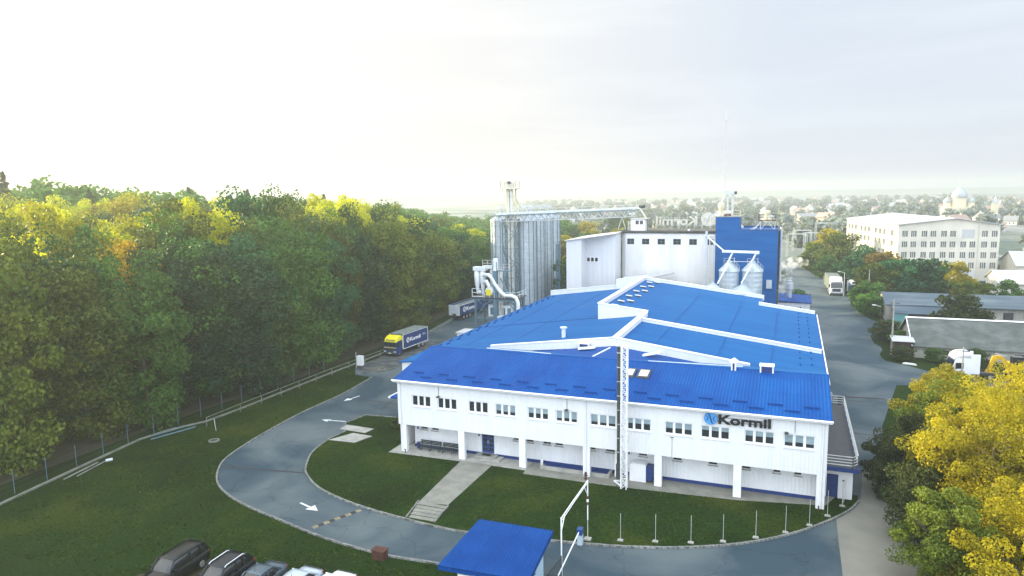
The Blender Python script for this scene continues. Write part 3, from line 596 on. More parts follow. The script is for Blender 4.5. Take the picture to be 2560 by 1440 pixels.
# terrace on the right flank with annex below
tr = MB().box((3.13, 58.7, 2.62), (5.55, 76.5, 2.95)).build('terrace', M['blue_dark'], of)
MB().box((3.2, 58.8, 2.952), (5.45, 76.4, 2.97)).build('deck', M['dark'], tr)
mb = MB(); mb.rail([(3.2, 58.75, 2.95), (5.1, 58.75, 2.95), (5.5, 59.3, 2.95), (5.5, 76.4, 2.95), (4.4, 76.4, 2.95), (4.4, 77.5, 2.95), (3.4, 77.5, 2.95)], 0.95, .05, (1.0, .75, .5, .25), 1.6); mb.build('railing', M['steel_paint'], tr)
mb = MB(); wall_holes(mb, 3.14, 5.2, 0, 2.62, [(3.3, 4.15, 0.1, 2.1)], 59.4, .15); mb.quad((5.2, 59.4, 0), (5.2, 76, 0), (5.2, 76, 2.62), (5.2, 59.4, 2.62)); mb.build('annex_wall', M['white'], of)
MB().box((3.3, 59.5, .1), (4.15, 59.56, 2.1)).build('annex_door', M['blue_dark'], of)
MB().box((4.45, 59.36, 1.6), (4.6, 59.4, 1.7)).build('wall_lamp', M['dark'], of)

# ---------------------------------------------------------------- things round the office
def bench(x, label):
    b = empty('bench', (0, 0, 0), label, 'bench', 'dark benches under the overhang')
    mb = MB()
    for k in range(4): mb.box((-1.15, -.22+k*.12, .42), (1.15, -.13+k*.12, .46))
    mb.build('seat', M['bench'], b)
    mb = MB()
    for k in range(3): mb.box((-1.15, .26+k*.03, .52+k*.14), (1.15, .29+k*.03, .63+k*.14))
    mb.build('backrest', M['bench'], b)
    for s in (-1.0, 0, 1.0):
        l_ = MB(); l_.bar((s, -.2, .02), (s, -.2, .42), .04); l_.bar((s, .24, .02), (s, .36, .92), .04); l_.bar((s, -.24, .02), (s, .3, .02), .05); l_.bar((s, -.22, .41), (s, .26, .41), .04); l_.build('leg', M['dark'], b)
    b.location = (x, 57.75, .135); return b
bench(-32.2, 'dark slatted bench under the overhang next to the corner column'); bench(-29.75, 'dark slatted bench under the overhang beside the blue entrance door')
b = MB().lathe([(0, 0), (.14, 0), (.19, .55), (.2, .6), (0, .6)], (0, 0, 0), 14).build('litter_bin', M['blue_dark']); b.location = (-33.6, 58.0, .135); tag(b, 'small dark blue litter bin left of the benches by the plinth', 'bin')
hy = empty('fire_hydrant', (-16.0, 56.2, .13), 'small rusty orange hydrant standing at the foot of the fourth column', 'hydrant')
MB().lathe([(0, 0), (.14, 0), (.14, .08), (.09, .1), (.09, .45), (.12, .48), (.12, .56), (.06, .66), (0, .68)], (-16, 56.2, .13), 14).build('body', M['rust'], hy, True)
MB().tube([(-16.2, 56.2, .5), (-15.8, 56.2, .5)], .045, 8).build('outlet', M['rust'], hy)
hy2 = empty('standpipe', (2.65, 56.4, .1), 'small dark standpipe at the foot of the right corner column', 'pipe')
MB().tube([(2.65, 56.45, .1), (2.65, 56.45, .5), (2.65, 56.3, .55)], .05, 8).build('body', M['rust'], hy2)
hy3 = empty('standpipe', (-34.2, 56.4, .1), 'small dark standpipe at the foot of the left corner column', 'pipe')
MB().tube([(-34.2, 56.45, .13), (-34.2, 56.45, .5), (-34.2, 56.3, .55)], .05, 8).build('body', M['dark'], hy3)
cb = empty('kiosk', (-11.6, 57.6, .135), 'white metal kiosk box with a dark blue glazed side under the overhang', 'kiosk')
mb = MB(); mb.prof([(-12.35, .14), (-10.95, .14), (-10.95, 1.6), (-11.15, 1.72), (-12.15, 1.72), (-12.35, 1.6)], 'y', 57.2, 58.25); mb.build('cabinet', M['white'], cb)
MB().box((-10.948, 57.25, .3), (-10.4, 58.2, 1.5)).build('side_window', M['blue_dark'], cb)
tk = empty('canister', (-20.7, 58.05, .135), 'small white plastic canister standing against the blue plinth', 'canister')
MB().lathe([(0, 0), (.13, 0), (.13, .45), (.05, .5), (.05, .56), (0, .56)], (-20.7, 58.05, .135), 12).build('body', M['white'], tk)
# lattice mast with dark flue
lm = empty('lattice_mast', (-12.6, 55.5, 0), 'tall slim white lattice mast with a dark flue pipe rising in front of the office', 'mast')
MB().lattice((-12.45, 55.5), .46, 0.1, 12.4, .5, .065).build('lattice', M['white'], lm)
mb = MB(); mb.tube([(-12.95, 55.55, 1.2), (-12.95, 55.55, 12.3)], .135, 14); fl = mb.build('flue', mat('dark_green_grey_flue', (0.05, 0.065, 0.06), 0.35, metal=0.5, c2=(0.09, 0.10, 0.09), scale=1.0), lm)
mb = MB()
for k in range(9): mb.lathe([(.135, 0), (.155, 0), (.155, .07), (.135, .07)], (-12.95, 55.55, 2.0+k*1.22), 14)
mb.build('collar', M['steel'], fl)
MB().box((-13.12, 55.38, .9), (-12.78, 55.72, 2.2)).build('flue_base', M['dark'], lm)
mb = MB(); mb.bar((-13.3, 55.35, .75), (-12.6, 55.35, .3), .09); mb.bar((-13.3, 55.35, .75), (-12.6, 55.4, .75), .06); mb.bar((-12.95, 55.6, 4.6), (-12.7, 55.9, 5.6), .04); mb.build('bracket', M['white'], lm)
# gas frame over the lawn drive: tall pipe goal frame
gp = empty('pipe_frame', (-13.2, 42, 0), 'tall thin white pipe frame standing over the gate drive', 'pipe frame')
mb = MB()
mb.tube([(-13.1, 40.3, 0), (-13.1, 40.3, 4.35)], .05, 8); mb.tube([(-12.95, 46.0, 1.6), (-12.95, 46.0, 4.6)], .045, 8); mb.build('post', M['white'], gp)
mb = MB(); mb.tube([(-13.1, 40.3, 4.3), (-13.05, 42.5, 4.42), (-12.95, 46.0, 4.55)], .04, 8); mb.tube([(-13.1, 40.5, 4.1), (-13.05, 43, 4.25), (-12.95, 45.8, 4.4)], .03, 6); mb.bar((-13.1, 40.3, 3.4), (-13.08, 41.0, 4.25), .05); mb.bar((-12.95, 46.0, 3.5), (-12.97, 45.2, 4.4), .05); mb.build('crossbar', M['white'], gp)
mb = MB(); mb.tube([(-12.95, 46.0, .1), (-12.95, 46.0, 1.6)], .025, 6); mb.build('thin_post', M['steel_paint'], gp)
for i in range(3): MB().tube([(-12.95, 46.0, 2.75+i*.22), (-12.95, 46.0, 2.97+i*.22)], .085, 8).build('warning_band', M['rust' if i != 1 else 'white'], gp)
MB().box((-13.2, 45.75, .1), (-12.7, 46.2, .22)).build('foot', M['concrete'], gp)
ba = empty('barrier_gate', (-13.3, 45.3, 0), 'boom barrier with pale blue cabinet and lowered white arm across the drive', 'barrier')
MB().box((-13.48, 45.1, .02), (-13.14, 45.5, 1.1)).build('cabinet', mat('pale_blue_cabinet', (0.42, 0.52, 0.60), .5), ba)
MB().box((-13.5, 45.05, .8), (-13.12, 45.52, 1.24)).build('motor_head', M['blue_door'], ba)
MB().bar((-13.35, 45.1, 1.0), (-13.0, 39.3, .95), .07).build('boom', M['white'], ba)
ge = empty('sliding_gate', (-13.3, 38.4, 0), 'dark mesh sliding gate leaf beside the gatehouse', 'gate')
mb = MB(); mb.rail([(-13.1, 40.25, 0), (-13.35, 36.0, 0)], 1.75, .07, (1.0, .06), 2.1); g = mb.build('frame', M['dark'], ge)
mb = MB()
for k in range(42): y = 36.05 + k * .1; x = -13.35 + (y - 36) * .0588; mb.bar((x, y, .1), (x, y, 1.72), .012)
mb.build('mesh_panel', M['dark'], ge)
# fence posts round the lawn: nine thin posts on square feet
fpts = [(-10.58, 46.35), (-8.2, 47.04), (-5.81, 47.72), (-3.69, 48.67), (-1.55, 50.06), (0.43, 51.59), (2.07, 53.35), (3.38, 55.45), (4.53, 57.66)]
ords = ['first thin grey post on a square white foot, in front of the lattice mast', 'second thin grey post along the lawn kerb from the lattice mast side', 'third thin grey post along the lawn kerb from the lattice mast side', 'fourth thin grey post along the lawn kerb from the lattice mast side',
        'middle thin grey post on the bend of the lawn kerb', 'fourth thin grey post along the kerb from the terrace annex', 'third thin grey post along the kerb from the terrace annex', 'second thin grey post along the kerb from the terrace annex', 'thin grey post nearest the dark annex door']
fp = None
for i, (x, y) in enumerate(fpts):
    if fp is None:
        fp = empty('fence_post', (0, 0, 0)); MB().tube([(0, 0, 0), (0, 0, 2.05)], .022, 6).build('shaft', M['steel'], fp); MB().prism([(-.22,-.18),(.22,-.18),(.17,.14),(-.17,.14)], 0, .06).build('foot', M['concrete'], fp); o = fp
    else: o = copy_tree(fp)
    o.location = (x - .12, y + .3, .11); tag(o, ords[i], 'fence post', 'thin posts along the lawn kerb')
mb = MB(); mb.bar((4.41, 57.96, 1.9), (5.0, 60.6, 1.9), .02)
for k in range(14): t = k / 13; mb.bar((4.41+.59*t, 57.96+2.64*t, .15), (4.41+.59*t, 57.96+2.64*t, 2.0), .012)
for k in range(7): mb.bar((4.41, 57.96, .3+k*.27), (5.0, 60.6, .3+k*.27), .012)
o = mb.build('mesh_fence', M['steel_paint']); tag(o, 'pale wire mesh panel between the last post and the annex', 'fence panel')
# rusty box on the verge
bx = empty('metal_box', (-25.9, 38.75, 0), 'small rusty brown metal box on the grass verge beside the curved road', 'metal box')
mb = MB(); mb.box((-26.3, 38.4, .0), (-25.35, 39.0, .62)); mb.build('body', M['rust'], bx); MB().box((-26.35, 38.35, .62), (-25.3, 39.05, .68)).build('lid', M['rust'], bx)
# gatehouse
gh = empty('gatehouse', (-16.3, 38, 0), 'small white gatehouse with ribbed blue roof beside the barrier', 'gatehouse')
X0, X1, Y0, Y1 = -18.25, -14.35, 35.6, 40.3
mb = MB(); wall_holes(mb, X0, X1, 0, 2.45, [(-16.6, -15.9, .9, 2.1), (-15.5, -14.8, .1, 2.15)], Y0, .1); mb.quad((X0,Y1,0), (X0,Y0,0), (X0,Y0,2.45), (X0,Y1,2.45)); mb.quad((X1,Y1,0), (X0,Y1,0), (X0,Y1,2.45), (X1,Y1,2.45)); mb.build('wall', M['white_clad'], gh)
mb = MB(); P = lambda u, d, z: (X1 - d, u, z); wall_holes(mb, Y0, Y1, 0, 2.45, [(36.1, 37.4, .9, 2.1), (37.7, 39.0, .9, 2.1)], 0, .1, P); mb.build('side_wall', mat('pale_blue_wall', (0.45, 0.62, 0.74), .5), gh)
for a, b in ((36.1, 37.4), (37.7, 39.0)): MB().box((X1-.14, a, .9), (X1-.1, b, 2.1)).build('window', M['glass'], gh)
MB().box((-16.6, Y0+.1, .9), (-15.9, Y0+.14, 2.1)).build('window', M['glass'], gh); MB().box((-15.5, Y0+.1, .1), (-14.8, Y0+.14, 2.15)).build('door', M['dark'], gh)
C = [(-19.35, 35.15, 2.62), (-13.55, 35.45, 2.62), (-13.85, 40.9, 3.05), (-19.1, 40.75, 3.05)]
MB().slab(C, .06).build('roof', M['roof_rib_s'], gh)
mb = MB()
for a, b in zip(C, C[1:] + C[:1]): mb.quad((a[0], a[1], a[2]-.004), (a[0], a[1], a[2]-.3), (b[0], b[1], b[2]-.3), (b[0], b[1], b[2]-.004))
mb.build('fascia', M['roof_rib_s'], gh)
ac = empty('air_conditioner', (-17.6, 35.4, 1.9), 'cream outdoor air conditioning unit under the gatehouse eave', 'air conditioner')
MB().box((-18.0, 35.2, 1.65), (-17.2, 35.55, 2.25)).build('casing', M['steel_paint'], ac); MB().lathe([(0, .02), (.22, .02), (.24, 0)], (0, 0, 0), 18).build('fan_grille', M['dark'], ac, world_coords=False)
f = [c for c in bpy.data.objects if c.name == 'fan_grille'][0]; f.rotation_euler = (R(90), 0, 0); f.location = (-.12, -.23, .05)

# ================================================================ PRODUCTION HALL
XR, ZR, SL = -17.0, 9.2, 0.13
def rz(x): return ZR - SL * abs(x - XR)
ha = empty('production_hall', (-18, 95, 0), 'wide low hall with large blue membrane roofs and white parapets behind the office wing', 'industrial hall')
XL, XE = -41.2, 3.45
mb = MB(); mb.quad((XL, 68, 0), (XL, 68, rz(XL)-.1), (XL, 122, rz(XL)-.1), (XL, 122, 0)); mb.build('side_wall', M['white_clad_y'], ha)
mb = MB(); mb.quad((XE-.1, 71, 0), (XE-.1, 111, 0), (XE-.1, 111, 6.4), (XE-.1, 71, 6.4)); mb.quad((XE-.1, 111, 0), (-4, 111, 0), (-4, 111, 7.3), (XE-.1, 111, 6.4)); mb.quad((-4, 111, 0), (-4, 118, 0), (-4, 118, 7.3), (-4, 111, 7.3)); mb.quad((-4, 118, 0), (XL, 118, 0), (XL, 118, 6), (-24, 118, 8.2), (-4, 118, 7.3)); mb.build('outer_wall', M['white_clad'], ha)
mb = MB(); mb.quad((XL, 68, 0), (-35.3, 68, 0), (-35.3, 68, rz(-35.3)-.1), (XL, 68, rz(XL)-.1)); mb.build('front_wall', M['white_clad'], ha)
# left roof plane, right roof plane, raised part, low roof in front
mb = MB(); T = .15
mb.slab([(XL-.25, 67.8, rz(XL-.25)), (-31.25, 67.8, rz(-31.25)), (-31.25, 71.2, rz(-31.25)), (XR, 71.2, ZR), (XR, 88, ZR), (-23.0, 88, rz(-23)), (-23.0, 122, rz(-23)), (XL-.25, 122, rz(XL-.25))], T); mb.build('roof_membrane', M['roof_mem'], ha)
mb = MB(); mb.slab([(XR+.002, 71.2, ZR), (XE+.2, 71.2, rz(XE+.2)), (XE+.2, 84.0, rz(XE+.2)), (XR+.002, 84.0, ZR)], T); mb.build('roof_membrane', M['roof_mem'], ha)
zx = lambda x: ZR - SL * (x - XR)
mb = MB(); mb.slab([(XR, 84.3, ZR), (XE+.2, 84.3, rz(XE+.2)), (XE+.2, 110.8, rz(XE+.2)), (-3.9, 110.8, rz(-3.9)), (-3.9, 117.8, rz(-3.9)), (-22.9, 117.8, zx(-22.9)), (-22.9, 88.2, zx(-22.9)), (XR, 88.2, ZR)], T); mb.build('roof_membrane', M['roof_mem'], ha)
mb = MB(); zl = lambda x: 8.86 - SL * abs(x - XR); mb.slab([(-34.5, 65.2, zl(-34.5)), (XR, 65.2, zl(XR)), (XR, 71, zl(XR)), (-34.5, 71, zl(-34.5))], .1); mb.slab([(XR, 65.2, zl(XR)), (XE, 65.2, zl(XE)), (XE, 71, zl(XE)), (XR, 71, zl(XR))], .1); mb.build('low_roof', M['roof_rib_y'], ha)
# seams
mb = MB()
mb.slab([(XL-.25, 88.9, rz(XL-.25)+.03), (XR-.3, 88.9, ZR+.03), (XR-.3, 89.0, ZR+.03), (XL-.25, 89.0, rz(XL-.25)+.03)], .03)
for x in (-36.5, -30.5): mb.slab([(x, 72, rz(x)+.025), (x+.05, 72, rz(x+.05)+.025), (x+.05, 121, rz(x+.05)+.025), (x, 121, rz(x)+.025)], .025)
for x in (-13.2, -6.8, -1.6): mb.slab([(x, 72, zx(x)+.025), (x+.06, 72, zx(x)+.025), (x+.06, 110, zx(x)+.025), (x, 110, zx(x)+.025)], .02)
mb.build('roof_seam', M['roof_seam'], ha)
# parapets
def para(name, prof_pts, w=.45, top=None, m='white_clad'):
    """prof_pts: list of (x,y,zbottom,ztop); a thick wall with a metal coping along them"""
    mb = MB(); cp = MB(); n = len(prof_pts); L = []
    for i in range(n):
        a = Vector(prof_pts[max(i-1, 0)][:2]); b = Vector(prof_pts[min(i+1, n-1)][:2]); d = (b - a).normalized(); nn = Vector((-d.y, d.x)) * (w / 2)
        x, y, z0, z1 = prof_pts[i]; p = Vector((x, y)); L.append((p - nn, p + nn, z0, z1))
    for A, B in zip(L[:-1], L[1:]):
        for k in (0, 1):
            a, b = A[k], B[k]; q = [(a.x, a.y, A[2]), (b.x, b.y, B[2]), (b.x, b.y, B[3]), (a.x, a.y, A[3])]; mb.quad(*(q if k == 0 else q[::-1]))
        e = lambda S, k, o: S[k] + (S[k] - S[1-k]).normalized() * o
        for z in (0.0,):
            a, b, c, d_ = e(A, 0, .06), e(B, 0, .06), e(B, 1, .06), e(A, 1, .06)
            cp.slab([(a.x, a.y, A[3]+.08), (b.x, b.y, B[3]+.08), (c.x, c.y, B[3]+.08), (d_.x, d_.y, A[3]+.08)], .08)
    for S in (L[0], L[-1]): mb.quad((S[0].x, S[0].y, S[2]), (S[1].x, S[1].y, S[2]), (S[1].x, S[1].y, S[3]), (S[0].x, S[0].y, S[3]))
    o = mb.build(name, M[m], ha); cp.build('coping', M['white'], o); return o
para('parapet', [(-31.3, 71, 7.2, 7.9), (XR, 71, 8.75, 9.70), (-3.4, 71, 6.9, 7.85)], .4)
para('parapet', [(XR, 71.25, 9.0, 9.66), (XR, 87.7, 9.0, 9.66)], .55, m='white_clad_y')
para('parapet', [(XR+.3, 84.15, 9.0, 9.52), (XE+.1, 84.15, 6.35, 6.86)], .5)
# triangular face and side of the raised section
mb = MB(); mb.quad((-23.3, 88, rz(-23.3)-.1), (XR+.1, 88, ZR-.1), (XR+.1, 88, 9.75), (-23.3, 88, zx(-23.3)+.5)); mb.quad((-23.3, 118, rz(-23.3)-.1), (-23.3, 88, rz(-23.3)-.1), (-23.3, 88, zx(-23.3)+.5), (-23.3, 118, zx(-23.3)+.5))
mb.quad((-22.95, 88.3, ZR), (XR, 88.3, ZR-.1), (XR, 88.3, 9.75), (-22.95, 88.3, zx(-22.95)+.5)); mb.quad((-22.95, 88.3, zx(-22.95)-.1), (-22.95, 118, zx(-22.95)-.1), (-22.95, 118, zx(-22.95)+.5), (-22.95, 88.3, zx(-22.95)+.5)); mb.build('raised_wall', M['white_clad'], ha)
mb = MB(); z = zx(-23.2)+.5
mb.slab([(-23.38, 87.9, z+.08), (-22.87, 87.9, z+.01), (-22.87, 118.1, z+.01), (-23.38, 118.1, z+.08)], .1); mb.slab([(-23.38, 87.92, z+.09), (XR+.25, 87.92, 9.83), (XR+.25, 88.4, 9.83), (-23.38, 88.4, z+.09)], .09); mb.build('coping', M['white'], ha)
para('parapet', [(-23.3, 118, 9.0, 10.45), (-3.8, 118, 7.2, 7.95)], .45)
para('parapet', [(-4.3, 110.9, 7.2, 7.95), (XE+.1, 110.9, 6.2, 6.9)], .4)
mb = MB(); mb.quad((-4.0, 111, 7.2), (-4.0, 118, 7.2), (-4.0, 118, 7.75), (-4.0, 111, 7.75)); mb.build('step_wall', M['white_clad_y'], ha)
para('parapet', [(-41.3, 122, 5.6, 6.85), (-29.0, 122, 7.3, 8.35)], .4)
para('parapet', [(-28.95, 122, 7.3, 9.35), (-23.2, 122, 8.2, 10.2)], .4)
mb = MB(); mb.slab([(-28.9, 122.3, 9.0), (-23.2, 122.3, 9.8), (-20, 131, 9.8), (-28.9, 131, 9.2)], .2); mb.build('grey_link_roof', M['pale_roof'], ha)
# roof vents along the raised parapet: small white framed boxes in pairs
for i, (x, y) in enumerate([(-21.9, 90.0), (-21.9, 93.6), (-20.9, 95.0), (-21.9, 98.6), (-20.9, 100.1), (-21.9, 103.7), (-20.9, 105.2), (-21.9, 108.8), (-20.9, 110.3), (-21.9, 114.2), (-20.9, 115.6)]):
    z = zx(x); o = MB().slab([(x-.1, y, z+.32), (x+.8, y, z+.20), (x+.8, y+.36, z+.20), (x-.1, y+.36, z+.32)], .07).build('roof_vent', M['white'], ha); MB().box((x, y+.05, z-.1), (x+.72, y+.33, z+.12)).build('vent_base', M['dark'], o)
mb = MB()
for k in range(13):
    for x in (1.2, 2.35):
        y = 73.5 + k * 2.9 + (x > 2) * .9
        if abs(y - 84.2) < .8: continue
        mb.box((x, y, zx(x)), (x+.14, y+.3, zx(x)+.16))
mb.build('snow_stop_row', M['roof_rib_y'], ha)
mb = MB()
for k in range(15):
    y = 76 + k * 3.0
    for d in (0, .8): mb.box((XL+.5+d*.9, y+d, rz(XL+.5+d*.9)), (XL+.58+d*.9, y+d+.9, rz(XL+.58+d*.9)+.15))
mb.build('snow_stop_row', M['roof_seam'], ha)
mb = MB(); mb.box((XE+.02, 71, rz(XE)-.32), (XE+.3, 110.8, rz(XE)-.02)); mb.build('side_fascia', M['roof_rib_y'], ha)
mb = MB(); mb.tube([(XE+.36, 71, rz(XE)-.1), (XE+.36, 110.8, rz(XE)-.1)], .09, 8); mb.build('gutter', M['white'], ha)
for y in (80, 90, 100, 110): MB().tube([(XE+.36, y, rz(XE)-.1), (XE+.16, y, rz(XE)-.5), (XE+.12, y, .2)], .06, 8).build('downpipe', M['white'], ha)
ch = MB().lathe([(.24, 0), (.24, .95), (.22, 1.0)], (-24.3, 76.2, rz(-24.3)), 16).build('chimney_vent', M['duct'], ha)
MB().lathe([(.0, 1.3), (.42, 1.22), (.42, 1.1), (.25, 1.06), (.22, 1.0)], (-24.3, 76.2, rz(-24.3)), 16).build('cowl', M['duct'], ch)
roof_hatch(-20.2, 70.3, 8.1, 1.15, .85, ha)
for x, y, s in ((-19.6, 69.6, 1), (-12.8, 69.4, -1)):
    z = zl(x); o = MB().slab([(x-.9, y-.45, z+.15), (x+.9, y-.45, z+.5 - s*.1), (x+.9, y+.45, z+.5 - s*.1), (x-.9, y+.45, z+.15)][::1], .12).build('tilted_rooflight', M['white'], ha)
    MB().slab([(x-.7, y-.32, z+.20), (x+.7, y-.32, z+.5 - s*.08), (x+.7, y+.32, z+.5 - s*.08), (x-.7, y+.32, z+.20)], .03).build('glazing', M['glass_sky'], o)
# white valley flashings
mb = MB(); mb.bar((-30.6, 68.3, 8.26), (-22.5, 66.2, 8.66), .16, .05); mb.bar((-12.5, 66.0, 8.7), (-3.9, 68.0, 8.32), .14, .05); mb.bar((-18.0, 66.0, 8.75), (-17.2, 69.8, 8.88), .2, .05); mb.build('flashing', M['duct'], ha)
# blue canopies on the left flank
cn = empty('loading_canopy', (-44, 80, 0), 'small blue canopy on the left flank of the hall beside the yard', 'canopy')
MB().slab([(-46.3, 76.6, 3.75), (-41.3, 76.6, 4.25), (-41.3, 80.0, 4.25), (-46.3, 80.0, 3.75)], .25).build('roof', M['roof_rib_y'], cn)
for y in (76.9, 79.7): MB().bar((-46.1, y, 0), (-46.1, y, 3.5), .12).build('post', M['white'], cn)
cn = empty('entrance_canopy', (-37, 62, 0), 'narrow blue entrance canopy low on the left end of the office wing', 'canopy')
MB().slab([(-38.7, 61.2, 4.0), (-35.1, 61.2, 4.25), (-35.1, 62.6, 4.25), (-38.7, 62.6, 4.0)], .2).build('roof', M['roof_rib_y'], cn); MB().tube([(-38.75, 61.1, 3.95), (-38.75, 62.7, 3.95)], .12, 8).build('gutter', M['white'], cn)
kb = empty('weigh_cabin', (-48.3, 100.3, 0), 'low pale cabin roof beside the hall, between the yellow truck and the cleaning tower', 'cabin')
MB().box((-49.6, 99.2, 0), (-47.2, 102.2, 2.75)).build('wall', M['white'], kb); MB().box((-49.8, 99, 2.752), (-47.0, 102.4, 2.95)).build('roof', M['pale_roof'], kb); MB().box((-49.0, 99.15, .9), (-47.9, 99.19, 2.0)).build('window', M['glass'], kb)
eb = empty('electric_cabinet', (-58.3, 84.4, 0), 'white electrical cabinet on a thin post by the rail fence', 'cabinet')
MB().box((-58.6, 84.1, .35), (-57.75, 84.7, 1.75)).build('body', M['white'], eb); MB().tube([(-58.75, 84.2, 0), (-58.75, 84.2, 2.3)], .04, 8).build('post', M['steel_paint'], eb)

# ================================================================ SILOS AND CONVEYORS
SR, SH = 2.66, 19.0
labs = [['front left galvanised silo, directly behind the lattice elevator tower', 'left row silo, second from the front', 'left row silo, third from the front', 'left row silo at the back of the block'],
        ['front right galvanised silo, beside the lattice elevator tower', 'right row silo, second from the front', 'right row silo, third from the front', 'right row silo at the back, nearest the thin ladder mast']]
sil = None
for c_, x in enumerate((-61.6, -56.0)):
    for r_ in range(4):
        if sil is None:
            sil = empty('grain_silo', (0, 0, 0))
            MB().lathe([(SR, 0), (SR, SH)], (0, 0, 0), 48).build('body', M['silo'], sil, smooth=True)
            MB().lathe([(SR+.12, SH-.15), (SR+.1, SH+.02), (.45, SH+1.75), (.45, SH+2.0), (0, SH+2.05)], (0, 0, 0), 32).build('roof', M['silo_roof'], sil)
            mb = MB()
            for k in range(14): a = 2*math.pi*k/14; mb.bar(((SR+.05)*math.cos(a), (SR+.05)*math.sin(a), 0), ((SR+.05)*math.cos(a), (SR+.05)*math.sin(a), SH), .10)
            mb.build('stiffener_ring', M['steel_blue'], sil); s = sil
        else: s = copy_tree(sil)
        s.location = (x, 147.6 + 5.7 * r_, 0); s.rotation_euler.z = .3 * r_; tag(s, labs[c_][r_], 'silo', 'galvanised grain silos')
# elevator tower
el = empty('elevator_tower', (-57.5, 143, 0), 'tall pale lattice bucket elevator tower in front of the silo block', 'elevator tower')
MB().lattice((-57.7, 143.2), 2.9, 0, 19.3, 3.2, .17).build('lattice', M['steel_blue'], el)
for x in (-58.1, -57.3): MB().box((x-.24, 142.9, 0), (x+.24, 143.5, 26.3)).build('elevator_leg', M['steel_paint'], el)
for x in (-58.7, -56.6): MB().box((x-.14, 143.5, 18), (x+.14, 143.8, 25.9)).build('elevator_leg', M['cream_steel'], el)
hd = MB().box((-59.6, 141.9, 25.9), (-55.9, 144.6, 26.1)).build('head_platform', M['cream_steel'], el)
MB().rail([(-59.5, 142, 26.1), (-56.0, 142, 26.1), (-56.0, 144.5, 26.1), (-59.5, 144.5, 26.1), (-59.5, 142, 26.1)], 1.5, .07, (1, .5), 1.2).build('railing', M['cream_steel'], hd)
mb = MB(); mb.prof([(-58.5, 26.1), (-56.9, 26.1), (-56.9, 27.2), (-57.3, 27.7), (-58.1, 27.7), (-58.5, 27.2)], 'y', 142.8, 143.7); mb.build('elevator_head', M['steel_paint'], hd)
MB().tube([(-57.7, 142.7, 27.3), (-57.7, 142.1, 27.3)], .35, 12).build('drive_motor', M['dark'], hd)
mb = MB(); mb.bar((-56.0, 143, 25.9), (-57.0, 143, 23.6), .1); mb.bar((-59.5, 143, 25.9), (-58.4, 143, 23.6), .1); mb.build('strut', M['cream_steel'], hd)
mb = MB(); mb.tube([(-58.1, 144, 24.5), (-59.6, 145, 21.4)], .16, 8); mb.tube([(-57.0, 144, 24.5), (-56.2, 146, 21.4)], .16, 8); mb.tube([(-57.6, 144, 24.0), (-57.2, 146, 20.6)], .16, 8); mb.build('spout', M['cream_steel'], el)
# catwalk above the silos (towards the back) and conveyor bridge
ck = empty('silo_catwalk', (-58.8, 156, 21), 'railed steel catwalk running over the cone roofs of the silos', 'catwalk')
for x in (-61.6, -56.0):
    MB().box((x-.5, 145.5, 21.3), (x+.5, 166.5, 21.45)).build('deck', M['steel_paint'], ck)
    MB().rail([(x+.5, 145.5, 21.45), (x+.5, 166.5, 21.45)], 1.1, .06, (1, .5), 1.3).rail([(x-.5, 145.5, 21.45), (x-.5, 166.5, 21.45)], 1.1, .06, (1, .5), 1.3).build('railing', M['steel_paint'], ck)
    MB().box((x-.2, 145.6, 21.5), (x+.2, 166.4, 21.95)).build('chain_conveyor', M['duct'], ck)
mb = MB()
for x in (-61.6, -56):
    for k in range(5): mb.bar((x-.45, 146+k*4.9, 19.4), (x-.45, 146+k*4.9, 21.3), .09); mb.bar((x+.45, 146+k*4.9, 19.4), (x+.45, 146+k*4.9, 21.3), .09)
mb.build('catwalk_leg', M['steel_paint'], ck)
br = empty('conveyor_bridge', (-45, 142.5, 19), 'long pale trussed conveyor bridge from the silos to the white mill roof', 'conveyor bridge')
xa, xb = -61.8, -29.4; zf = lambda x: 18.75 + (x - xa) / (xb - xa) * 1.1
mb = MB(); n = 20
for y in (141.6, 143.0):
    mb.bar((xa, y, zf(xa)), (xb, y, zf(xb)), .14); mb.bar((xa, y, zf(xa)+1.25), (xb, y, zf(xb)+1.25), .16)
    for i in range(n):
        p = xa + (xb - xa) * i / n; q = xa + (xb - xa) * (i + 1) / n; m_ = (p + q) / 2
        mb.bar((p, y, zf(p)+1.25), (m_, y, zf(m_)), .13); mb.bar((m_, y, zf(m_)), (q, y, zf(q)+1.25), .13)
for i in range(n + 1): p = xa + (xb - xa) * i / n; mb.bar((p, 141.6, zf(p)), (p, 143.0, zf(p)), .07); mb.bar((p, 141.3, zf(p)+1.3), (p, 143.3, zf(p)+1.3), .07)
mb.build('truss', M['steel'], br)
MB().slab([(xa, 141.2, zf(xa)+1.42), (xb, 141.2, zf(xb)+1.42), (xb, 143.3, zf(xb)+1.42), (xa, 143.3, zf(xa)+1.42)], .09).build('deck', M['steel_blue'], br)
MB().slab([(xa+1, 142.1, zf(xa)+1.95), (xb+.6, 142.1, zf(xb)+1.95), (xb+.6, 142.6, zf(xb)+1.95), (xa+1, 142.6, zf(xa)+1.95)], .36).build('chain_conveyor', M['duct'], br)
MB().rail([(xa, 141.25, zf(xa)+1.42), (xb, 141.25, zf(xb)+1.42)], 1.05, .05, (1, .5), 1.6).rail([(xa, 143.25, zf(xa)+1.42), (xb, 143.25, zf(xb)+1.42)], 1.05, .05, (1, .5), 1.6).build('railing', M['steel_paint'], br)
MB().tube([(xb+.3, 142.4, zf(xb)+1.9), (xb+1.5, 142.4, zf(xb)+2.1)], .33, 12).build('drive_motor', M['dark'], br)
MB().tube([(xb+.5, 142.4, zf(xb)+1.6), (xb+2.2, 141, 19.2)], .16, 8).build('spout', M['steel_paint'], br)
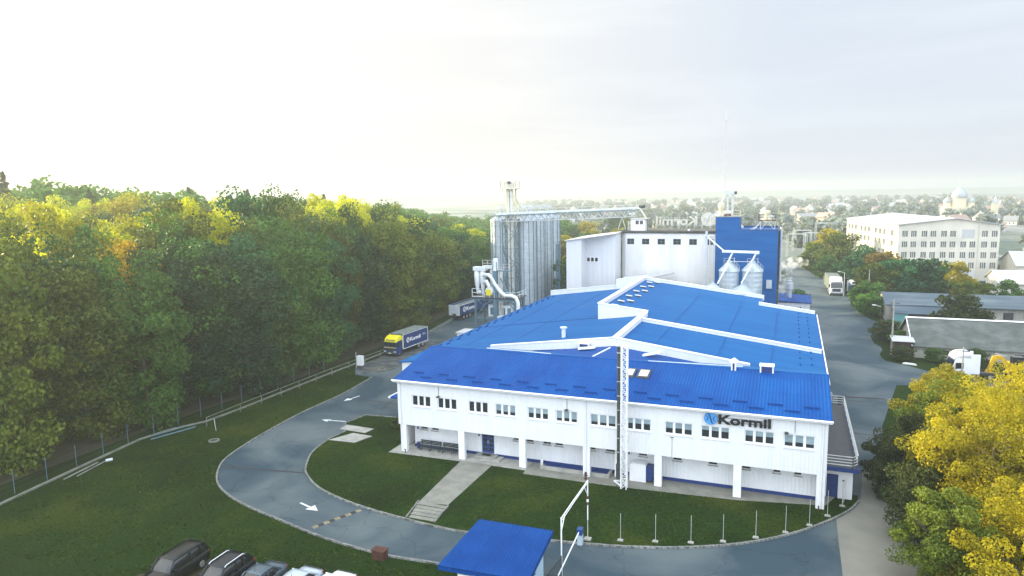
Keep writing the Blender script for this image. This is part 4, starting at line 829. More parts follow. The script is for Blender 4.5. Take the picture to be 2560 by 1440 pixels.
for x, z0 in ((-32.6, 17.2), (-48.8, 15.9)):
    if x > -40: MB().bar((x-.8, 142.3, z0), (x, 142.3, zf(x)), .14).bar((x+.8, 142.3, z0), (x, 142.3, zf(x)), .14).build('trestle', M['steel_paint'], br)
lm2 = empty('ladder_mast', (-49.5, 150, 0), 'thin ladder mast with small boxes standing right of the silo block', 'mast')
MB().lattice((-49.2, 150), .55, 0, 13.4, .9, .07).build('lattice', M['steel_blue'], lm2); MB().tube([(-48.7, 150, 0), (-48.7, 150, 14.2)], .12, 8).build('pipe', M['steel_blue'], lm2)
MB().box((-50.2, 149.6, 8.6), (-48.3, 150.4, 8.8)).box((-50.2, 149.6, 5.2), (-48.3, 150.4, 5.4)).build('platform', M['dark'], lm2)

# grain cleaning tower with cyclones
ct = empty('cleaning_tower', (-50.5, 118, 0), 'grain cleaning tower with white cyclones, looping duct and blue grey steel frame beside the hall', 'cleaning tower')
mb = MB()
for x in (-54.6, -46.7):
    for y in (117.2, 121.4): mb.bar((x, y, 0), (x, y, 5.7), .34)
for y in (117.2, 121.4):
    mb.bar((-54.8, y, 5.55), (-46.5, y, 5.55), .36); mb.bar((-54.8, y, 1.9), (-46.5, y, 1.9), .2); mb.bar((-54.6, y, 2.0), (-52.9, y, 4.4), .13); mb.bar((-52.9, y, 4.4), (-54.4, y, 5.4), .13); mb.bar((-52.9, y, 4.4), (-51.4, y, 5.4), .13); mb.bar((-46.7, y, 3.6), (-48.2, y, 5.4), .13)
for x in (-54.6, -46.7): mb.bar((x, 117.2, 5.55), (x, 121.4, 5.55), .3)
mb.build('frame', M['steel_blue'], ct)
pf = MB().box((-55.2, 116.8, 5.75), (-46.1, 121.8, 5.9)).build('platform', M['dark'], ct)
MB().rail([(-55.1, 116.9, 5.9), (-52.9, 116.9, 5.9)], 1.6, .1, (1, .55, .1), 1.1).rail([(-52.6, 116.9, 5.9), (-50.6, 116.9, 5.9)], 1.2, .07, (1, .5), 1.0).rail([(-48.6, 116.9, 5.9), (-46.2, 116.9, 5.9), (-46.2, 121.7, 5.9)], 1.1, .07, (1, .5), 1.2).build('railing', M['duct'], pf)
for x, y in ((-54.5, 118.0), (-53.35, 118.0), (-51.9, 119.3), (-50.4, 119.3)):
    o = MB().lathe([(0, 4.9), (.52, 4.9), (.56, 3.4), (.50, 2.6), (.20, .9), (.20, .5)], (x, y, 5.9), 18).build('cyclone', M['duct'], ct, smooth=True)
MB().lathe([(0, -.35), (.3, -.3), (.38, 0), (.3, .3), (0, .35)], (-53.9, 117.7, 6.8), 14).build('rotary_valve', M['duct'], ct, smooth=True)
MB().box((-55.1, 117.4, 10.82), (-52.6, 118.7, 11.5)).build('cyclone_header', M['duct'], ct)
MB().box((-53.2, 117.6, 11.2), (-50.6, 118.6, 11.75)).build('cyclone_header', M['duct'], ct)
MB().tube([(-52.9, 117.4, 10.0), (-51.8, 117.2, 10.1), (-51.1, 117.2, 9.5), (-50.5, 117.1, 8.4), (-49.4, 117.0, 7.0), (-48.6, 117, 6.4), (-47.2, 117, 6.4), (-46.4, 117, 6.1), (-46.0, 117, 5.2), (-45.9, 117, 3.3), (-46.3, 117, 2.5), (-47.0, 117, 2.3), (-50.0, 117, 2.25)], .36, 14).build('duct', M['duct'], ct, smooth=True)
MB().tube([(-52.6, 116.9, 8.6), (-52.1, 116.8, 9.0), (-51.7, 116.8, 8.2), (-51.5, 116.8, 7.0)], .36, 12).build('duct', M['duct'], ct, smooth=True)
fn = MB().tube([(-51.5, 116.5, 7.2), (-51.5, 117.2, 7.2)], .75, 18).build('fan', M['duct'], ct); MB().box((-52.0, 116.35, 6.4), (-51.1, 116.48, 7.5)).build('fan_motor', M['truck_yellow'], fn)
mc = MB().box((-50.95, 117.0, 0), (-50.1, 117.8, 12.6)).build('bucket_elevator', M['steel_blue'], ct); MB().lathe([(0, 13.2), (.45, 13.1), (.5, 12.6), (.5, 10.9)], (-50.5, 117.4, 0), 14).build('elevator_head', M['duct'], mc)
mb = MB().lattice((-49.5, 117.4), .6, 0, 11.2, .8, .06); mb.build('ladder', M['steel_paint'], ct)
MB().rail([(-52.9, 117, 11.75), (-50.9, 117, 11.75)], 1.1, .07, (1, .5), .9).rail([(-49.9, 117, 11.0), (-47.6, 117, 11.0)], 1.2, .06, (1, .5), .8).build('top_railing', M['steel_paint'], ct)
MB().box((-50, 116.9, 10.85), (-47.4, 118, 11.0)).build('top_deck', M['steel_blue'], ct)
mb = MB(); mb.bar((-49.4, 117.1, 9.6), (-47.6, 117.1, 6.1), .2); mb.bar((-48.4, 118, 6.0), (-48.4, 118, 7.4), .5); mb.build('chute', M['steel_blue'], ct)
gb = MB().box((-52.3, 117.9, 2.2), (-47.4, 120.6, 4.4)).build('separator', M['duct'], ct)
mb = MB()
for k in range(4): mb.box((-51.9+k*1.15, 117.85, 2.6), (-51.2+k*1.15, 117.9, 3.9))
mb.build('separator_panel', M['steel_blue'], gb)
MB().lathe([(0, 5.3), (.5, 5.3), (.5, 4.1), (0, 4.1)], (-48.2, 118.6, 0), 14).build('drum', M['silo_roof'], ct)

# ================================================================ MILL, SHED, BLUE TOWER
sh = empty('storage_shed', (-35, 130, 0), 'tall pale grey panelled shed with three small windows left of the white mill', 'shed')
mb = MB()
mb.quad((-39.2, 125, 0), (-36.3, 125, 0), (-36.3, 125, 16.3), (-39.2, 125, 15.95)); mb.build('front_panel', M['shed_panel'], sh)
mb = MB(); mb.quad((-36.3, 125, 0), (-36.3, 128.5, 0), (-36.3, 128.5, 16.25), (-36.3, 125, 16.3)); mb.quad((-30.68, 128.5, 0), (-30.68, 133, 0), (-30.68, 133, 17.1), (-30.68, 128.5, 16.95)); mb.quad((-39.2, 140, 0), (-39.2, 125, 0), (-39.2, 125, 15.95), (-39.2, 140, 15.9)); mb.build('side_wall', M['shed_panel_y'], sh)
mb = MB(); P = lambda u, d, z: (u, 128.5+d, z); holes = [(-36.2+.78*k, -35.6+.78*k, 11.85, 12.6) for k in range(3)]
wall_holes(mb, -36.3, -30.68, 0, 16.2, holes, 128.5, .15); mb.quad((-36.3, 128.5, 16.2), (-30.68, 128.5, 16.2), (-30.68, 128.5, 16.95)); mb.build('front_panel', M['shed_panel'], sh)
for a, b, c, d in holes:
    f = MB().box((a-.09, 128.4, c-.09), (b+.09, 128.48, c)).box((a-.09, 128.4, d), (b+.09, 128.48, d+.09)).box((a-.09, 128.4, c), (a, 128.48, d)).box((b, 128.4, c), (b+.09, 128.48, d)).build('window', M['white'], sh)
    MB().box((a, 128.6, c), (b, 128.65, d)).build('pane', M['glass'], f)
MB().slab([(-39.5, 124.7, 16.1), (-36.2, 124.7, 16.55), (-30.4, 128.2, 17.25), (-30.4, 133.0, 17.4), (-39.5, 140, 16.1)], .16).build('roof', M['pale_roof'], sh)
mi = empty('mill_building', (-22, 140, 0), 'white windowed flat roofed mill block between the grey shed and the blue tower', 'mill')
wins = [(-29.45,-28.1),(-26.6,-25.2),(-23.63,-22.25),(-20.7,-19.28),(-17.76,-16.36),(-14.7,-13.3)]
mb = MB(); wall_holes(mb, -29.75, -12.8, 0, 17.0, [(a, b, 14.87, 15.97) for a, b in wins], 133, .2); mb.build('wall', M['white_render'], mi)
mb = MB(); mb.quad((-29.75, 133, 0), (-29.75, 133, 17), (-30.6, 133.6, 17), (-30.6, 133.6, 0)); mb.quad((-30.6, 133.6, 0), (-30.6, 133.6, 17), (-30.6, 147, 17), (-30.6, 147, 0)); mb.quad((-12.8, 133, 0), (-12.8, 147, 0), (-12.8, 147, 17), (-12.8, 133, 17)); mb.quad((-30.6, 147, 0), (-30.6, 147, 17), (-12.8, 147, 17), (-12.8, 147, 0)); mb.build('side_wall', M['white_render'], mi)
for a, b in wins:
    f = MB().box((a, 133.1, 14.87), (b, 133.16, 14.93)).box((a, 133.1, 15.91), (b, 133.16, 15.97)).box(((a+b)/2-.03, 133.1, 14.93), ((a+b)/2+.03, 133.16, 15.91)).box((a, 133.1, 15.4), ((a+b)/2-.03, 133.16, 15.45)).box(((a+b)/2+.03, 133.1, 15.4), (b, 133.16, 15.45)).build('window', M['steel_blue'], mi)
    MB().box((a, 133.14, 14.87), (b, 133.2, 15.97)).build('pane', M['glass'], f)
MB().box((-30.8, 132.8, 17.002), (-12.6, 147.2, 17.25)).build('roof', M['bitumen'], mi)
mb = MB(); mb.box((-30.85, 132.7, 17.252), (-12.6, 133.05, 17.5)); mb.box((-30.85, 133.05, 17.252), (-30.5, 147.2, 17.55)); mb.build('parapet', M['bitumen'], mi)
MB().lathe([(0, .35), (.5, .25), (1.1, 0)], (-21.5, 134.5, 17.25), 12).build('roof_mound', M['bitumen'], mi)
MB().box((-18.2, 134, 17.25), (-17.8, 134.4, 17.75)).build('roof_vent', M['white'], mi)
ht = empty('rooftop_cabin', (-28, 138, 17.25), 'small white cabin with a twin window on the left end of the mill roof', 'cabin')
mb = MB(); wall_holes(mb, -29.6, -26.75, 17.25, 19.55, [(-28.7, -28.05, 18.5, 19.25), (-27.85, -27.2, 18.5, 19.25)], 137, .1); mb.quad((-26.75, 137, 17.25), (-26.75, 139.6, 17.25), (-26.75, 139.6, 19.55), (-26.75, 137, 19.55)); mb.quad((-29.6, 139.6, 17.25), (-29.6, 137, 17.25), (-29.6, 137, 19.55), (-29.6, 139.6, 19.55)); mb.build('wall', M['white'], ht)
for a in (-28.7, -27.85): MB().box((a, 137.06, 18.5), (a+.65, 137.1, 19.25)).build('window', M['glass'], ht)
MB().box((-29.8, 136.8, 19.552), (-26.2, 139.9, 19.68)).build('roof', M['pale_roof'], ht); MB().box((-26.45, 136.95, 17.25), (-26.3, 137.1, 19.55)).build('corner_post', M['dark'], ht)
MB().lattice((-29.9, 136.8), .4, 17.25, 19.2, .5, .04).build('ladder', M['steel_paint'], ht)
# company lettering on a scaffold along the back of the mill roof, seen from behind
ls = empty('rooftop_sign', (-19, 146, 17.25), 'pale rooftop letters on a pipe scaffold, seen from behind above the mill', 'rooftop sign')
mb = MB()
for k in range(9): x = -26.2 + k * 1.55; mb.bar((x, 146.2, 17.25), (x, 146.2, 19.9 if k < 6 else 20.8), .05); mb.bar((x, 144.8, 17.25), (x, 146.2, 19.4), .04)
for z in (17.9, 19.4): mb.bar((-26.2, 146.2, z), (-13.8, 146.2, z), .05)
mb.build('scaffold', M['steel_paint'], ls)
m_let = mat('cream_sign_letters', (0.60, 0.58, 0.50), .6)
lettering('rooftop_lettering', 'Kormil', (-18.0, 146.5, 17.95), (-1, 0, 0), (0, 0, 1), 8.4, 1.75, m_let, ls, .06, .02)
emblem((-15.9, 146.5, 19.15), (-1, 0, 0), (0, 0, 1), 1.45, ls, m_let, M['steel_paint'], t=.08)

bt = empty('blue_tower', (-7, 135, 0), 'tall windowless blue clad tower right of the white mill', 'tower')
mb = MB(); mb.box((-12.75, 130, 0), (-2.25, 140.5, 17.75)); mb.build('tower_block', M['blue_tower'], bt)
mb = MB(); mb.box((-12.76, 129.98, 17.752), (-8.65, 134.4, 20.15)); mb.build('upper_block', M['blue_tower'], bt)
mb = MB(); mb.box((-8.64, 130, 17.752), (-2.25, 130.2, 17.95)); mb.box((-2.45, 130.2, 17.752), (-2.25, 140.5, 18.0)); mb.box((-8.6, 140.3, 17.752), (-2.46, 140.5, 18.1)); mb.build('parapet', M['blue_dark'], bt)
MB().box((-12.85, 129.9, 20.152), (-8.55, 134.5, 20.28)).build('roof', M['concrete'], bt)
MB().box((-2.25, 130, 1), (-1.9, 132, 7.2)).box((-2.248, 134, 5), (-1.95, 137, 17.5)).build('side_duct', M['dark'], bt)
MB().tube([(-1.75, 133.5, 8.5), (-1.75, 133.5, 18.2)], .22, 10).build('exhaust_pipe', M['steel'], bt)
MB().rail([(-12.6, 130.1, 20.28), (-8.8, 130.1, 20.28), (-8.8, 134.3, 20.28)], 1.0, .05, (1, .5), 1.3).build('railing', M['cream_steel'], bt)
MB().box((-3.9, 129.6, 7.6), (-3.0, 129.95, 9.1)).build('wall_hatch', M['steel'], bt)
et = empty('rooftop_elevator', (-10.8, 132, 20.28), 'cream bucket elevator head with spout and cyclone on top of the blue tower', 'elevator')
for x in (-10.95, -10.1): MB().box((x-.16, 131.8, 20.28), (x+.16, 132.1, 24.0)).build('elevator_leg', M['steel_paint'], et)
MB().box((-11.3, 131.6, 24.0), (-9.8, 132.3, 24.75)).build('elevator_head', M['steel_paint'], et); MB().tube([(-9.8, 131.95, 24.4), (-9.4, 131.95, 24.4)], .28, 10).build('drive_motor', M['dark'], et)
MB().tube([(-11.3, 131.9, 24.1), (-12.2, 131.9, 22.2), (-12.2, 131.9, 20.4)], .16, 8).build('spout', M['steel_paint'], et)
MB().lathe([(0, 2.2), (.35, 2.1), (.6, 1.8), (.55, 1.2), (.22, .3), (.22, 0)], (-12.0, 131.6, 20.6), 14).build('cyclone', M['cream_steel'], et)
MB().lathe([(0, .5), (.5, .35), (.7, 0)], (-10.9, 131, 20.28), 12).build('vent_cap', M['rust'], et)
am = empty('radio_mast', (-11.6, 133.5, 20.28), 'very thin tall radio mast rising from the blue tower', 'radio mast')
MB().lattice((-11.6, 133.5), .30, 20.28, 37.6, 1.0, .032, tri=True).build('lattice', M['steel_paint'], am); MB().tube([(-11.6, 133.5, 37.5), (-11.6, 133.5, 39.1)], .035, 6).build('whip', M['steel_paint'], am); MB().box((-11.8, 133.3, 37.3), (-11.4, 133.7, 38.0)).build('antenna_box', M['steel_paint'], am)
mb = MB()
for dx, dy in ((-.9, -3), (2.6, .6), (-.9, .8)): mb.bar((-11.6, 133.5, 33), (-11.6+dx, 133.5+dy, 20.3), .015)
mb.build('guy_wire', M['steel_paint'], am)
fp2 = empty('rooftop_filter', (-4.2, 133, 17.8), 'small filter unit on a railed stilt platform at the right of the blue tower roof', 'filter unit')
for x in (-5.3, -2.9):
    for y in (132.2, 134): MB().bar((x, y, 17.75), (x+.1, y, 19.35), .12).build('leg', M['steel'], fp2)
    MB().bar((x, 132.2, 17.75), (-4.1, 132.2, 19.35), .1).build('brace', M['steel'], fp2)
MB().bar((-6.4, 132.2, 17.8), (-5.2, 132.2, 19.2), .2).build('inlet_duct', M['steel'], fp2); MB().bar((-7.0, 132.2, 17.8), (-5.9, 132.2, 18.3), .3).build('inlet_duct', M['steel'], fp2)
MB().box((-5.6, 131.9, 19.35), (-2.7, 134.3, 19.47)).build('platform', M['rust'], fp2)
MB().rail([(-5.6, 131.95, 19.47), (-2.75, 131.95, 19.47), (-2.75, 134.2, 19.47), (-5.6, 134.2, 19.47), (-5.6, 131.95, 19.47)], 1.0, .05, (1, .5), 1.0).build('railing', M['rust'], fp2)
MB().lathe([(0, 1.75), (.55, 1.65), (.6, 1.3), (.45, 1.2), (.45, .5), (.8, .3), (.8, 0)], (-4.2, 133, 19.5), 16).build('filter_body', M['cream_steel'], fp2)

# ladder frame at the mill / tower joint
lf = empty('ladder_elevator', (-13.5, 126.8, 0), 'slim ladder framed elevator leg against the right end of the white mill', 'elevator')
MB().box((-14.15, 126.6, 0), (-13.75, 127, 17.8)).build('elevator_leg', M['steel'], lf); MB().lattice((-13.05, 127), .75, 0, 17.2, 1.3, .06).build('ladder', M['steel_paint'], lf)
MB().box((-14.5, 126.3, 16.9), (-12.7, 127.4, 17.0)).build('platform', M['steel_paint'], lf)
# two grain bins with cones and pipes
def small_bin(x, y, r, h, hc, lab, body=True):
    o = empty('feed_bin', (x, y, 0), lab, 'bin', 'small steel bins before the blue tower')
    MB().lathe([(r, 0), (r, h)], (x, y, 0), 36).build('body', M['silo_plain'], o, smooth=True)
    MB().lathe([(r+.12, h-.06), (r+.1, h+.03), (.3, h+hc), (.3, h+hc+.25), (0, h+hc+.3)], (x, y, 0), 24).build('roof', M['silo_roof'], o)
    mb = MB()
    for k in range(18): a = 2*math.pi*k/18; mb.bar((x+(r+.08)*math.cos(a), y+(r+.08)*math.sin(a), h+.08), (x+.3*math.cos(a), y+.3*math.sin(a), h+hc+.04), .05)
    mb.build('roof_rib', M['steel'], o); return o
b1 = small_bin(-9.7, 123, 1.62, 11.35, 1.5, 'left galvanised bin with conical roof in front of the blue tower')
b2 = small_bin(-5.95, 123, 1.62, 11.45, 1.5, 'right galvanised bin with conical roof in front of the blue tower')
small_bin(-7.3, 119.9, 2.15, 8.05, 1.3, 'wide conical roof of a low bin peeping over the hall parapet')
small_bin(-12.1, 119.9, 1.15, 8.8, .7, 'small conical roof of a low bin beside the mill ladder')
for o, x in ((b1, -9.7), (b2, -5.95)):
    mb = MB(); mb.rail([(x-.8, 122.2, 12.6), (x+.8, 122.2, 12.6), (x+.8, 123.8, 12.6)], .9, .04, (1, .5), .8)
    mb.rail([(x+.9, 122.3, 12.2), (x+1.7, 122.3, 11.3)], .9, .04, (1, .5), .5); mb.build('catwalk', M['steel_paint'], o)
    MB().lattice((x+.1, 121.3), .35, 8.5, 12.6, .6, .05).build('ladder', M['steel_paint'], o)
cp = empty('bin_conveyor', (-9, 121, 14), 'white horizontal conveyor and slanting spouts feeding the two bins', 'conveyor')
MB().slab([(-10.9, 122.6, 14.85), (-5.2, 122.6, 14.75), (-5.2, 123.0, 14.75), (-10.9, 123.0, 14.85)], .4).build('trough', M['duct'], cp)
MB().lathe([(0, .25), (.38, .25), (.38, -.25), (0, -.25)], (-5.3, 122.8, 14.5), 12).build('end_drum', M['duct'], cp)
MB().tube([(-13.4, 123.5, 17.0), (-10.7, 122.8, 14.8)], .12, 8).build('spout', M['duct'], cp)
for a, b in (((-9.2, 122.8, 14.4), (-9.75, 122.9, 13.1)), ((-5.4, 122.8, 14.4), (-5.95, 122.9, 13.2)), ((-9.7, 121.2, 12.7), (-11.3, 120.2, 9.4)), ((-6.0, 121.2, 12.6), (-7.5, 120.2, 9.6))):
    MB().tube([a, b], .13, 8).build('spout', M['duct'], cp)
MB().bar((-9.4, 122.2, 13.0), (-6.2, 122.2, 13.0), .08).build('tie_bar', M['steel_paint'], cp)
bo = empty('boiler_house', (1, 146, 0), 'low white boiler house with a flat blue roof at the foot of the blue tower', 'boiler house')
MB().box((-2.2, 142, 0), (3.6, 152, 3.3)).build('wall', M['shed_panel'], bo); MB().slab([(-2.3, 141.7, 3.75), (3.95, 141.7, 3.45), (3.95, 152.3, 3.45), (-2.3, 152.3, 3.75)], .14).build('roof', M['roof_rib'], bo)
mb = MB(); mb.tube([(2.0, 141.9, 1.0), (2.0, 141.9, 2.6)], .12, 8); mb.bar((1.4, 141.8, 1.6), (2.6, 141.8, 1.6), .1); mb.build('valve_pipe', M['dark'], bo)
st_ = empty('exhaust_stack', (-.1, 147, 3.6), 'short steel exhaust stack steaming on the boiler house roof', 'stack')
MB().lathe([(.45, 0), (.5, 1.6), (.75, 1.7), (.75, 2.9), (.5, 3.0), (.5, 3.4), (0, 3.4)], (-.1, 147, 3.6), 16).build('casing', M['steel'], st_)

# ================================================================ VEHICLES
def loft(secs, cap=True):
    """secs: list of rings (equal length lists of 3-D points)"""
    mb = MB(); n = len(secs[0]); vs = [p for s in secs for p in s]
    fs = [(i*n+k, i*n+(k+1) % n, (i+1)*n+(k+1) % n, (i+1)*n+k) for i in range(len(secs)-1) for k in range(n)]
    if cap: fs += [tuple(range(n-1, -1, -1)), tuple(range((len(secs)-1)*n, len(secs)*n))]
    return mb.add(vs, fs)
def wheel(par, x, y, r, w, name='wheel', local=True):
    sgn = 1 if x > 0 else -1
    o = MB().tube([(x - sgn*w, y, r), (x - sgn*w*.85, y, r), (x - sgn*.03, y, r), (x, y, r)], [r*.93, r, r, r*.92], 20).build(name, M['rubber'], par, world_coords=False)
    MB().tube([(x - sgn*.02, y, r), (x + sgn*.012, y, r)], [r*.66, r*.62], 14).build('rim', M['rim'], o, world_coords=False)
    return o
def car(kind, paint, label, x, y, rot, rails=None, name='parked_car'):
    c = empty(name, (0, 0, 0), label, 'car', 'cars parked side by side at the edge of the grass')
    L, W, H = {'suv': (4.65, 1.84, 1.72), 'cross': (4.4, 1.82, 1.66), 'sedan': (4.35, 1.70, 1.44)}[kind]
    h = W / 2; F = -L/2; B = L/2
    if kind == 'sedan': st = [(F, .42, .58, .78), (F+.12, .30, .70, .93), (F+.7, .24, .80, 1.0), (F+1.25, .22, .90, 1.0), (0, .22, .92, 1.0), (B-1.15, .22, .95, 1.0), (B-.35, .26, .97, .97), (B-.05, .34, .93, .90), (B, .42, .72, .84)]
    elif kind == 'cross': st = [(F, .45, .68, .80), (F+.12, .34, .85, .94), (F+.7, .28, .97, 1.0), (F+1.15, .26, 1.03, 1.0), (0, .26, 1.05, 1.0), (B-.9, .26, 1.08, 1.0), (B-.25, .3, 1.1, .97), (B-.03, .36, 1.05, .90), (B, .45, .8, .86)]
    else: st = [(F, .48, .78, .84), (F+.10, .38, .93, .95), (F+.8, .32, 1.02, 1.0), (F+1.25, .3, 1.08, 1.0), (0, .3, 1.1, 1.0), (B-.9, .3, 1.1, 1.0), (B-.2, .33, 1.1, .98), (B-.03, .4, 1.05, .94), (B, .48, .85, .9)]
    secs = []
    for yy, zl, zt, wf in st:
        w = h * wf; m = (zl + zt) / 2
        secs.append([(-w*.94, yy, zl), (-w, yy, m-.05), (-w*.985, yy, m+.12), (-w*.90, yy, zt), (-w*.45, yy, zt+.025), (w*.45, yy, zt+.025), (w*.90, yy, zt), (w*.985, yy, m+.12), (w, yy, m-.05), (w*.94, yy, zl)][::-1])
    body = loft(secs).build('body', paint, c, True, False)
    # greenhouse: windscreen base, roof front, roof rear, rear window base
    g = {'sedan': (F+1.15, F+1.95, B-1.35, B-.62, .92, .93), 'cross': (F+1.0, F+1.75, B-.75, B-.22, 1.02, 1.08), 'suv': (F+1.12, F+1.75, B-.45, B-.12, 1.06, 1.1)}[kind]
    def ring(yy, zb, zt, wb, wt): return [(-wb, yy, zb), (-wt, yy, zt), (-wt*.5, yy, zt+.02), (wt*.5, yy, zt+.02), (wt, yy, zt), (wb, yy, zb)][::-1]
    rf = H - .03; gw = h*.93; rw = h*.70
    lo = [ring(g[0], g[4]-.04, g[4], gw*.93, gw*.90), ring((g[0]+g[1])/2, g[4]-.04, (g[4]+rf)/2+.03, gw, (gw+rw)/2), ring(g[1], g[4], rf, gw, rw), ring((g[1]+g[2])/2, g[4], H, gw, rw*1.03), ring(g[2], g[5]-.04, rf-.01, gw, rw), ring((g[2]+g[3])/2+.02, g[5]-.04, (g[5]+rf)/2+.02, gw*.98, (gw+rw)/2*.97), ring(g[3], g[5]-.04, g[5], gw*.92, gw*.88)]
    loft(lo).build('glasshouse', M['glass'], c, True, False)
    # roof skin, pillars
    mb = MB(); y0, y1 = g[1]-.05, g[2]+.06; n = 6; secs = []
    for i in range(n+1):
        t = i/n; yy = y0 + (y1-y0)*t; zz = rf + .03*math.sin(math.pi*t) + .005; e = rw + .035
        secs.append([(-e-.03, yy, zz-.07), (-e, yy, zz), (-e*.5, yy, zz+.03), (e*.5, yy, zz+.03), (e, yy, zz), (e+.03, yy, zz-.07)][::-1])
    loft(secs).build('roof', paint, c, True, False)
    ym = (g[1]+g[2])/2
    for s in (-1, 1):
        pl = [((s*gw*.92, g[0]+.02, g[4]), (s*(rw+.02), g[1]-.02, rf), .07), ((s*gw*.92, g[3]-.02, g[5]), (s*(rw+.02), g[2]+.02, rf), .10 if kind == 'sedan' else .16), ((s*(gw+.005), ym, g[4]), (s*(rw+.04), ym-.03, rf), .07)]
        if kind != 'sedan': pl.append(((s*(gw+.005), g[2]-.35, g[5]), (s*(rw+.04), g[2]-.3, rf), .09))
        for p_, q_, w_ in pl: MB().bar(p_, q_, w_).build('window_pillar', paint, c, False, False)
    r = .31 if kind == 'sedan' else .36
    for yy in (F+.82, B-.85):
        for s in (-1, 1): wheel(c, s*(h-.005), yy, r, .2)
    for s in (-1, 1):
        MB().slab([(s*h*.5, F+.1, st[1][2]-.02), (s*h*.86, F+.18, st[1][2]-.02), (s*h*.88, F+.42, st[1][2]+.06), (s*h*.55, F+.3, st[1][2]+.06)][::s], .12).build('headlight', M['glass_sky'], c, False, False)
        MB().box((min(s*h*.62, s*h*.90), B-.12, st[-2][2]-.25), (max(s*h*.62, s*h*.90), B-.01, st[-2][2]-.05)).build('tail_light', mat('tail_light_red', (.25, .02, .01), .3) if 'tail_light_red' not in bpy.data.materials else bpy.data.materials['tail_light_red'], c, False, False)
        MB().box((min(s*h*.97, s*(h+.16)), g[0]+.25, g[4]+.02), (max(s*h*.97, s*(h+.16)), g[0]+.38, g[4]+.16)).build('mirror', paint, c, False, False)
    if rails:
        for s in (-1, 1):
            MB().tube([(s*(rw+.0), g[1]+.05, rf+.02), (s*(rw+.0), g[1]+.2, rf+.1), (s*(rw+.0), g[2]-.2, rf+.1), (s*(rw+.0), g[2]-.05, rf+.02)], .03, 6).build('roof_rail', rails, c, False, False)
    MB().box((-.26, F-.012, .42), (.26, F+.01, .54)).build('number_plate', M['white'], c, False, False)
    if kind == 'sedan':
        mb = MB(); mb.bar((-h*.8, B-.12, .99), (h*.8, B-.12, .99), .05); mb.build('bumper_lip', M['dark'], c, False, False)
    MB().bar((0.0, g[1]+.12, rf+.03), (0, g[1]+.22, rf+.26), .02).build('aerial', M['black'], c, False, False)
    c.location = (x, y, 0.02); c.rotation_euler.z = rot; return c
def paint(n, c, mt=.4, r=.3):
    m = mat(n, c, r, metal=mt, spec=.35); m.node_tree.nodes['Principled BSDF'].inputs['Coat Weight'].default_value = .15; return m
P_blk = paint('black_car_paint', (.012, .014, .016)); P_blk2 = paint('deep_blue_black_paint', (.010, .014, .022)); P_gry = paint('blue_grey_car_paint', (.075, .11, .14)); P_sil = paint('silver_blue_car_paint', (.46, .53, .60), .3); P_wht = paint('white_car_paint', (.74, .77, .80), .05)
car('suv', P_blk, 'black estate car with dark side windows, at the left end of the parked row', -37.3, 31.8, R(3))
car('cross', P_blk2, 'black crossover with two bright roof rails in the parked row', -33.5, 32.1, R(2), M['duct'])
car('sedan', P_gry, 'blue grey saloon car parked between a black crossover and a silver car', -30.95, 32.35, R(1))
car('sedan', P_sil, 'pale silver blue saloon car parked between the grey saloon and the white car', -28.3, 32.6, R(0))
car('sedan', P_wht, 'white saloon car at the right end of the parked row', -25.95, 32.9, R(-1))
tri_poly('car_park', [(-40, 20), (-40, 31.2), (-37.8, 34.4), (-35, 34.7), (-30, 35.0), (-24.9, 35.6), (-24, 20)], 0.014, M['forest_floor'])

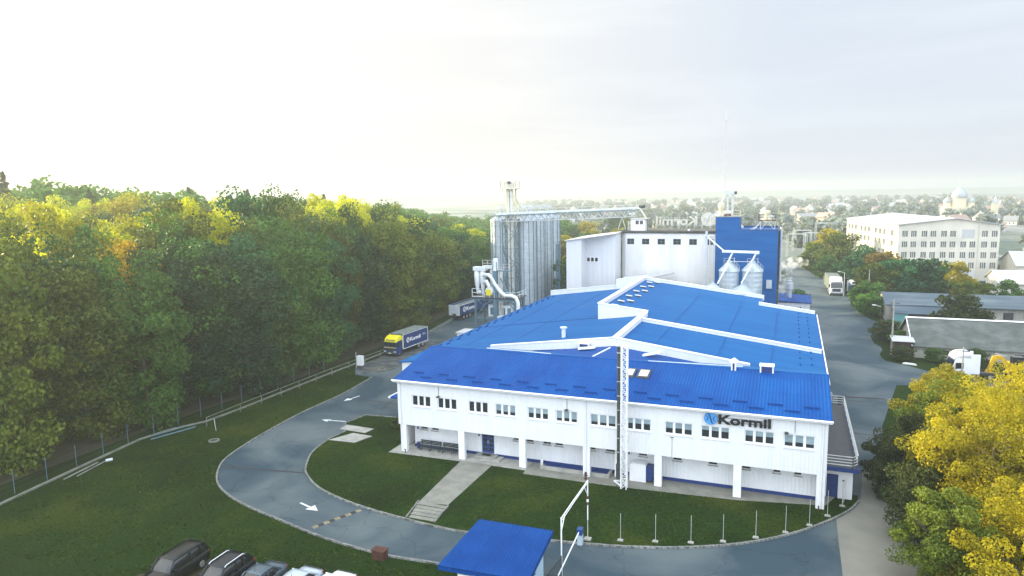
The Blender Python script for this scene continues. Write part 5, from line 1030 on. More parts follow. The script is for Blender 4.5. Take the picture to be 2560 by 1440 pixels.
def lorry(label, x, y, rot):
    t = empty('delivery_truck', (0, 0, 0), label, 'truck')
    # front = -y ; body 2.5 wide, 3.1 high overall to match the yard
    Z = 3.15
    bx_ = MB().box((-1.25, -2.7, .85), (1.25, 4.6, Z-.02)).build('cargo_box', M['truck_blue'], t, False, False)
    MB().box((-1.28, -2.73, Z-.018), (1.28, 4.63, Z+.05)).build('cargo_roof', M['tarp_top'], bx_, False, False)
    mb = MB()
    for yy in (-2.72, 4.6):
        for s in (-1, 1): mb.box((min(s*1.22, s*1.29), yy-.03, .8), (max(s*1.22, s*1.29), yy+.06, Z))
    for s in (-1, 1): mb.box((min(s*1.24, s*1.285), -2.7, Z-.1), (max(s*1.24, s*1.285), 4.6, Z-.02)); mb.box((min(s*1.24, s*1.285), -2.7, .78), (max(s*1.24, s*1.285), 4.6, .88))
    mb.build('edge_frame', M['duct'], bx_, False, False)
    MB().box((-1.22, -2.76, .9), (1.22, -2.735, Z-.2)).build('headboard', M['truck_yellow'], bx_, False, False)
    lettering('box_lettering', 'Kormil', (1.275, -.75, 1.72), (0, 1, 0), (0, 0, 1), 3.1, .62, M['white'], bx_, .01, .03)
    emblem((1.255, -1.35, 2.02), (0, 1, 0), (0, 0, 1), .42, bx_, M['white'], M['truck_blue'], t=.02)
    mb = MB(); mb.box((1.25, 3.0, 2.25), (1.262, 3.7, 2.32)); mb.box((1.25, 3.0, 2.05), (1.262, 4.1, 2.1)); mb.build('small_print_line', M['duct'], bx_, False, False)
    cab = loft([[(-w, yy, z0), (-w, yy, z1), (w, yy, z1), (w, yy, z0)][::-1] for yy, w, z0, z1 in ((-4.55, 1.12, .35, 1.25), (-4.5, 1.2, .3, 1.5), (-4.38, 1.22, .3, 2.25), (-4.2, 1.22, .3, 2.35), (-2.95, 1.22, .35, 2.38))]).build('cab', M['truck_blue'], t, False, False)
    loft([[(-w, yy, z0), (-w*.93, yy, z1), (w*.93, yy, z1), (w, yy, z0)][::-1] for yy, w, z0, z1 in ((-4.42, 1.14, 2.18, 2.38), (-4.2, 1.2, 2.3, 2.68), (-3.6, 1.2, 2.36, 2.98), (-2.95, 1.2, 2.38, 3.08))]).build('cab_roof', M['truck_yellow'], cab, False, False)
    lettering('cab_lettering', 'Kormil', (-.75, -4.445, 2.36), (1, 0, 0), (0, .6, 1), 1.5, .28, M['truck_blue'], cab, .01, .02)
    MB().quad((-1.08, -4.50, 1.52), (1.08, -4.50, 1.52), (1.06, -4.41, 2.16), (-1.06, -4.41, 2.16)).build('windscreen', M['glass'], cab, False, False)
    for s in (-1, 1): MB().box((min(s*1.2, s*1.232), -4.2, 1.5), (max(s*1.2, s*1.232), -3.4, 2.1)).build('door_window', M['glass'], cab, False, False)
    MB().box((-1.15, -4.56, 1.3), (1.15, -4.50, 1.38)).build('yellow_stripe', M['truck_yellow'], cab, False, False)
    MB().box((-.85, -4.58, .75), (.85, -4.53, 1.22)).build('grille', M['dark'], cab, False, False)
    MB().box((-1.2, -4.66, .32), (1.2, -4.5, .62)).build('bumper', M['dark'], cab, False, False); MB().box((-.27, -4.68, .42), (.27, -4.66, .54)).build('number_plate', M['white'], cab, False, False)
    for s in (-1, 1):
        MB().box((min(s*.75, s*1.1), -4.68, .64), (max(s*.75, s*1.1), -4.52, .8)).build('headlight', M['glass_sky'], cab, False, False)
        MB().box((min(s*1.26, s*1.42), -4.35, 1.6), (max(s*1.26, s*1.42), -4.25, 2.15)).build('mirror', M['black'], cab, False, False)
    MB().box((-.45, -2.9, .55), (.45, 4.5, .82)).build('chassis', M['dark'], t, False, False)
    for yy in (-3.7, 1.9, 3.1):
        for s in (-1, 1): wheel(t, s*1.2, yy, .46, .3)
    t.location = (x, y, 0.02); t.rotation_euler.z = rot; return t
lorry('blue box truck with yellow cab roof and company lettering parked by the forest fence', -57.6, 96.6, R(-3))
def trailer(label, x, y, rot):
    t = empty('semi_trailer', (0, 0, 0), label, 'trailer'); Z = 3.05
    b = MB().box((-1.27, 0, 1.0), (1.27, 12.5, 1.15)).box((-1.27, 0, 1.15), (-1.17, 12.5, Z)).box((1.17, 0, 1.15), (1.27, 12.5, Z)).box((-1.17, 12.4, 1.15), (1.17, 12.5, Z)).build('box', M['truck_blue'], t, False, False)
    MB().box((-1.16, .12, 2.72), (1.16, 12.38, 2.8)).build('load_cover', M['tarp_top'], t, False, False)
    mb = MB(); mb.box((-1.3, -.03, Z-.08), (1.3, .02, Z)); mb.box((-1.31, 0, Z-.1), (-1.275, 12.5, Z+.01)); mb.box((1.275, 0, Z-.1), (1.31, 12.5, Z+.01)); mb.build('top_rail', M['duct'], t, False, False)
    for s in (-1, 1):
        d = MB().box((min(s*.02, s*1.26), -.06, .98), (max(s*.02, s*1.26), -.03, Z-.1)).build('rear_door', M['duct'], t, False, False)
        mb = MB()
        for k in range(5): mb.bar((s*(.15+k*.24), -.075, 1.0), (s*(.15+k*.24), -.075, Z-.12), .05)
        mb.build('door_rib', M['steel'], d, False, False)
    MB().box((-.4, -.16, .95), (.4, -.09, 1.35)).build('rear_step', M['dark'], t, False, False)
    lettering('trailer_lettering', 'Kormil', (1.285, 2.6, 1.65), (0, 1, 0), (0, 0, 1), 4.4, .80, M['white'], t, .01, .03)
    emblem((1.265, 1.85, 2.05), (0, 1, 0), (0, 0, 1), .55, t, M['white'], M['truck_blue'], t=.02)
    MB().box((-.5, .2, .6), (.5, 12.3, .98)).build('chassis', M['dark'], t, False, False)
    for yy in (1.6, 2.9, 4.2, 11.2):
        for s in (-1, 1): wheel(t, s*1.22, yy, .46, .32)
    t.location = (x, y, 0.02); t.rotation_euler.z = rot; return t
trailer('dark blue semi trailer with ribbed white rear doors standing by the cleaning tower', -62.0, 123.0, R(-4))

def tractor(label, x, y, rot, s_=1.0, box=False, name='semi_truck'):
    t = empty(name, (0, 0, 0), label, 'truck')
    cab = loft([[(-w, yy, z0), (-w, yy, z1*.6), (-w*.96, yy, z1), (w*.96, yy, z1), (w, yy, z1*.6), (w, yy, z0)][::-1] for yy, w, z0, z1 in ((-3.1, 1.1, .35, 1.3), (-3.05, 1.2, .3, 1.62), (-2.75, 1.24, .3, 2.75), (-2.4, 1.24, .3, 3.0), (-.9, 1.24, .45, 3.05))]).build('cab', M['white'], t, False, False)
    loft([[(-w, yy, z0), (-w*.9, yy, z1), (w*.9, yy, z1), (w, yy, z0)][::-1] for yy, w, z0, z1 in ((-2.85, 1.0, 2.75, 2.95), (-2.6, 1.15, 2.9, 3.35), (-2.1, 1.18, 3.0, 3.65), (-.9, 1.2, 3.02, 3.8))]).build('roof_fairing', M['white'], cab, True, False)
    MB().quad((-1.1, -3.08, 1.66), (1.1, -3.08, 1.66), (1.08, -2.80, 2.66), (-1.08, -2.80, 2.66)).build('windscreen', M['glass'], cab, False, False)
    for s in (-1, 1):
        MB().box((min(s*1.2, s*1.25), -2.6, 1.6), (max(s*1.2, s*1.25), -1.75, 2.4)).build('door_window', M['glass'], cab, False, False)
        MB().box((min(s*.7, s*1.1), -3.2, .6), (max(s*.7, s*1.1), -3.06, .85)).build('headlight', M['glass_sky'], cab, False, False)
        MB().box((min(s*1.3, s*1.48), -2.75, 1.6), (max(s*1.3, s*1.48), -2.62, 2.4)).build('mirror', M['black'], cab, False, False)
        MB().box((min(s*1.0, s*1.2), -.9, .9), (max(s*1.0, s*1.2), .2, 3.5)).build('side_fairing', M['white'], cab, False, False)
    MB().box((-.8, -3.14, .9), (.8, -3.06, 1.5)).build('grille', M['dark'], cab, False, False); MB().box((-1.22, -3.2, .3), (1.22, -3.04, .58)).build('bumper', M['dark'], cab, False, False)
    MB().box((-.45, -1, .55), (.45, 3.2, .9)).build('chassis', M['dark'], t, False, False)
    for yy in (-2.1, 1.5):
        for s in (-1, 1): wheel(t, s*1.22, yy, .5, .33)
    if box: MB().box((-1.25, -.5, 1.0), (1.25, 9, 3.5)).build('cargo_box', M['tarp_top'], t, False, False)
    t.scale = (s_, s_, s_); t.location = (x, y, 0.02); t.rotation_euler.z = rot; return t
tt = tractor('white tractor unit with tall roof fairing before the grey roofed warehouse', 22.6, 104.3, R(-80), .98)
tractor('white lorry facing the camera at the far end of the right hand road', 9.9, 180.5, R(3), 1.12, True, 'box_truck')
# parked lorry with a dark recoloured cab next to it
pt = tractor('dark lorry cab partly hidden in bushes beside the far white lorry', 13.6, 180.2, R(12), .95); 
for o in kids(pt):
    if o.name.startswith('cab'): o.material_slots[0].link = 'OBJECT'; o.material_slots[0].material = M['steel_blue']
# excavator
ex = empty('excavator', (26.5, 105.5, 0), 'yellow excavator with folded boom and bucket right of the white tractor unit', 'excavator')
MB().box((26.6, 104.2, .9), (29.6, 106.6, 2.2)).build('house', M['yellow'], ex); MB().box((26.7, 104.3, 2.2), (27.9, 105.4, 3.2)).build('cab', M['glass'], ex)
bm_ = MB().prof([(26.9, 1.6), (25.9, 3.0), (25.4, 3.15), (25.35, 2.85), (25.7, 2.6), (26.4, 1.2)], 'y', 104.9, 105.3).build('boom', M['yellow'], ex)
MB().prof([(25.5, 3.2), (24.7, 3.0), (24.2, 1.2), (24.5, 1.0), (25.0, 2.4), (25.5, 2.7)], 'y', 104.92, 105.28).build('dipper', M['yellow'], ex)
MB().bar((25.0, 105.1, 3.35), (26.2, 105.1, 3.1), .14).build('ram', M['steel'], ex); MB().prof([(24.2, 1.2), (23.9, .6), (24.3, .15), (24.9, .2), (24.8, .9)], 'y', 104.7, 105.5).build('bucket', M['yellow'], ex)
for y in (104.0, 106.4): MB().prof([(26.2, .45), (26.5, .85), (29.6, .85), (29.9, .45), (29.6, .02), (26.5, .02)], 'y', y, y+.5).build('track', M['rubber'], ex)

# ================================================================ FENCES, POLES, WIRES
kw = strip('low_kerb_wall', [(-59.9, 31), (-60.3, 35), (-61.0, 39.5), (-61.8, 44.6), (-62.7, 50.7), (-62.2, 54), (-60.6, 57.5), (-60.3, 62), (-60.2, 79), (-59.9, 90), (-59.9, 98), (-60.6, 108), (-62.3, 122), (-65, 135)], .22, -.05, .16, M['rail'])
tag(kw, 'low broken concrete kerb wall running along the foot of the forest', 'kerb wall')
rf_ = empty('rail_fence', (-59.6, 75, 0), 'low pale pipe rail on short posts along the forest edge', 'rail fence')
rp = [(-59.4, 56.4), (-59.55, 61.7), (-59.5, 79.3), (-58.95, 90.9), (-59.0, 98), (-59.2, 105), (-60.1, 114.6), (-61.2, 120.5)]
mb = MB()
for a, b in zip(rp[:-1], rp[1:]): mb.bar((*a, 1.0), (*b, 1.0), .06)
mb.build('rail', M['rail'], rf_)
tot = 0
for a, b in zip(rp[:-1], rp[1:]):
    A = Vector(a); B = Vector(b); n = max(1, round((B-A).length / 3.6))
    for i in range(n): p = A.lerp(B, i/n); MB().bar((p.x, p.y, 0), (p.x, p.y, .96), .065).build('post', M['rail'], rf_)
mf = empty('mesh_fence', (-62.5, 45, 0), 'thin posts of a wire fence in the dark at the forest foot', 'wire fence')
for k in range(16):
    y = 34 + k * 3.1; x = -61.2 - (y - 34) * .12 if y < 50 else -63.1 + (y-50)*.045
    MB().bar((x, y, 0), (x, y, 2.1), .045).build('post', M['steel_blue'], mf)
mb = MB()
for z in (.4, .9, 1.4, 1.95): mb.bar((-61.2, 34, z), (-63.1, 50, z), .012); mb.bar((-63.1, 50, z), (-61.7, 81, z), .012)
mb.build('wire_strand', M['dark'], mf)
pb = empty('marker_post', (-56.6, 53.6, 0), 'single thin leaning marker post in the grass near the manhole', 'post'); MB().bar((-57.3, 55.6, 0), (-57.45, 55.6, 1.3), .05).build('shaft', M['steel_paint'], pb)
# debris by the kerb wall
db = empty('scrap_pipes', (-60.3, 44, 0), 'pale scrap pipes lying on the grass by the low kerb wall', 'pipes'); 
MB().tube([(-60.2, 40.5, .12), (-61.0, 44.5, .12)], .08, 8).build('pipe', M['rail'], db); MB().tube([(-59.8, 41.5, .1), (-60.7, 45.2, .1)], .07, 8).build('pipe', M['rail'], db); MB().tube([(-60.6, 45.0, .14), (-60.3, 45.5, .14)], .16, 10).build('pipe_end', M['steel'], db)
db = empty('scrap_pipes', (-61.8, 52, 0), 'dark scrap pipes lying along the kerb wall before the rail fence', 'pipes'); 
MB().tube([(-61.6, 51, .1), (-60.2, 55.6, .12)], .07, 8).build('pipe', M['steel_blue'], db); MB().tube([(-61.9, 51.4, .3), (-61.0, 54.6, .3)], .05, 8).build('pipe', M['steel_blue'], db)
wr = MB()
pts = [(-59.8, 97, 1.2)]; A = Vector((-60.5, 94.0, 1.6)); B = Vector((-63.5, 150, 17.5))
wr.tube([A.lerp(B, i/12) - Vector((0, 0, 1.0*math.sin(math.pi*i/12))) for i in range(13)], .014, 5); o = wr.build('overhead_wire', M['rail']); tag(o, 'thin pale wire slanting up in front of the forest from the rail fence', 'wire')
def pole(x, y, h, r, label, lamp=False, m='concrete', name='street_lamp'):
    p = empty(name, (x, y, 0), label, 'pole' if not lamp else 'street lamp')
    MB().tube([(x, y, 0), (x, y, h)], [r, r*.6], 8).build('shaft', M[m], p)
    if lamp: MB().tube([(x, y, h-.1), (x-.9, y, h+.15)], .05, 6).build('arm', M['steel_paint'], p); MB().box((x-1.4, y-.12, h+.08), (x-.85, y+.12, h+.22)).build('lamp_head', M['white'], p)
    else: MB().bar((x-.7, y, h-.5), (x+.7, y, h-.5), .1).build('crossarm', M['dark'], p)
pole(15.1, 137.3, 4.1, .09, 'short dark lamp pole at the edge of the bushes beside the right hand road', True, 'dark')
pole(14.5, 116.4, 8.3, .15, 'tall pale utility pole beside the small dark shed', False, name='utility_pole')
pole(20.2, 99.0, 5.2, .12, 'concrete utility pole rising behind the yellow tree by the white tractor unit', False, name='utility_pole')
pole(15.8, 167, 7.4, .12, 'wooden utility pole in front of the trees behind the bluish roof', False, name='utility_pole')
pole(11.6, 176.8, 5.6, .08, 'thin white lamp pole beside the far white lorry', True, 'white')
rb = empty('road_barrier', (5.9, 87, 0), 'dark barrier post with a red light beside the hall flank', 'barrier'); MB().box((5.6, 86.6, 0), (6.0, 87, 1.1)).build('cabinet', M['dark'], rb); MB().bar((5.8, 86.8, 1.0), (10.5, 87.3, 1.0), .07).build('boom', M['rust'], rb)

# ================================================================ RIGHT HAND YARD: WAREHOUSES
def gable(name, label, x0, x1, ye, yr, ze, zr_, yb, mw, mr, door=None):
    g = empty(name, ((x0+x1)/2, yr, 0), label, 'warehouse')
    mb = MB(); mb.quad((x0, ye, 0), (x1, ye, 0), (x1, ye, ze), (x0, ye, ze)); mb.build('front_wall', mw, g)
    mb = MB(); mb.quad((x0, ye, ze), (x0, yr, zr_-.1), (x0, yb, ze), (x0, yb, 0), (x0, ye, 0)); mb.build('gable_wall', mw, g)
    mb = MB(); mb.slab([(x0-.35, ye-.5, ze-.15), (x1, ye-.5, ze-.15), (x1, yr, zr_), (x0-.35, yr, zr_)], .12); mb.build('roof', mr, g)
    mb = MB(); mb.slab([(x0-.35, yr+.004, zr_), (x1, yr+.004, zr_), (x1, yb+.5, ze-.15), (x0-.35, yb+.5, ze-.15)], .12); mb.build('rear_roof', mr, g)
    return g
w1 = gable('warehouse', 'long warehouse with weathered bluish roof behind the grey roofed one', 16.9, 70, 145, 151.5, 3.5, 4.8, 158, M['wh_wall'], M['wh_roof_blue'])
w2 = gable('warehouse', 'long low warehouse with old grey sheet roof and white ridge trim', 17.3, 62, 115.2, 122, 1.95, 4.85, 128, M['wh_wall'], M['wh_roof'])
MB().prof([(121.7, 4.83), (122, 4.98), (122.3, 4.83)], 'x', 16.95, 62).build('ridge_trim', M['white'], w2)
mb = MB(); mb.bar((16.93, 114.7, 1.85), (16.93, 122, 4.92), .12); mb.bar((16.93, 122, 4.92), (16.93, 128.5, 1.85), .12); mb.build('verge_trim', M['white'], w2)
MB().box((17.2, 118.2, 0), (17.28, 120.2, 3.3)).build('door_opening', M['dark'], w2)
mb = MB()
for i in range(9): x = 20.5 + i * 4.6; mb.box((x, 115.1, .7), (x+1.2, 115.19, 1.3))
mb.build('window_row', M['dark'], w2)
MB().slab([(17.6, 140.5, 2.45), (26.5, 140.5, 2.45), (26.5, 144.6, 3.2), (17.6, 144.6, 3.2)], .1).build('lean_to_roof', M['wh_roof_blue'], w1)
MB().box((20.0, 141.2, 0), (26.3, 144.9, 2.3)).build('lean_to_bay', M['dark'], w1)
MB().box((17.7, 140.7, 0), (19.9, 140.9, 2.3)).build('lean_to_door', M['teal'], w1)
mb = MB()
for i in range(8): x = 31 + i * 4.2; mb.box((x, 144.9, 1.4), (x+1.5, 144.99, 2.6))
mb.build('window_row', M['dark'], w1)
ss = empty('garden_shed', (15.8, 115.6, 0), 'small dark brown shed with a pale roof at the grey roofed warehouse gable', 'shed')
MB().box((14.7, 114.9, 0), (17.2, 117.0, 2.25)).build('wall', mat('dark_brown_boards', (.035, .018, .014), .8), ss); MB().slab([(14.3, 114.5, 2.45), (17.3, 114.5, 2.45), (17.3, 117.3, 2.75), (14.3, 117.3, 2.75)], .08).build('roof', M['pale_roof'], ss); MB().box((14.45, 114.7, 0), (14.68, 115.1, 2.2)).build('side_board', M['trunk'], ss)
cw = empty('concrete_wall', (10.9, 196.8, 0), 'short pale concrete wall with faded painted writing behind the far white lorry', 'wall'); MB().box((7.9, 196.8, 0), (13.9, 197.1, 2.3)).build('slab', M['concrete'], cw)
# scrap: rusty girders and pale boards right of the yellow trees
sg = empty('scrap_girders', (25, 97, 0), 'rusty brown girders and posts lying in the scrub at the right edge', 'girders')
for a, b in (((24.0, 99.4, .8), (30, 97.0, .9)), ((24.5, 98.6, .5), (30, 95.8, .5)), ((25.5, 100, 0), (25.5, 100, 2.4)), ((27.5, 99, 0), (27.4, 99, 2.2)), ((24.2, 100.6, 1.2), (30, 99.6, 1.25))): MB().bar(a, b, .22).build('girder', M['rust'], sg)
pl_ = empty('board_pile', (25.6, 92.5, 0), 'pale boards in a heap among dark scrub at the right edge', 'boards')
for k in range(5): MB().bar((24.0+k*.35, 92.5+.25*k, .5+.02*k), (26.6+k*.3, 90.6+.2*k, .6), .22, .05).build('board', M['concrete'], pl_)
ls2 = empty('stone_slab', (15.7, 110.4, 0), 'small broken white slab lying on the grass islet below the dark shed', 'slab'); MB().prism([(15.2, 110.2), (16.2, 110.0), (16.9, 109.7), (16.7, 110.2), (15.6, 110.6)], .02, .22).build('slab', M['white'], ls2)
car('sedan', P_wht, 'white car between the two long warehouses at the right edge', 33.5, 133.5, R(90), name='far_car')['group'] = 'cars in the far yards'
car('suv', P_blk, 'dark car in the yard in front of the cream block', 41, 205, R(90), name='far_car')['group'] = 'cars in the far yards'
car('sedan', P_gry, 'grey car in the yard beside the big doorway of the cream block', 44.8, 203, R(80), name='far_car')['group'] = 'cars in the far yards'

# big cream block, five storeys
cbk = empty('apartment_block', (37, 225, 0), 'large cream five storey block with rows of windows and a shallow gable roof', 'building')
A = Vector((26.4, 211.7)); Bp = Vector((49.9, 214.2)); Cp = Vector((16.8, 256.1)); ZE = 15.0
def face(A, B, cols, rows, hw, hh, par, mw, gab=0, skip=()):
    u = (B - A); Lg = u.length; u.normalize(); nn = Vector((u.y, -u.x))
    P = lambda s, d, z: (A.x + u.x*s - nn.x*d, A.y + u.y*s - nn.y*d, z)
    H_ = []
    for r_, z in enumerate(rows):
        for c_, s in enumerate(cols):
            if (r_, c_) in skip: continue
            H_.append((s, s + hw, z, z + hh))
    mb = MB(); wall_holes(mb, 0, Lg, 0, ZE, H_, 0, .25, P)
    if gab: mb.quad(P(0, 0, ZE), P(Lg, 0, ZE), P(Lg*.57, 0, ZE+gab))
    mb.build('wall', mw, par)
    for h_ in H_:
        f = MB().quad(P(h_[0], .22, h_[2]), P(h_[1], .22, h_[2]), P(h_[1], .22, h_[3]), P(h_[0], .22, h_[3])).build('window', M['far_glass'], par)
        mb = MB()
        for k in (1, 2):
            x = h_[0] + (h_[1]-h_[0]) * k / 3; mb.bar(P(x, .15, h_[2]), P(x, .15, h_[3]), .12)
        mb.build('window_frame', M['cream_wall'], f)
    return P
colsF = [1.0, 3.1, 5.6, 7.7, 10.2, 12.3, 14.8, 16.9, 19.6, 21.8]
PF = face(A, Bp, colsF, [3.4, 6.1, 8.9, 11.7], 1.3, 1.55, cbk, M['cream_wall'], 1.5, skip={(3, 6), (3, 7), (0, 0), (0, 1)})
colsL = [1.5, 5.0, 8.5, 14, 17.5, 21, 27, 30.5, 34, 40, 43]
PL = face(Cp, A, [s for s in colsL if s < (A-Cp).length-3], [3.4, 6.1, 8.9, 11.7], 2.0, 1.55, cbk, M['cream_wall'])
mb = MB(); mb.quad(PF(15.0, -.02, 11.3), PF(17.9, -.02, 11.3), PF(17.9, -.02, 13.6), PF(15.0, -.02, 13.6)); mb.build('glass_block_panel', M['pale_roof'], cbk)
mb = MB(); mb.quad(PF(14.4, -.03, 0), PF(18.4, -.03, 0), PF(18.4, -.03, 2.9), PF(14.4, -.03, 2.9)); mb.build('gateway', M['shed_panel'], cbk)
MB().bar(PF(19.0, -.15, 0), PF(19.0, -.15, ZE+.3), .25).build('downpipe', M['cream_wall'], cbk)
Dp = Bp + (Cp - A); mid1 = A.lerp(Bp, .57); mid2 = Cp.lerp(Dp, .57)
mb = MB(); mb.slab([(A.x-.4, A.y-.6, ZE), (mid1.x, mid1.y-.6, ZE+1.65), (mid2.x, mid2.y, ZE+1.65), (Cp.x-.4, Cp.y, ZE)], .2); mb.slab([(mid1.x, mid1.y-.6, ZE+1.65), (Bp.x+.4, Bp.y-.6, ZE), (Dp.x+.4, Dp.y, ZE), (mid2.x, mid2.y, ZE+1.65)], .2); mb.build('roof', M['pale_roof'], cbk)
mb = MB(); mb.quad((Bp.x, Bp.y, 0), (Dp.x, Dp.y, 0), (Dp.x, Dp.y, ZE), (Bp.x, Bp.y, ZE)); mb.build('rear_wall', M['cream_wall'], cbk)
for x, y in ((31.0, 232), (32.5, 229), (38.5, 226)): MB().box((x, y, ZE+.3), (x+1.0, y+1, ZE+1.9)).build('chimney', M['cream_wall'], cbk)
# sheds right of the block
s1 = gable('warehouse', 'pale sheet roofed shed with white panelled gable at the right of the cream block', 43.5, 80, 184, 190, 3.3, 5.6, 196, M['cream_wall'], M['pale_roof'])
s2 = gable('warehouse', 'farther pale roofed shed behind the white panelled one at the right edge', 52, 95, 206, 213, 5.2, 8.2, 221, M['cream_wall'], M['pale_roof'])
mb = MB()
for k in range(6): mb.bar((43.4, 184.6+k*2.0, .2), (43.4, 184.6+k*2.0, 3.3), .25)
mb.build('wall_pier', M['white'], s1)
# portal frames of a small switchyard and a few mid distance houses
for i, (x, y, h) in enumerate(((0.5, 300, 8.5), (4.5, 292, 8), (-1.5, 275, 8.5), (9.5, 330, 10))):
    p = empty('portal_frame', (x, y, 0), ['pale steel portal frame left in the hazy switchyard beyond the blue tower', 'pale steel portal frame right in the hazy switchyard beyond the blue tower', 'nearest pale steel portal frame beyond the blue tower', 'farthest tall pale steel portal frame beyond the blue tower'][i], 'portal frame', 'pale portal frames of the switchyard')
    for dx in (0, 6.5): MB().lattice((x+dx, y), .6, 0, h, 1.5, .1).build('leg', M['steel_paint'], p)
    MB().bar((x, y, h), (x+6.5, y, h), .35).build('beam', M['steel_paint'], p)

# ================================================================ VEGETATION
rng = np.random.default_rng(7)
def crown_arrays(seed, rx, rz, nclump, per, leaf_s, cr, flat=1.0, shape='round'):
    """leaf faces (4 corners each) gathered in clumps on and inside an uneven crown volume; returns (n*4,3) vertices"""
    g = np.random.default_rng(seed)
    d = g.normal(size=(nclump, 3)); d /= np.linalg.norm(d, axis=1)[:, None]
    lump = 1 + 0.22 * np.sin(3.1 * d[:, 0] + seed) * np.cos(2.7 * d[:, 1] + 2 * seed) + 0.12 * g.normal(size=nclump)
    rad = (0.42 + 0.58 * g.random(nclump) ** 0.45) * lump
    if shape == 'cone':
        t = g.random(nclump) ** 0.8; a = g.random(nclump) * 2 * np.pi; rr = (1 - t) * (0.5 + 0.5 * g.random(nclump)) + .03
        c = np.stack([rx * rr * np.cos(a), rx * rr * np.sin(a), rz * (2 * t - 1)], 1)
    else:
        c = d * rad[:, None] * np.array([rx, rx, rz])
        c[:, 2] -= 0.10 * rz * (np.abs(c[:, 0]) + np.abs(c[:, 1])) / rx
    cs = cr * (0.6 + 0.8 * g.random(nclump)) * (np.clip(1.25 - t, .25, 1) if shape == 'cone' else 1)
    n = nclump * per; ci = np.repeat(np.arange(nclump), per)
    o = g.normal(size=(n, 3)); o /= np.linalg.norm(o, axis=1)[:, None]; o *= (0.45 + 0.6 * g.random(n) ** 0.5)[:, None]
    p = c[ci] + o * cs[ci][:, None] * np.array([1, 1, 0.72 * flat])
    # drooping sprays make twiggy outlines
    nrm = o * 0.8 + g.normal(size=(n, 3)) * 0.75 + np.array([0, 0, 0.35]); nrm /= np.linalg.norm(nrm, axis=1)[:, None]
    a = np.cross(nrm, g.normal(size=(n, 3))); a /= np.linalg.norm(a, axis=1)[:, None]; b = np.cross(nrm, a)
    s = leaf_s * (0.6 + 0.8 * g.random(n)); a *= s[:, None] * .5; b *= s[:, None] * .34
    v = np.stack([p - a, p - b, p + a, p + b], 1).reshape(-1, 3)
    return v
def leaf_mesh(name, v):
    me = bpy.data.meshes.new(name); nv = len(v); nf = nv // 4
    me.vertices.add(nv); me.vertices.foreach_set('co', v.astype(np.float32).ravel())
    me.loops.add(nv); me.loops.foreach_set('vertex_index', np.arange(nv, dtype=np.int32))
    me.polygons.add(nf); me.polygons.foreach_set('loop_start', np.arange(0, nv, 4, dtype=np.int32))
    try: me.polygons.foreach_set('loop_total', np.full(nf, 4, dtype=np.int32))
    except Exception: pass
    me.update(calc_edges=True); return me
def limbs(h, zc, rx, rz, r0, seed, m, n=7):
    g = random.Random(seed); mb = MB()
    mb.tube([(0, 0, -.3), (g.uniform(-.1, .1), g.uniform(-.1, .1), h*.3), (g.uniform(-.3, .3), g.uniform(-.3, .3), zc), (0, 0, zc + rz*.7)], [r0, r0*.75, r0*.45, r0*.1], 7)
    for i in range(n):
        a = i * 2.4 + g.random(); z0 = zc - rz*.6 + g.random()*rz*.9; L = rx * g.uniform(.6, .95)
        p = Vector((0, 0, z0)); q = p + Vector((math.cos(a)*L*.5, math.sin(a)*L*.5, L*.3)); e_ = p + Vector((math.cos(a)*L, math.sin(a)*L, L*.55 + g.uniform(-.3, .5)))
        mb.tube([p, q, e_], [r0*.35, r0*.2, r0*.05], 5)
        for k in (1, -1):
            f = q + Vector((math.cos(a + k*.8)*L*.35, math.sin(a + k*.8)*L*.35, L*.28)); mb.tube([q, f], [r0*.14, r0*.04], 4)
    return mb
# broadleaf variants for the wood
WV = []
for i in range(7):
    rx = [5.0, 5.6, 4.6, 5.3, 6.0, 4.8, 5.4][i]; rz_ = [8.3, 7.6, 8.8, 8.0, 7.4, 8.5, 7.9][i]
    v = crown_arrays(100 + i, rx, rz_, 84, 190, .40, 1.75); zc = 11.6; v[:, 2] += zc
    me = leaf_mesh('crown', v); me.materials.append(L_green)
    WV.append((me, v, zc, rx, rz_))
WE = []                                             # edge variants keep foliage down to the ground
for i in range(4):
    g_ = np.random.default_rng(700 + i); v = crown_arrays(400 + i, 5.2, 7.4, 84, 190, .38, 1.7); v[:, 2] += 12.2
    w_ = crown_arrays(500 + i, 4.6, 4.2, 46, 190, .36, 1.5); w_[:, 2] += 4.6
    v = np.concatenate([v, w_]); me = leaf_mesh('crown', v); me.materials.append(L_green); WE.append(me)
root_ = empty('forest_tree', (0, 0, 0)); tk_ = limbs(20, 11, 5, 8, .34, 3, M['trunk']).build('trunk', M['trunk'], root_)
cw_ = bpy.data.objects.new('crown', WV[0][0]); col.objects.link(cw_); cw_.parent = root_
G = random.Random(11)
cand = []
yy = 10.0
row = 0
while yy < 330:
    xx = -66.0 - (row % 2) * 3.2
    while xx > -250:
        x = xx + G.uniform(-1.9, 1.9); y = yy + G.uniform(-1.9, 1.9)
        xe = -66.5 if y < 110 else -66.5 - (y - 110) * .16
        if x < xe + 1 and -x < 1.68 * y + 22 : cand.append((x, y))
        xx -= 6.6 if xx < -75 else 5.6
    yy += 5.6; row += 1
def size_factor(x, y):
    az = math.degrees(math.atan2(x, y)); return 1.0 - .40 * sstep(-36, -22.5, az)
cand.sort(key=lambda p: math.hypot(p[0], p[1]) + max(0, -p[0] - 66) * 0.6)
near, rest = cand[:290], cand[290:]
edge_l = 'dark green tree with low branches at the forest edge behind the kerb wall'
first = True
specials = {}
def nearest(px, py): return min(range(len(near)), key=lambda i: (near[i][0]-px)**2 + (near[i][1]-py)**2)
specials[nearest(-75, 62)] = ('orange', 'tree with orange gold foliage standing out among green trees in the forest')
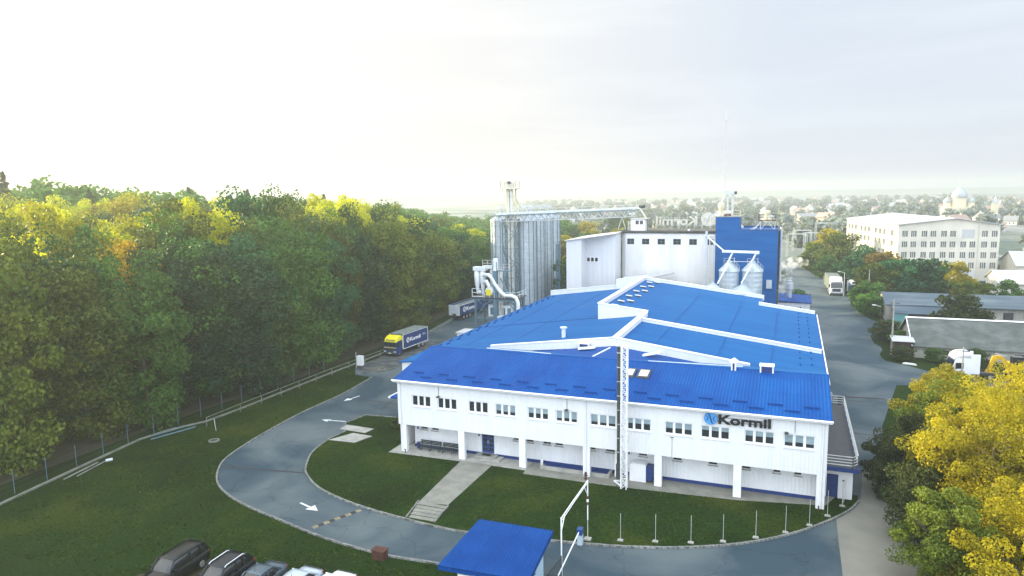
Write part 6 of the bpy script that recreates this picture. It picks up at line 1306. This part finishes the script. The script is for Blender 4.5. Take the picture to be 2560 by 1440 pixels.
for i, (x, y) in enumerate(near):
    o = root_ if first else copy_tree(root_); first = False
    o.location = (x, y, gz(x, y) - .1); d = -x - 66; s = size_factor(x, y) * (1.17 - .13 * sstep(30, 70, d))
    k = G.randrange(7); r_ = G.random(); sxy = G.uniform(.74, 1.16); sz = s * G.uniform(.84, 1.10) * (.93 if d < 6 else 1)
    o.scale = (sxy, sxy, sz); o.rotation_euler.z = G.uniform(0, 6.28)
    cr_ = [c for c in o.children if c.name.startswith('crown')][0]; cr_.data = WE[k % 4] if d < 9 else WV[k][0]
    cr_.material_slots[0].link = 'OBJECT'
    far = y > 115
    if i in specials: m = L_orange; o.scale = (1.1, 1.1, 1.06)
    elif d > 12 and r_ < (.62 if y < 130 else .35): m = L_lime_sun  # inner trees get the leaf colour with painted sunlight
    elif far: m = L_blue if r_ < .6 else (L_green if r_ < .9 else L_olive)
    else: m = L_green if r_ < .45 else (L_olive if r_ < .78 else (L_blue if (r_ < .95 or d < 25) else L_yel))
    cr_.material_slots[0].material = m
    if i in specials: lab = specials[i][1]
    elif m == L_yel: lab = 'tree with yellow autumn foliage inside the forest left of the curved road'
    elif d < 7: lab = edge_l
    elif m == L_lime_sun: lab = 'tree with sunlight painted into lime yellow leaves, rising behind the front ranks of the forest'
    elif m == L_olive: lab = 'olive green tree deeper in the forest left of the works'
    elif m == L_blue: lab = 'blue green tree deeper in the forest left of the works'
    else: lab = 'mid green tree deeper in the forest left of the works'
    zone = 'near the low kerb wall' if y < 52 else 'left of the road bend' if y < 74 else 'left of the rail fence' if y < 98 else 'beyond the yellow cab truck' if y < 128 else 'towards the silos'
    lab = {L_lime_sun: 'forest tree with sunlight painted into lime yellow leaves behind the front ranks, ', L_olive: 'olive green forest tree, ', L_blue: 'blue green forest tree, ', L_green: 'mid green forest tree, ', L_yel: 'yellow forest tree, '}.get(m, '') + zone if i not in specials else specials[i][1]
    if i not in specials and m != L_lime_sun: lab = ('low branched ' if d < 7 else 'deeper standing ') + lab
    tag(o, lab, 'tree', 'broadleaf trees of the forest')
# the rest of the wood, one mass
acc = {0: [], 1: []}
for i, (x, y) in enumerate(rest):
    if G.random() < .12 and y > 120:
        continue
    me, v, zc, rx, rz_ = WV[G.randrange(7)]
    nf = len(v) // 4; idx = rng.choice(nf, 1500, replace=False); q = v.reshape(nf, 4, 3)[idx].copy()
    c = q.mean(axis=1, keepdims=True); q = c + (q - c) * 2.9
    s = size_factor(x, y) * G.uniform(.85, 1.12); sxy = G.uniform(.9, 1.25); a = G.uniform(0, 6.28); ca, sa = math.cos(a), math.sin(a)
    q = q.reshape(-1, 3); q = np.stack([(q[:, 0]*ca - q[:, 1]*sa)*sxy + x, (q[:, 0]*sa + q[:, 1]*ca)*sxy + y, q[:, 2]*s + gz(x, y)], 1); acc[i % 2].append(q)
o = bpy.data.objects.new('forest', leaf_mesh('forest', np.concatenate(acc[0] + acc[1]))); o.data.materials.append(L_green); col.objects.link(o); tag(o, 'mass of tree crowns making up the far part of the forest', 'forest', kind='stuff')
# spruces standing above the skyline
sv_ = crown_arrays(55, 3.4, 7.2, 110, 60, .42, .7, shape='cone'); sv_[:, 2] += 15; sme = leaf_mesh('crown', sv_); sme.materials.append(L_conifer)
sp0 = None
for i, (az, d) in enumerate([(-57.6, 205), (-52.8, 190), (-46.5, 215), (-43.6, 225), (-42.4, 210), (-41.2, 230), (-39.4, 220), (-38.2, 235), (-36.8, 225)]):
    if sp0 is None:
        sp0 = empty('spruce_tree', (0, 0, 0)); MB().tube([(0, 0, 0), (0, 0, 20)], [.3, .05], 6).build('trunk', M['trunk'], sp0); c = bpy.data.objects.new('crown', sme); col.objects.link(c); c.parent = sp0; o = sp0
    else: o = copy_tree(sp0)
    x = d * math.sin(R(az)); y = d * math.cos(R(az)); o.location = (x, y, gz(x, y) + 1.2); o.scale = (1, 1, [1.04, .95, .99, .93][i % 4]); o.rotation_euler.z = i
    tag(o, 'hazy pointed spruce rising above the forest skyline', 'spruce', 'spruces on the forest skyline')

# yellow trees at the lower right
def big_tree(x, y, zc, rx, rz_, ncl, per, ls, lm, label, seed, cr=.85, trunk_m='trunk', name='yellow_tree', group='trees in the lower right corner', rot=0):
    t = empty(name, (0, 0, 0), label, 'tree', group)
    v = crown_arrays(seed, rx, rz_, ncl, per, ls, cr); v[:, 2] += zc
    me = leaf_mesh('crown', v); me.materials.append(lm); c = bpy.data.objects.new('crown', me); col.objects.link(c); c.parent = t
    limbs(zc + rz_, zc, rx, rz_, .2, seed, M[trunk_m], 11).build('trunk', M[trunk_m], t)
    t.location = (x, y, 0); t.rotation_euler.z = rot; return t
big_tree(14.0, 71.0, 5.0, 3.6, 3.9, 120, 260, 0.19, L_yel, 'yellow tree with a green left flank nearest the white tractor unit', 21, .8)
big_tree(12.6, 68.6, 4.2, 3.0, 3.6, 90, 220, 0.19, L_olive, 'olive green tree standing on the road side of the northern yellow tree', 31, .8, name='olive_tree')
big_tree(13.6, 54.5, 6.4, 4.9, 4.9, 230, 300, 0.17, L_yel, 'largest bright yellow tree spreading over the right edge above the concrete road', 22, .85, 'pale_bark')
big_tree(16.8, 62.5, 5.9, 4.4, 4.7, 170, 280, 0.17, L_yel, 'yellow tree in the middle of the row between the dark tree and the scrub', 23, .85, 'pale_bark')
big_tree(9.3, 62.0, 3.2, 2.9, 3.3, 110, 240, 0.17, L_dark, 'dark green shaded tree bulging over the road beside the terrace', 24, .7, name='dark_tree')
big_tree(9.6, 54.5, 3.6, 2.6, 3.8, 100, 240, 0.17, L_dark, 'dark green tree under the largest yellow one, above the concrete road', 25, .7, name='dark_tree')
big_tree(9.6, 46.8, 3.6, 2.8, 3.4, 110, 240, 0.16, L_olive, 'half bare brownish yellow tree leaning over the concrete road at the lower edge', 26, .6, name='brown_tree')
big_tree(14.0, 44.5, 4.6, 4.4, 4.4, 170, 260, 0.16, L_yel, 'dull yellow tree filling the bottom right corner', 27, .8)
big_tree(20.5, 55.0, 5.6, 4.4, 4.8, 150, 280, 0.17, L_yel, 'yellow tree at the right edge behind the largest one', 28, .85, 'pale_bark')
big_tree(22.0, 76.0, 3.4, 4.2, 3.4, 130, 240, 0.20, L_dark, 'dark bushy tree behind the yellow row near the rusty girders', 29, .8, name='dark_tree')
big_tree(26.5, 84.0, 3.2, 4.6, 3.2, 130, 240, 0.22, L_dark, 'dark bushy tree below the rusty girders at the right edge', 30, .8, name='dark_tree')
big_tree(24.5, 66.0, 3.6, 4.4, 3.6, 120, 240, 0.22, L_dark, 'dark bushy tree at the right edge beside the yellow row', 33, .8, name='dark_tree')
# tufts of longer grass on the lawns and the meadow
def inside(px, py, poly):
    c = np.zeros(len(px), bool); n = len(poly)
    for i in range(n):
        x0, y0 = poly[i]; x1, y1 = poly[(i + 1) % n]
        if y0 == y1: continue
        k = ((y0 > py) != (y1 > py)) & (px < (x1 - x0) * (py - y0) / (y1 - y0) + x0); c ^= k
    return c
def tufts(name, n, box_, ok, z0, label, size, seed):
    g = np.random.default_rng(seed); x = g.uniform(box_[0], box_[1], n); y = g.uniform(box_[2], box_[3], n)
    w = np.sin(x*.9+np.sin(y*.7)*2)*np.cos(y*.8+np.sin(x*.5)) + g.normal(size=n)*.5
    k = ok(x, y) & (w > -.15); x, y = x[k], y[k]; n = len(x); a = g.uniform(0, 6.28, n); s_ = size * g.uniform(.5, 1.4, n)
    dx, dy = np.cos(a)*s_, np.sin(a)*s_; lx, ly = g.normal(size=n)*s_*.5, g.normal(size=n)*s_*.5; h = s_*g.uniform(.35, .8, n); zz = np.full(n, z0)
    v = np.stack([np.stack([x-dx*.5, y-dy*.5, zz], 1), np.stack([x+dx*.5, y+dy*.5, zz], 1), np.stack([x+dx*.6+lx, y+dy*.6+ly, zz+h], 1), np.stack([x-dx*.4+lx, y-dy*.4+ly, zz+h*.8], 1)], 1).reshape(-1, 3)
    o = bpy.data.objects.new(name, leaf_mesh(name, v)); o.data.materials.append(L_grass); col.objects.link(o); tag(o, label, 'grass', kind='stuff')
L_grass = mat('grass_blades', (0.014, 0.038, 0.002), 0.8, c2=(0.042, 0.064, 0.005), scale=.35, detail=8, fac=(.38, .68), spec=.1)
pth = [(-28.3, 44), (-24.4, 44), (-24.8, 57), (-28.5, 57)]
tufts('lawn_grass', 46000, (-46, 6, 43, 66), lambda x, y: inside(x, y, lawn) & ~inside(x, y, pth) & ~inside(x, y, [(-43.7, 56.9), (-42.4, 59.7), (-39.8, 59.5), (-40.5, 57.1)]) & ~inside(x, y, [(-44.7, 60.1), (-41.1, 59.9), (-40.9, 61.5), (-44.7, 61.7)]), .105, 'short uneven grass of the lawn in front of the office', .085, 5)
tufts('meadow_grass', 90000, (-62, -22, 30, 82), lambda x, y: ~inside(x, y, asph) & ~inside(x, y, lawn) & ~inside(x, y, [(-40, 20), (-40, 31.2), (-37.8, 34.4), (-35, 34.7), (-30, 35.0), (-24.9, 35.6), (-24, 20)]) & (x < -20.5) & (x > -61) & ~((x > -46) & (y > 45)), 0.0, 'short uneven grass of the meadow between forest and road', .10, 6)
# bushes and mid distance trees on the right
TV = []
for i in range(4):
    v = crown_arrays(300 + i, 1.0, [.95, 1.15, .8, 1.3][i], 60, 70, .16, .30); v[:, 2] += [.95, 1.15, .8, 1.35][i]; me = leaf_mesh('crown', v); me.materials.append(L_green); TV.append(me)
def small_tree(x, y, r, m, label, name='small_tree', cat='tree', group='trees and bushes on the right hand side', k=None, sz=1.0, z=0):
    t = empty(name, (x, y, z), label, cat, group); k = G.randrange(4) if k is None else k
    c = bpy.data.objects.new('crown' if name != 'bush' else 'foliage', TV[k]); col.objects.link(c); c.parent = t; c.material_slots[0].link = 'OBJECT'; c.material_slots[0].material = m
    q = MB().tube([(0, 0, -.05), (0, 0, 1.0)], [.07, .03], 6).build('trunk' if name != 'bush' else 'stem', M['trunk'], t, False, False)
    t.scale = (r, r, r*sz); t.rotation_euler.z = G.uniform(0, 6.28); return t
spec = [(14.6, 190, 4.2, L_blue, 'dark bluish bushy tree behind the far white lorry'), (9.5, 215, 4.2, L_green, 'green tree at the end of the right hand road beside the switchyard'), (17.5, 205, 4.8, L_blue, 'dark round tree beside the short concrete wall'),
        (13.0, 228, 5.0, L_olive, 'olive tree left of the cream block below its left wall'), (20.0, 222, 5.0, L_yel, 'yellow crowned tree at the foot of the cream block left wall'), (22.0, 200, 4.8, L_amber, 'orange tree in front of the cream block corner'),
        (19.6, 188, 4.4, L_green, 'green tree below the orange one'), (26.5, 192, 5.0, L_blue, 'dark blue green tree before the cream block corner'), (31.0, 189, 4.6, L_blue, 'dark blue green tree before the cream block front'),
        (17.2, 172, 4.0, L_olive, 'olive yellow tree above the bluish warehouse roof corner'), (22.5, 175, 4.4, L_blue, 'dark tree behind the bluish warehouse roof'), (28.5, 177, 4.4, L_blue, 'dark tree farther along behind the bluish warehouse roof'),
        (34.6, 183, 3.4, L_yel, 'small yellow topped tree right of the dark trees'), (15.2, 160, 3.8, L_green, 'green tree on the bank at the left end of the bluish warehouse'), (14.9, 151.5, 3.0, L_green, 'green bush mass at the gable of the bluish warehouse'),
        (38.5, 196, 2.4, L_amber, 'low orange shrub before the cream block gateway'), (33.5, 168, 2.3, L_olive, 'low olive shrub behind the bluish roof, left one'), (37.5, 172, 2.3, L_olive, 'low olive shrub behind the bluish roof, middle one'), (42, 170, 2.4, L_green, 'low green shrub behind the bluish roof, right one'),
        (50, 166, 3.4, L_green, 'green bush at the right edge before the pale panelled shed'), (26.6, 137.5, 3.3, L_dark, 'dark olive tree between the two long warehouses'), (29.8, 136.5, 2.6, L_dark, 'smaller dark tree between the two long warehouses'),
        (23.0, 213, 4.4, L_yel, 'small yellow tree touching the cream block left wall'), (6.5, 236, 4.0, L_olive, 'hazy olive tree beyond the end of the right hand road'), (11, 250, 5, L_yel, 'hazy yellowish tree beyond the end of the road')]
for x, y, r, m, lab in spec: small_tree(x, y, r * (.78 if 185 < y < 225 else .9), m, lab)
for x, y, r, m, lab in [(14.6, 127.0, 1.7, L_dark, 'dark round bush on the road side islet by the pale utility pole'), (15.4, 112.2, 1.3, L_dark, 'low bush on the islet below the dark shed'), (19.5, 112.8, 1.2, L_green, 'low weeds bush along the grey roofed warehouse wall'), (24.5, 112.6, 1.2, L_green, 'low green bush farther along the grey roofed warehouse wall'),
                        (19.3, 100.4, 1.5, L_yel, 'small yellow bush left of the white tractor unit'), (16.7, 124.0, 1.6, L_green, 'green bush at the gable of the grey roofed warehouse'), (15.8, 131, 1.6, L_green, 'green bush beside the short dark lamp pole'), (28, 101.0, 1.4, L_dark, 'dark bush below the excavator'),
                        (-38.8, 63.0, .9, L_dark, 'small dark bush on the lawn beside the left end of the office'), (.5, 153.5, 1.5, L_dark, 'dark bush behind the steaming stack'), (1.6, 160, 1.8, L_blue, 'dark bush beyond the boiler house')]:
    small_tree(x, y, r, m, lab, 'bush', 'bush', sz=.75)
# hazy trees beyond the mill
for i in range(34):
    az = G.uniform(-22.5, -11.0); d = G.uniform(215, 380); x = d*math.sin(R(az)); y = d*math.cos(R(az)); r = G.uniform(3.6, 5.2); m = [L_green, L_blue, L_olive, L_yel][G.choice([0, 0, 1, 2, 2, 3])]
    small_tree(x, y, r, m, {L_green: 'hazy green tree beyond the grey shed and white mill', L_blue: 'hazy bluish tree beyond the grey shed and white mill', L_olive: 'hazy olive tree beyond the grey shed and white mill', L_yel: 'hazy yellow tree beyond the grey shed and white mill'}[m], group='hazy trees beyond the mill')
for i in range(10):
    small_tree(-47 + i * .4, 156 + i * 9, G.uniform(3.2, 4.4), [L_green, L_olive][i % 2], 'green tree seen in the gap between the silos and the grey shed', group='trees in the gap behind the silos')
    
# ================================================================ HAZY TOWN
HM = []
mt_w = [mat('town_wall_pale', (.62, .60, .55), .9, obj_var=.15), mat('town_wall_cream', (.58, .50, .38), .9, obj_var=.15)]; mt_r = [mat('town_roof_grey', (.34, .35, .37), .8, obj_var=.3), mat('town_roof_red', (.34, .24, .20), .8, obj_var=.25)]
def house_proto(w, d, h, rh, mw, mr):
    r_ = empty('town_house', (0, 0, 0)); mb = MB()
    for a, b in (((-w/2, -d/2), (w/2, -d/2)), ((w/2, d/2), (-w/2, d/2))): mb.quad((*a, -1), (*b, -1), (*b, h), (*a, h))
    for x, s in ((-w/2, 1), (w/2, -1)): mb.quad(*[(x, -d/2*s, -1), (x, -d/2*s, h), (x, 0, h+rh-.15), (x, d/2*s, h), (x, d/2*s, -1)])
    mb.build('wall', mw, r_, False, False)
    mb = MB(); mb.slab([(-w/2-.5, -d/2-.6, h-.3), (w/2+.5, -d/2-.6, h-.3), (w/2+.5, 0, h+rh), (-w/2-.5, 0, h+rh)], .25); mb.slab([(-w/2-.5, 0, h+rh), (w/2+.5, 0, h+rh), (w/2+.5, d/2+.6, h-.3), (-w/2-.5, d/2+.6, h-.3)], .25)
    rr = mb.build('roof', mr, r_, False, False); MB().box((w*.2, -.4, h), (w*.2+.8, .4, h+rh+1)).build('chimney', mw, rr, False, False)
    for k in range(3): MB().box((-w*.35+k*w*.28, -d/2-.04, 1.2), (-w*.35+k*w*.28+1.2, -d/2-.01, 2.6)).build('window', M['far_glass'], r_, False, False)
    return r_
protos = [house_proto(11, 9, 4.5, 4.2, mt_w[0], mt_r[0]), house_proto(13, 9, 6.2, 3.6, mt_w[1], mt_r[1]), house_proto(9, 8, 3.4, 3.8, mt_w[0], mt_r[1]), house_proto(18, 11, 6.5, 2.0, mt_w[1], mt_r[0])]
lab_h = ['small pale house with a grey roof in the hazy town on the horizon', 'two storey cream house with a reddish roof in the hazy town on the horizon', 'small pale house with a reddish roof in the hazy town on the horizon', 'long cream building with a grey roof in the hazy town on the horizon']
used = [False]*4
for i in range(280):
    k = G.choice([0, 0, 1, 2, 2, 3]); az = G.uniform(-19, 21) if i > 25 else G.uniform(-8, 4); d = 360 + 1240 * G.random() ** .85
    if az > 3 and d < 420: d += 200
    o = protos[k] if not used[k] else copy_tree(protos[k]); used[k] = True
    o.location = (d*math.sin(R(az)), d*math.cos(R(az)), 0); s_ = G.uniform(.62, .9); o.scale = (s_, s_, s_); o.rotation_euler.z = G.uniform(-.6, .6) + G.choice([0, 1.57]); tag(o, lab_h[k], 'house', 'houses of the hazy town')
# town trees as one mass
q = []; base = TV[0]; nb = len(base.vertices); bv = np.empty(nb*3, np.float32); base.vertices.foreach_get('co', bv); bv = bv.reshape(-1, 4, 3)
for i in range(520):
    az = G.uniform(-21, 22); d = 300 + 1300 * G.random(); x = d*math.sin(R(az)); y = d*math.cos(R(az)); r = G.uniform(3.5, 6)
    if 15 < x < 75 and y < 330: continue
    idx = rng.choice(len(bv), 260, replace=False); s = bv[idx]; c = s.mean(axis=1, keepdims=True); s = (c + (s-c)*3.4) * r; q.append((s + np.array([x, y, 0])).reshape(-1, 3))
o = bpy.data.objects.new('town_trees', leaf_mesh('town_trees', np.concatenate(q))); o.data.materials.append(leaf('haze_tinted_leaves', (0.15, 0.19, 0.19), (0.22, 0.26, 0.25))); col.objects.link(o); tag(o, 'scattered trees between the houses of the hazy town', 'trees', kind='stuff')  # leaf colour paled to paint distance haze onto the town trees
# domed church
chm = empty('church', (113, 600, 0), 'pale domed church with a tall central drum above the hazy town', 'church')
m_ch = mat('church_cream_wall', (.66, .60, .42), .8); m_dm = mat('church_dome_metal', (.36, .39, .40), .4, metal=.3)
MB().box((103, 594, 0), (123, 610, 9.5)).build('nave', m_ch, chm)
for x, r, h, z0 in ((113, 4.6, 6.5, 9.5), (105.5, 2.3, 3.2, 9.5), (120.5, 2.3, 3.2, 9.5)):
    o = MB().lathe([(r, 0), (r, h)], (x, 600, z0), 20).build('drum', m_ch, chm)
    MB().lathe([(r*1.08, h), (r*1.15, h+r*.5), (r*.95, h+r*1.0), (r*.5, h+r*1.4), (r*.12, h+r*1.8), (0, h+r*2.3)], (x, 600, z0), 20).build('dome', m_dm, o, smooth=True)
    MB().bar((x, 600, z0+h+r*2.2), (x, 600, z0+h+r*2.9), .2).build('cross', m_ch, o)
cb2 = empty('bell_tower', (135.5, 600, 0), 'slim pale bell tower right of the domed church', 'tower'); MB().box((133.8, 598, 0), (137.2, 602, 12)).build('shaft', m_ch, cb2); MB().lathe([(2.6, 12), (1.2, 14.5), (0, 18)], (135.5, 600, 0), 8).build('spire', m_dm, cb2)
# steam from the stack
def vol_mat(name, dens, an, colr=(1, 1, 1)):
    m = bpy.data.materials.new(name); m.use_nodes = True; n = m.node_tree.nodes; n.clear(); o = n.new('ShaderNodeOutputMaterial'); v = n.new('ShaderNodeVolumePrincipled')
    v.inputs['Color'].default_value = (*colr, 1); v.inputs['Density'].default_value = dens; v.inputs['Anisotropy'].default_value = an; m.node_tree.links.new(v.outputs[0], o.inputs['Volume']); return m
mb = MB()
for x, y, z, r in ((-.1, 147, 7.6, .7), (-.5, 147.2, 8.6, 1.0), (-1.0, 147.5, 9.7, 1.25), (.2, 147.6, 10.4, 1.3), (1.4, 147.8, 10.6, 1.1), (2.6, 148, 10.5, .8), (-1.5, 146.5, 7.4, .9), (-1.6, 146, 6.0, 1.1), (-1.7, 145.5, 4.9, .9)):
    mb.lathe([(0.001, -r), (r*.5, -r*.87), (r*.87, -r*.5), (r, 0), (r*.87, r*.5), (r*.5, r*.87), (0.001, r)], (x, y, z), 14)
sm = vol_mat('steam_volume', .8, .2); n_ = sm.node_tree.nodes; l_ = sm.node_tree.links
t_ = n_.new('ShaderNodeTexCoord'); q_ = n_.new('ShaderNodeTexNoise'); q_.inputs['Scale'].default_value = .9; q_.inputs['Detail'].default_value = 4; l_.new(t_.outputs['Object'], q_.inputs['Vector'])
w_ = n_.new('ShaderNodeMapRange'); w_.inputs[1].default_value = .46; w_.inputs[2].default_value = .66; w_.inputs[4].default_value = 1.1; l_.new(q_.outputs['Fac'], w_.inputs[0]); l_.new(w_.outputs[0], [x for x in n_ if x.type == 'PRINCIPLED_VOLUME'][0].inputs['Density'])
o = mb.build('steam', sm, smooth=True); tag(o, 'white steam drifting from the boiler house stack', 'steam', kind='stuff')

# ================================================================ HAZE
HD = 0.00055
o = MB().box((-900, -40, -1.0), (900, 2600, 44.0)).build('haze', vol_mat('haze_volume', HD, .38, (.60, .66, .71))); tag(o, 'pale morning haze filling the air', 'haze', kind='stuff')
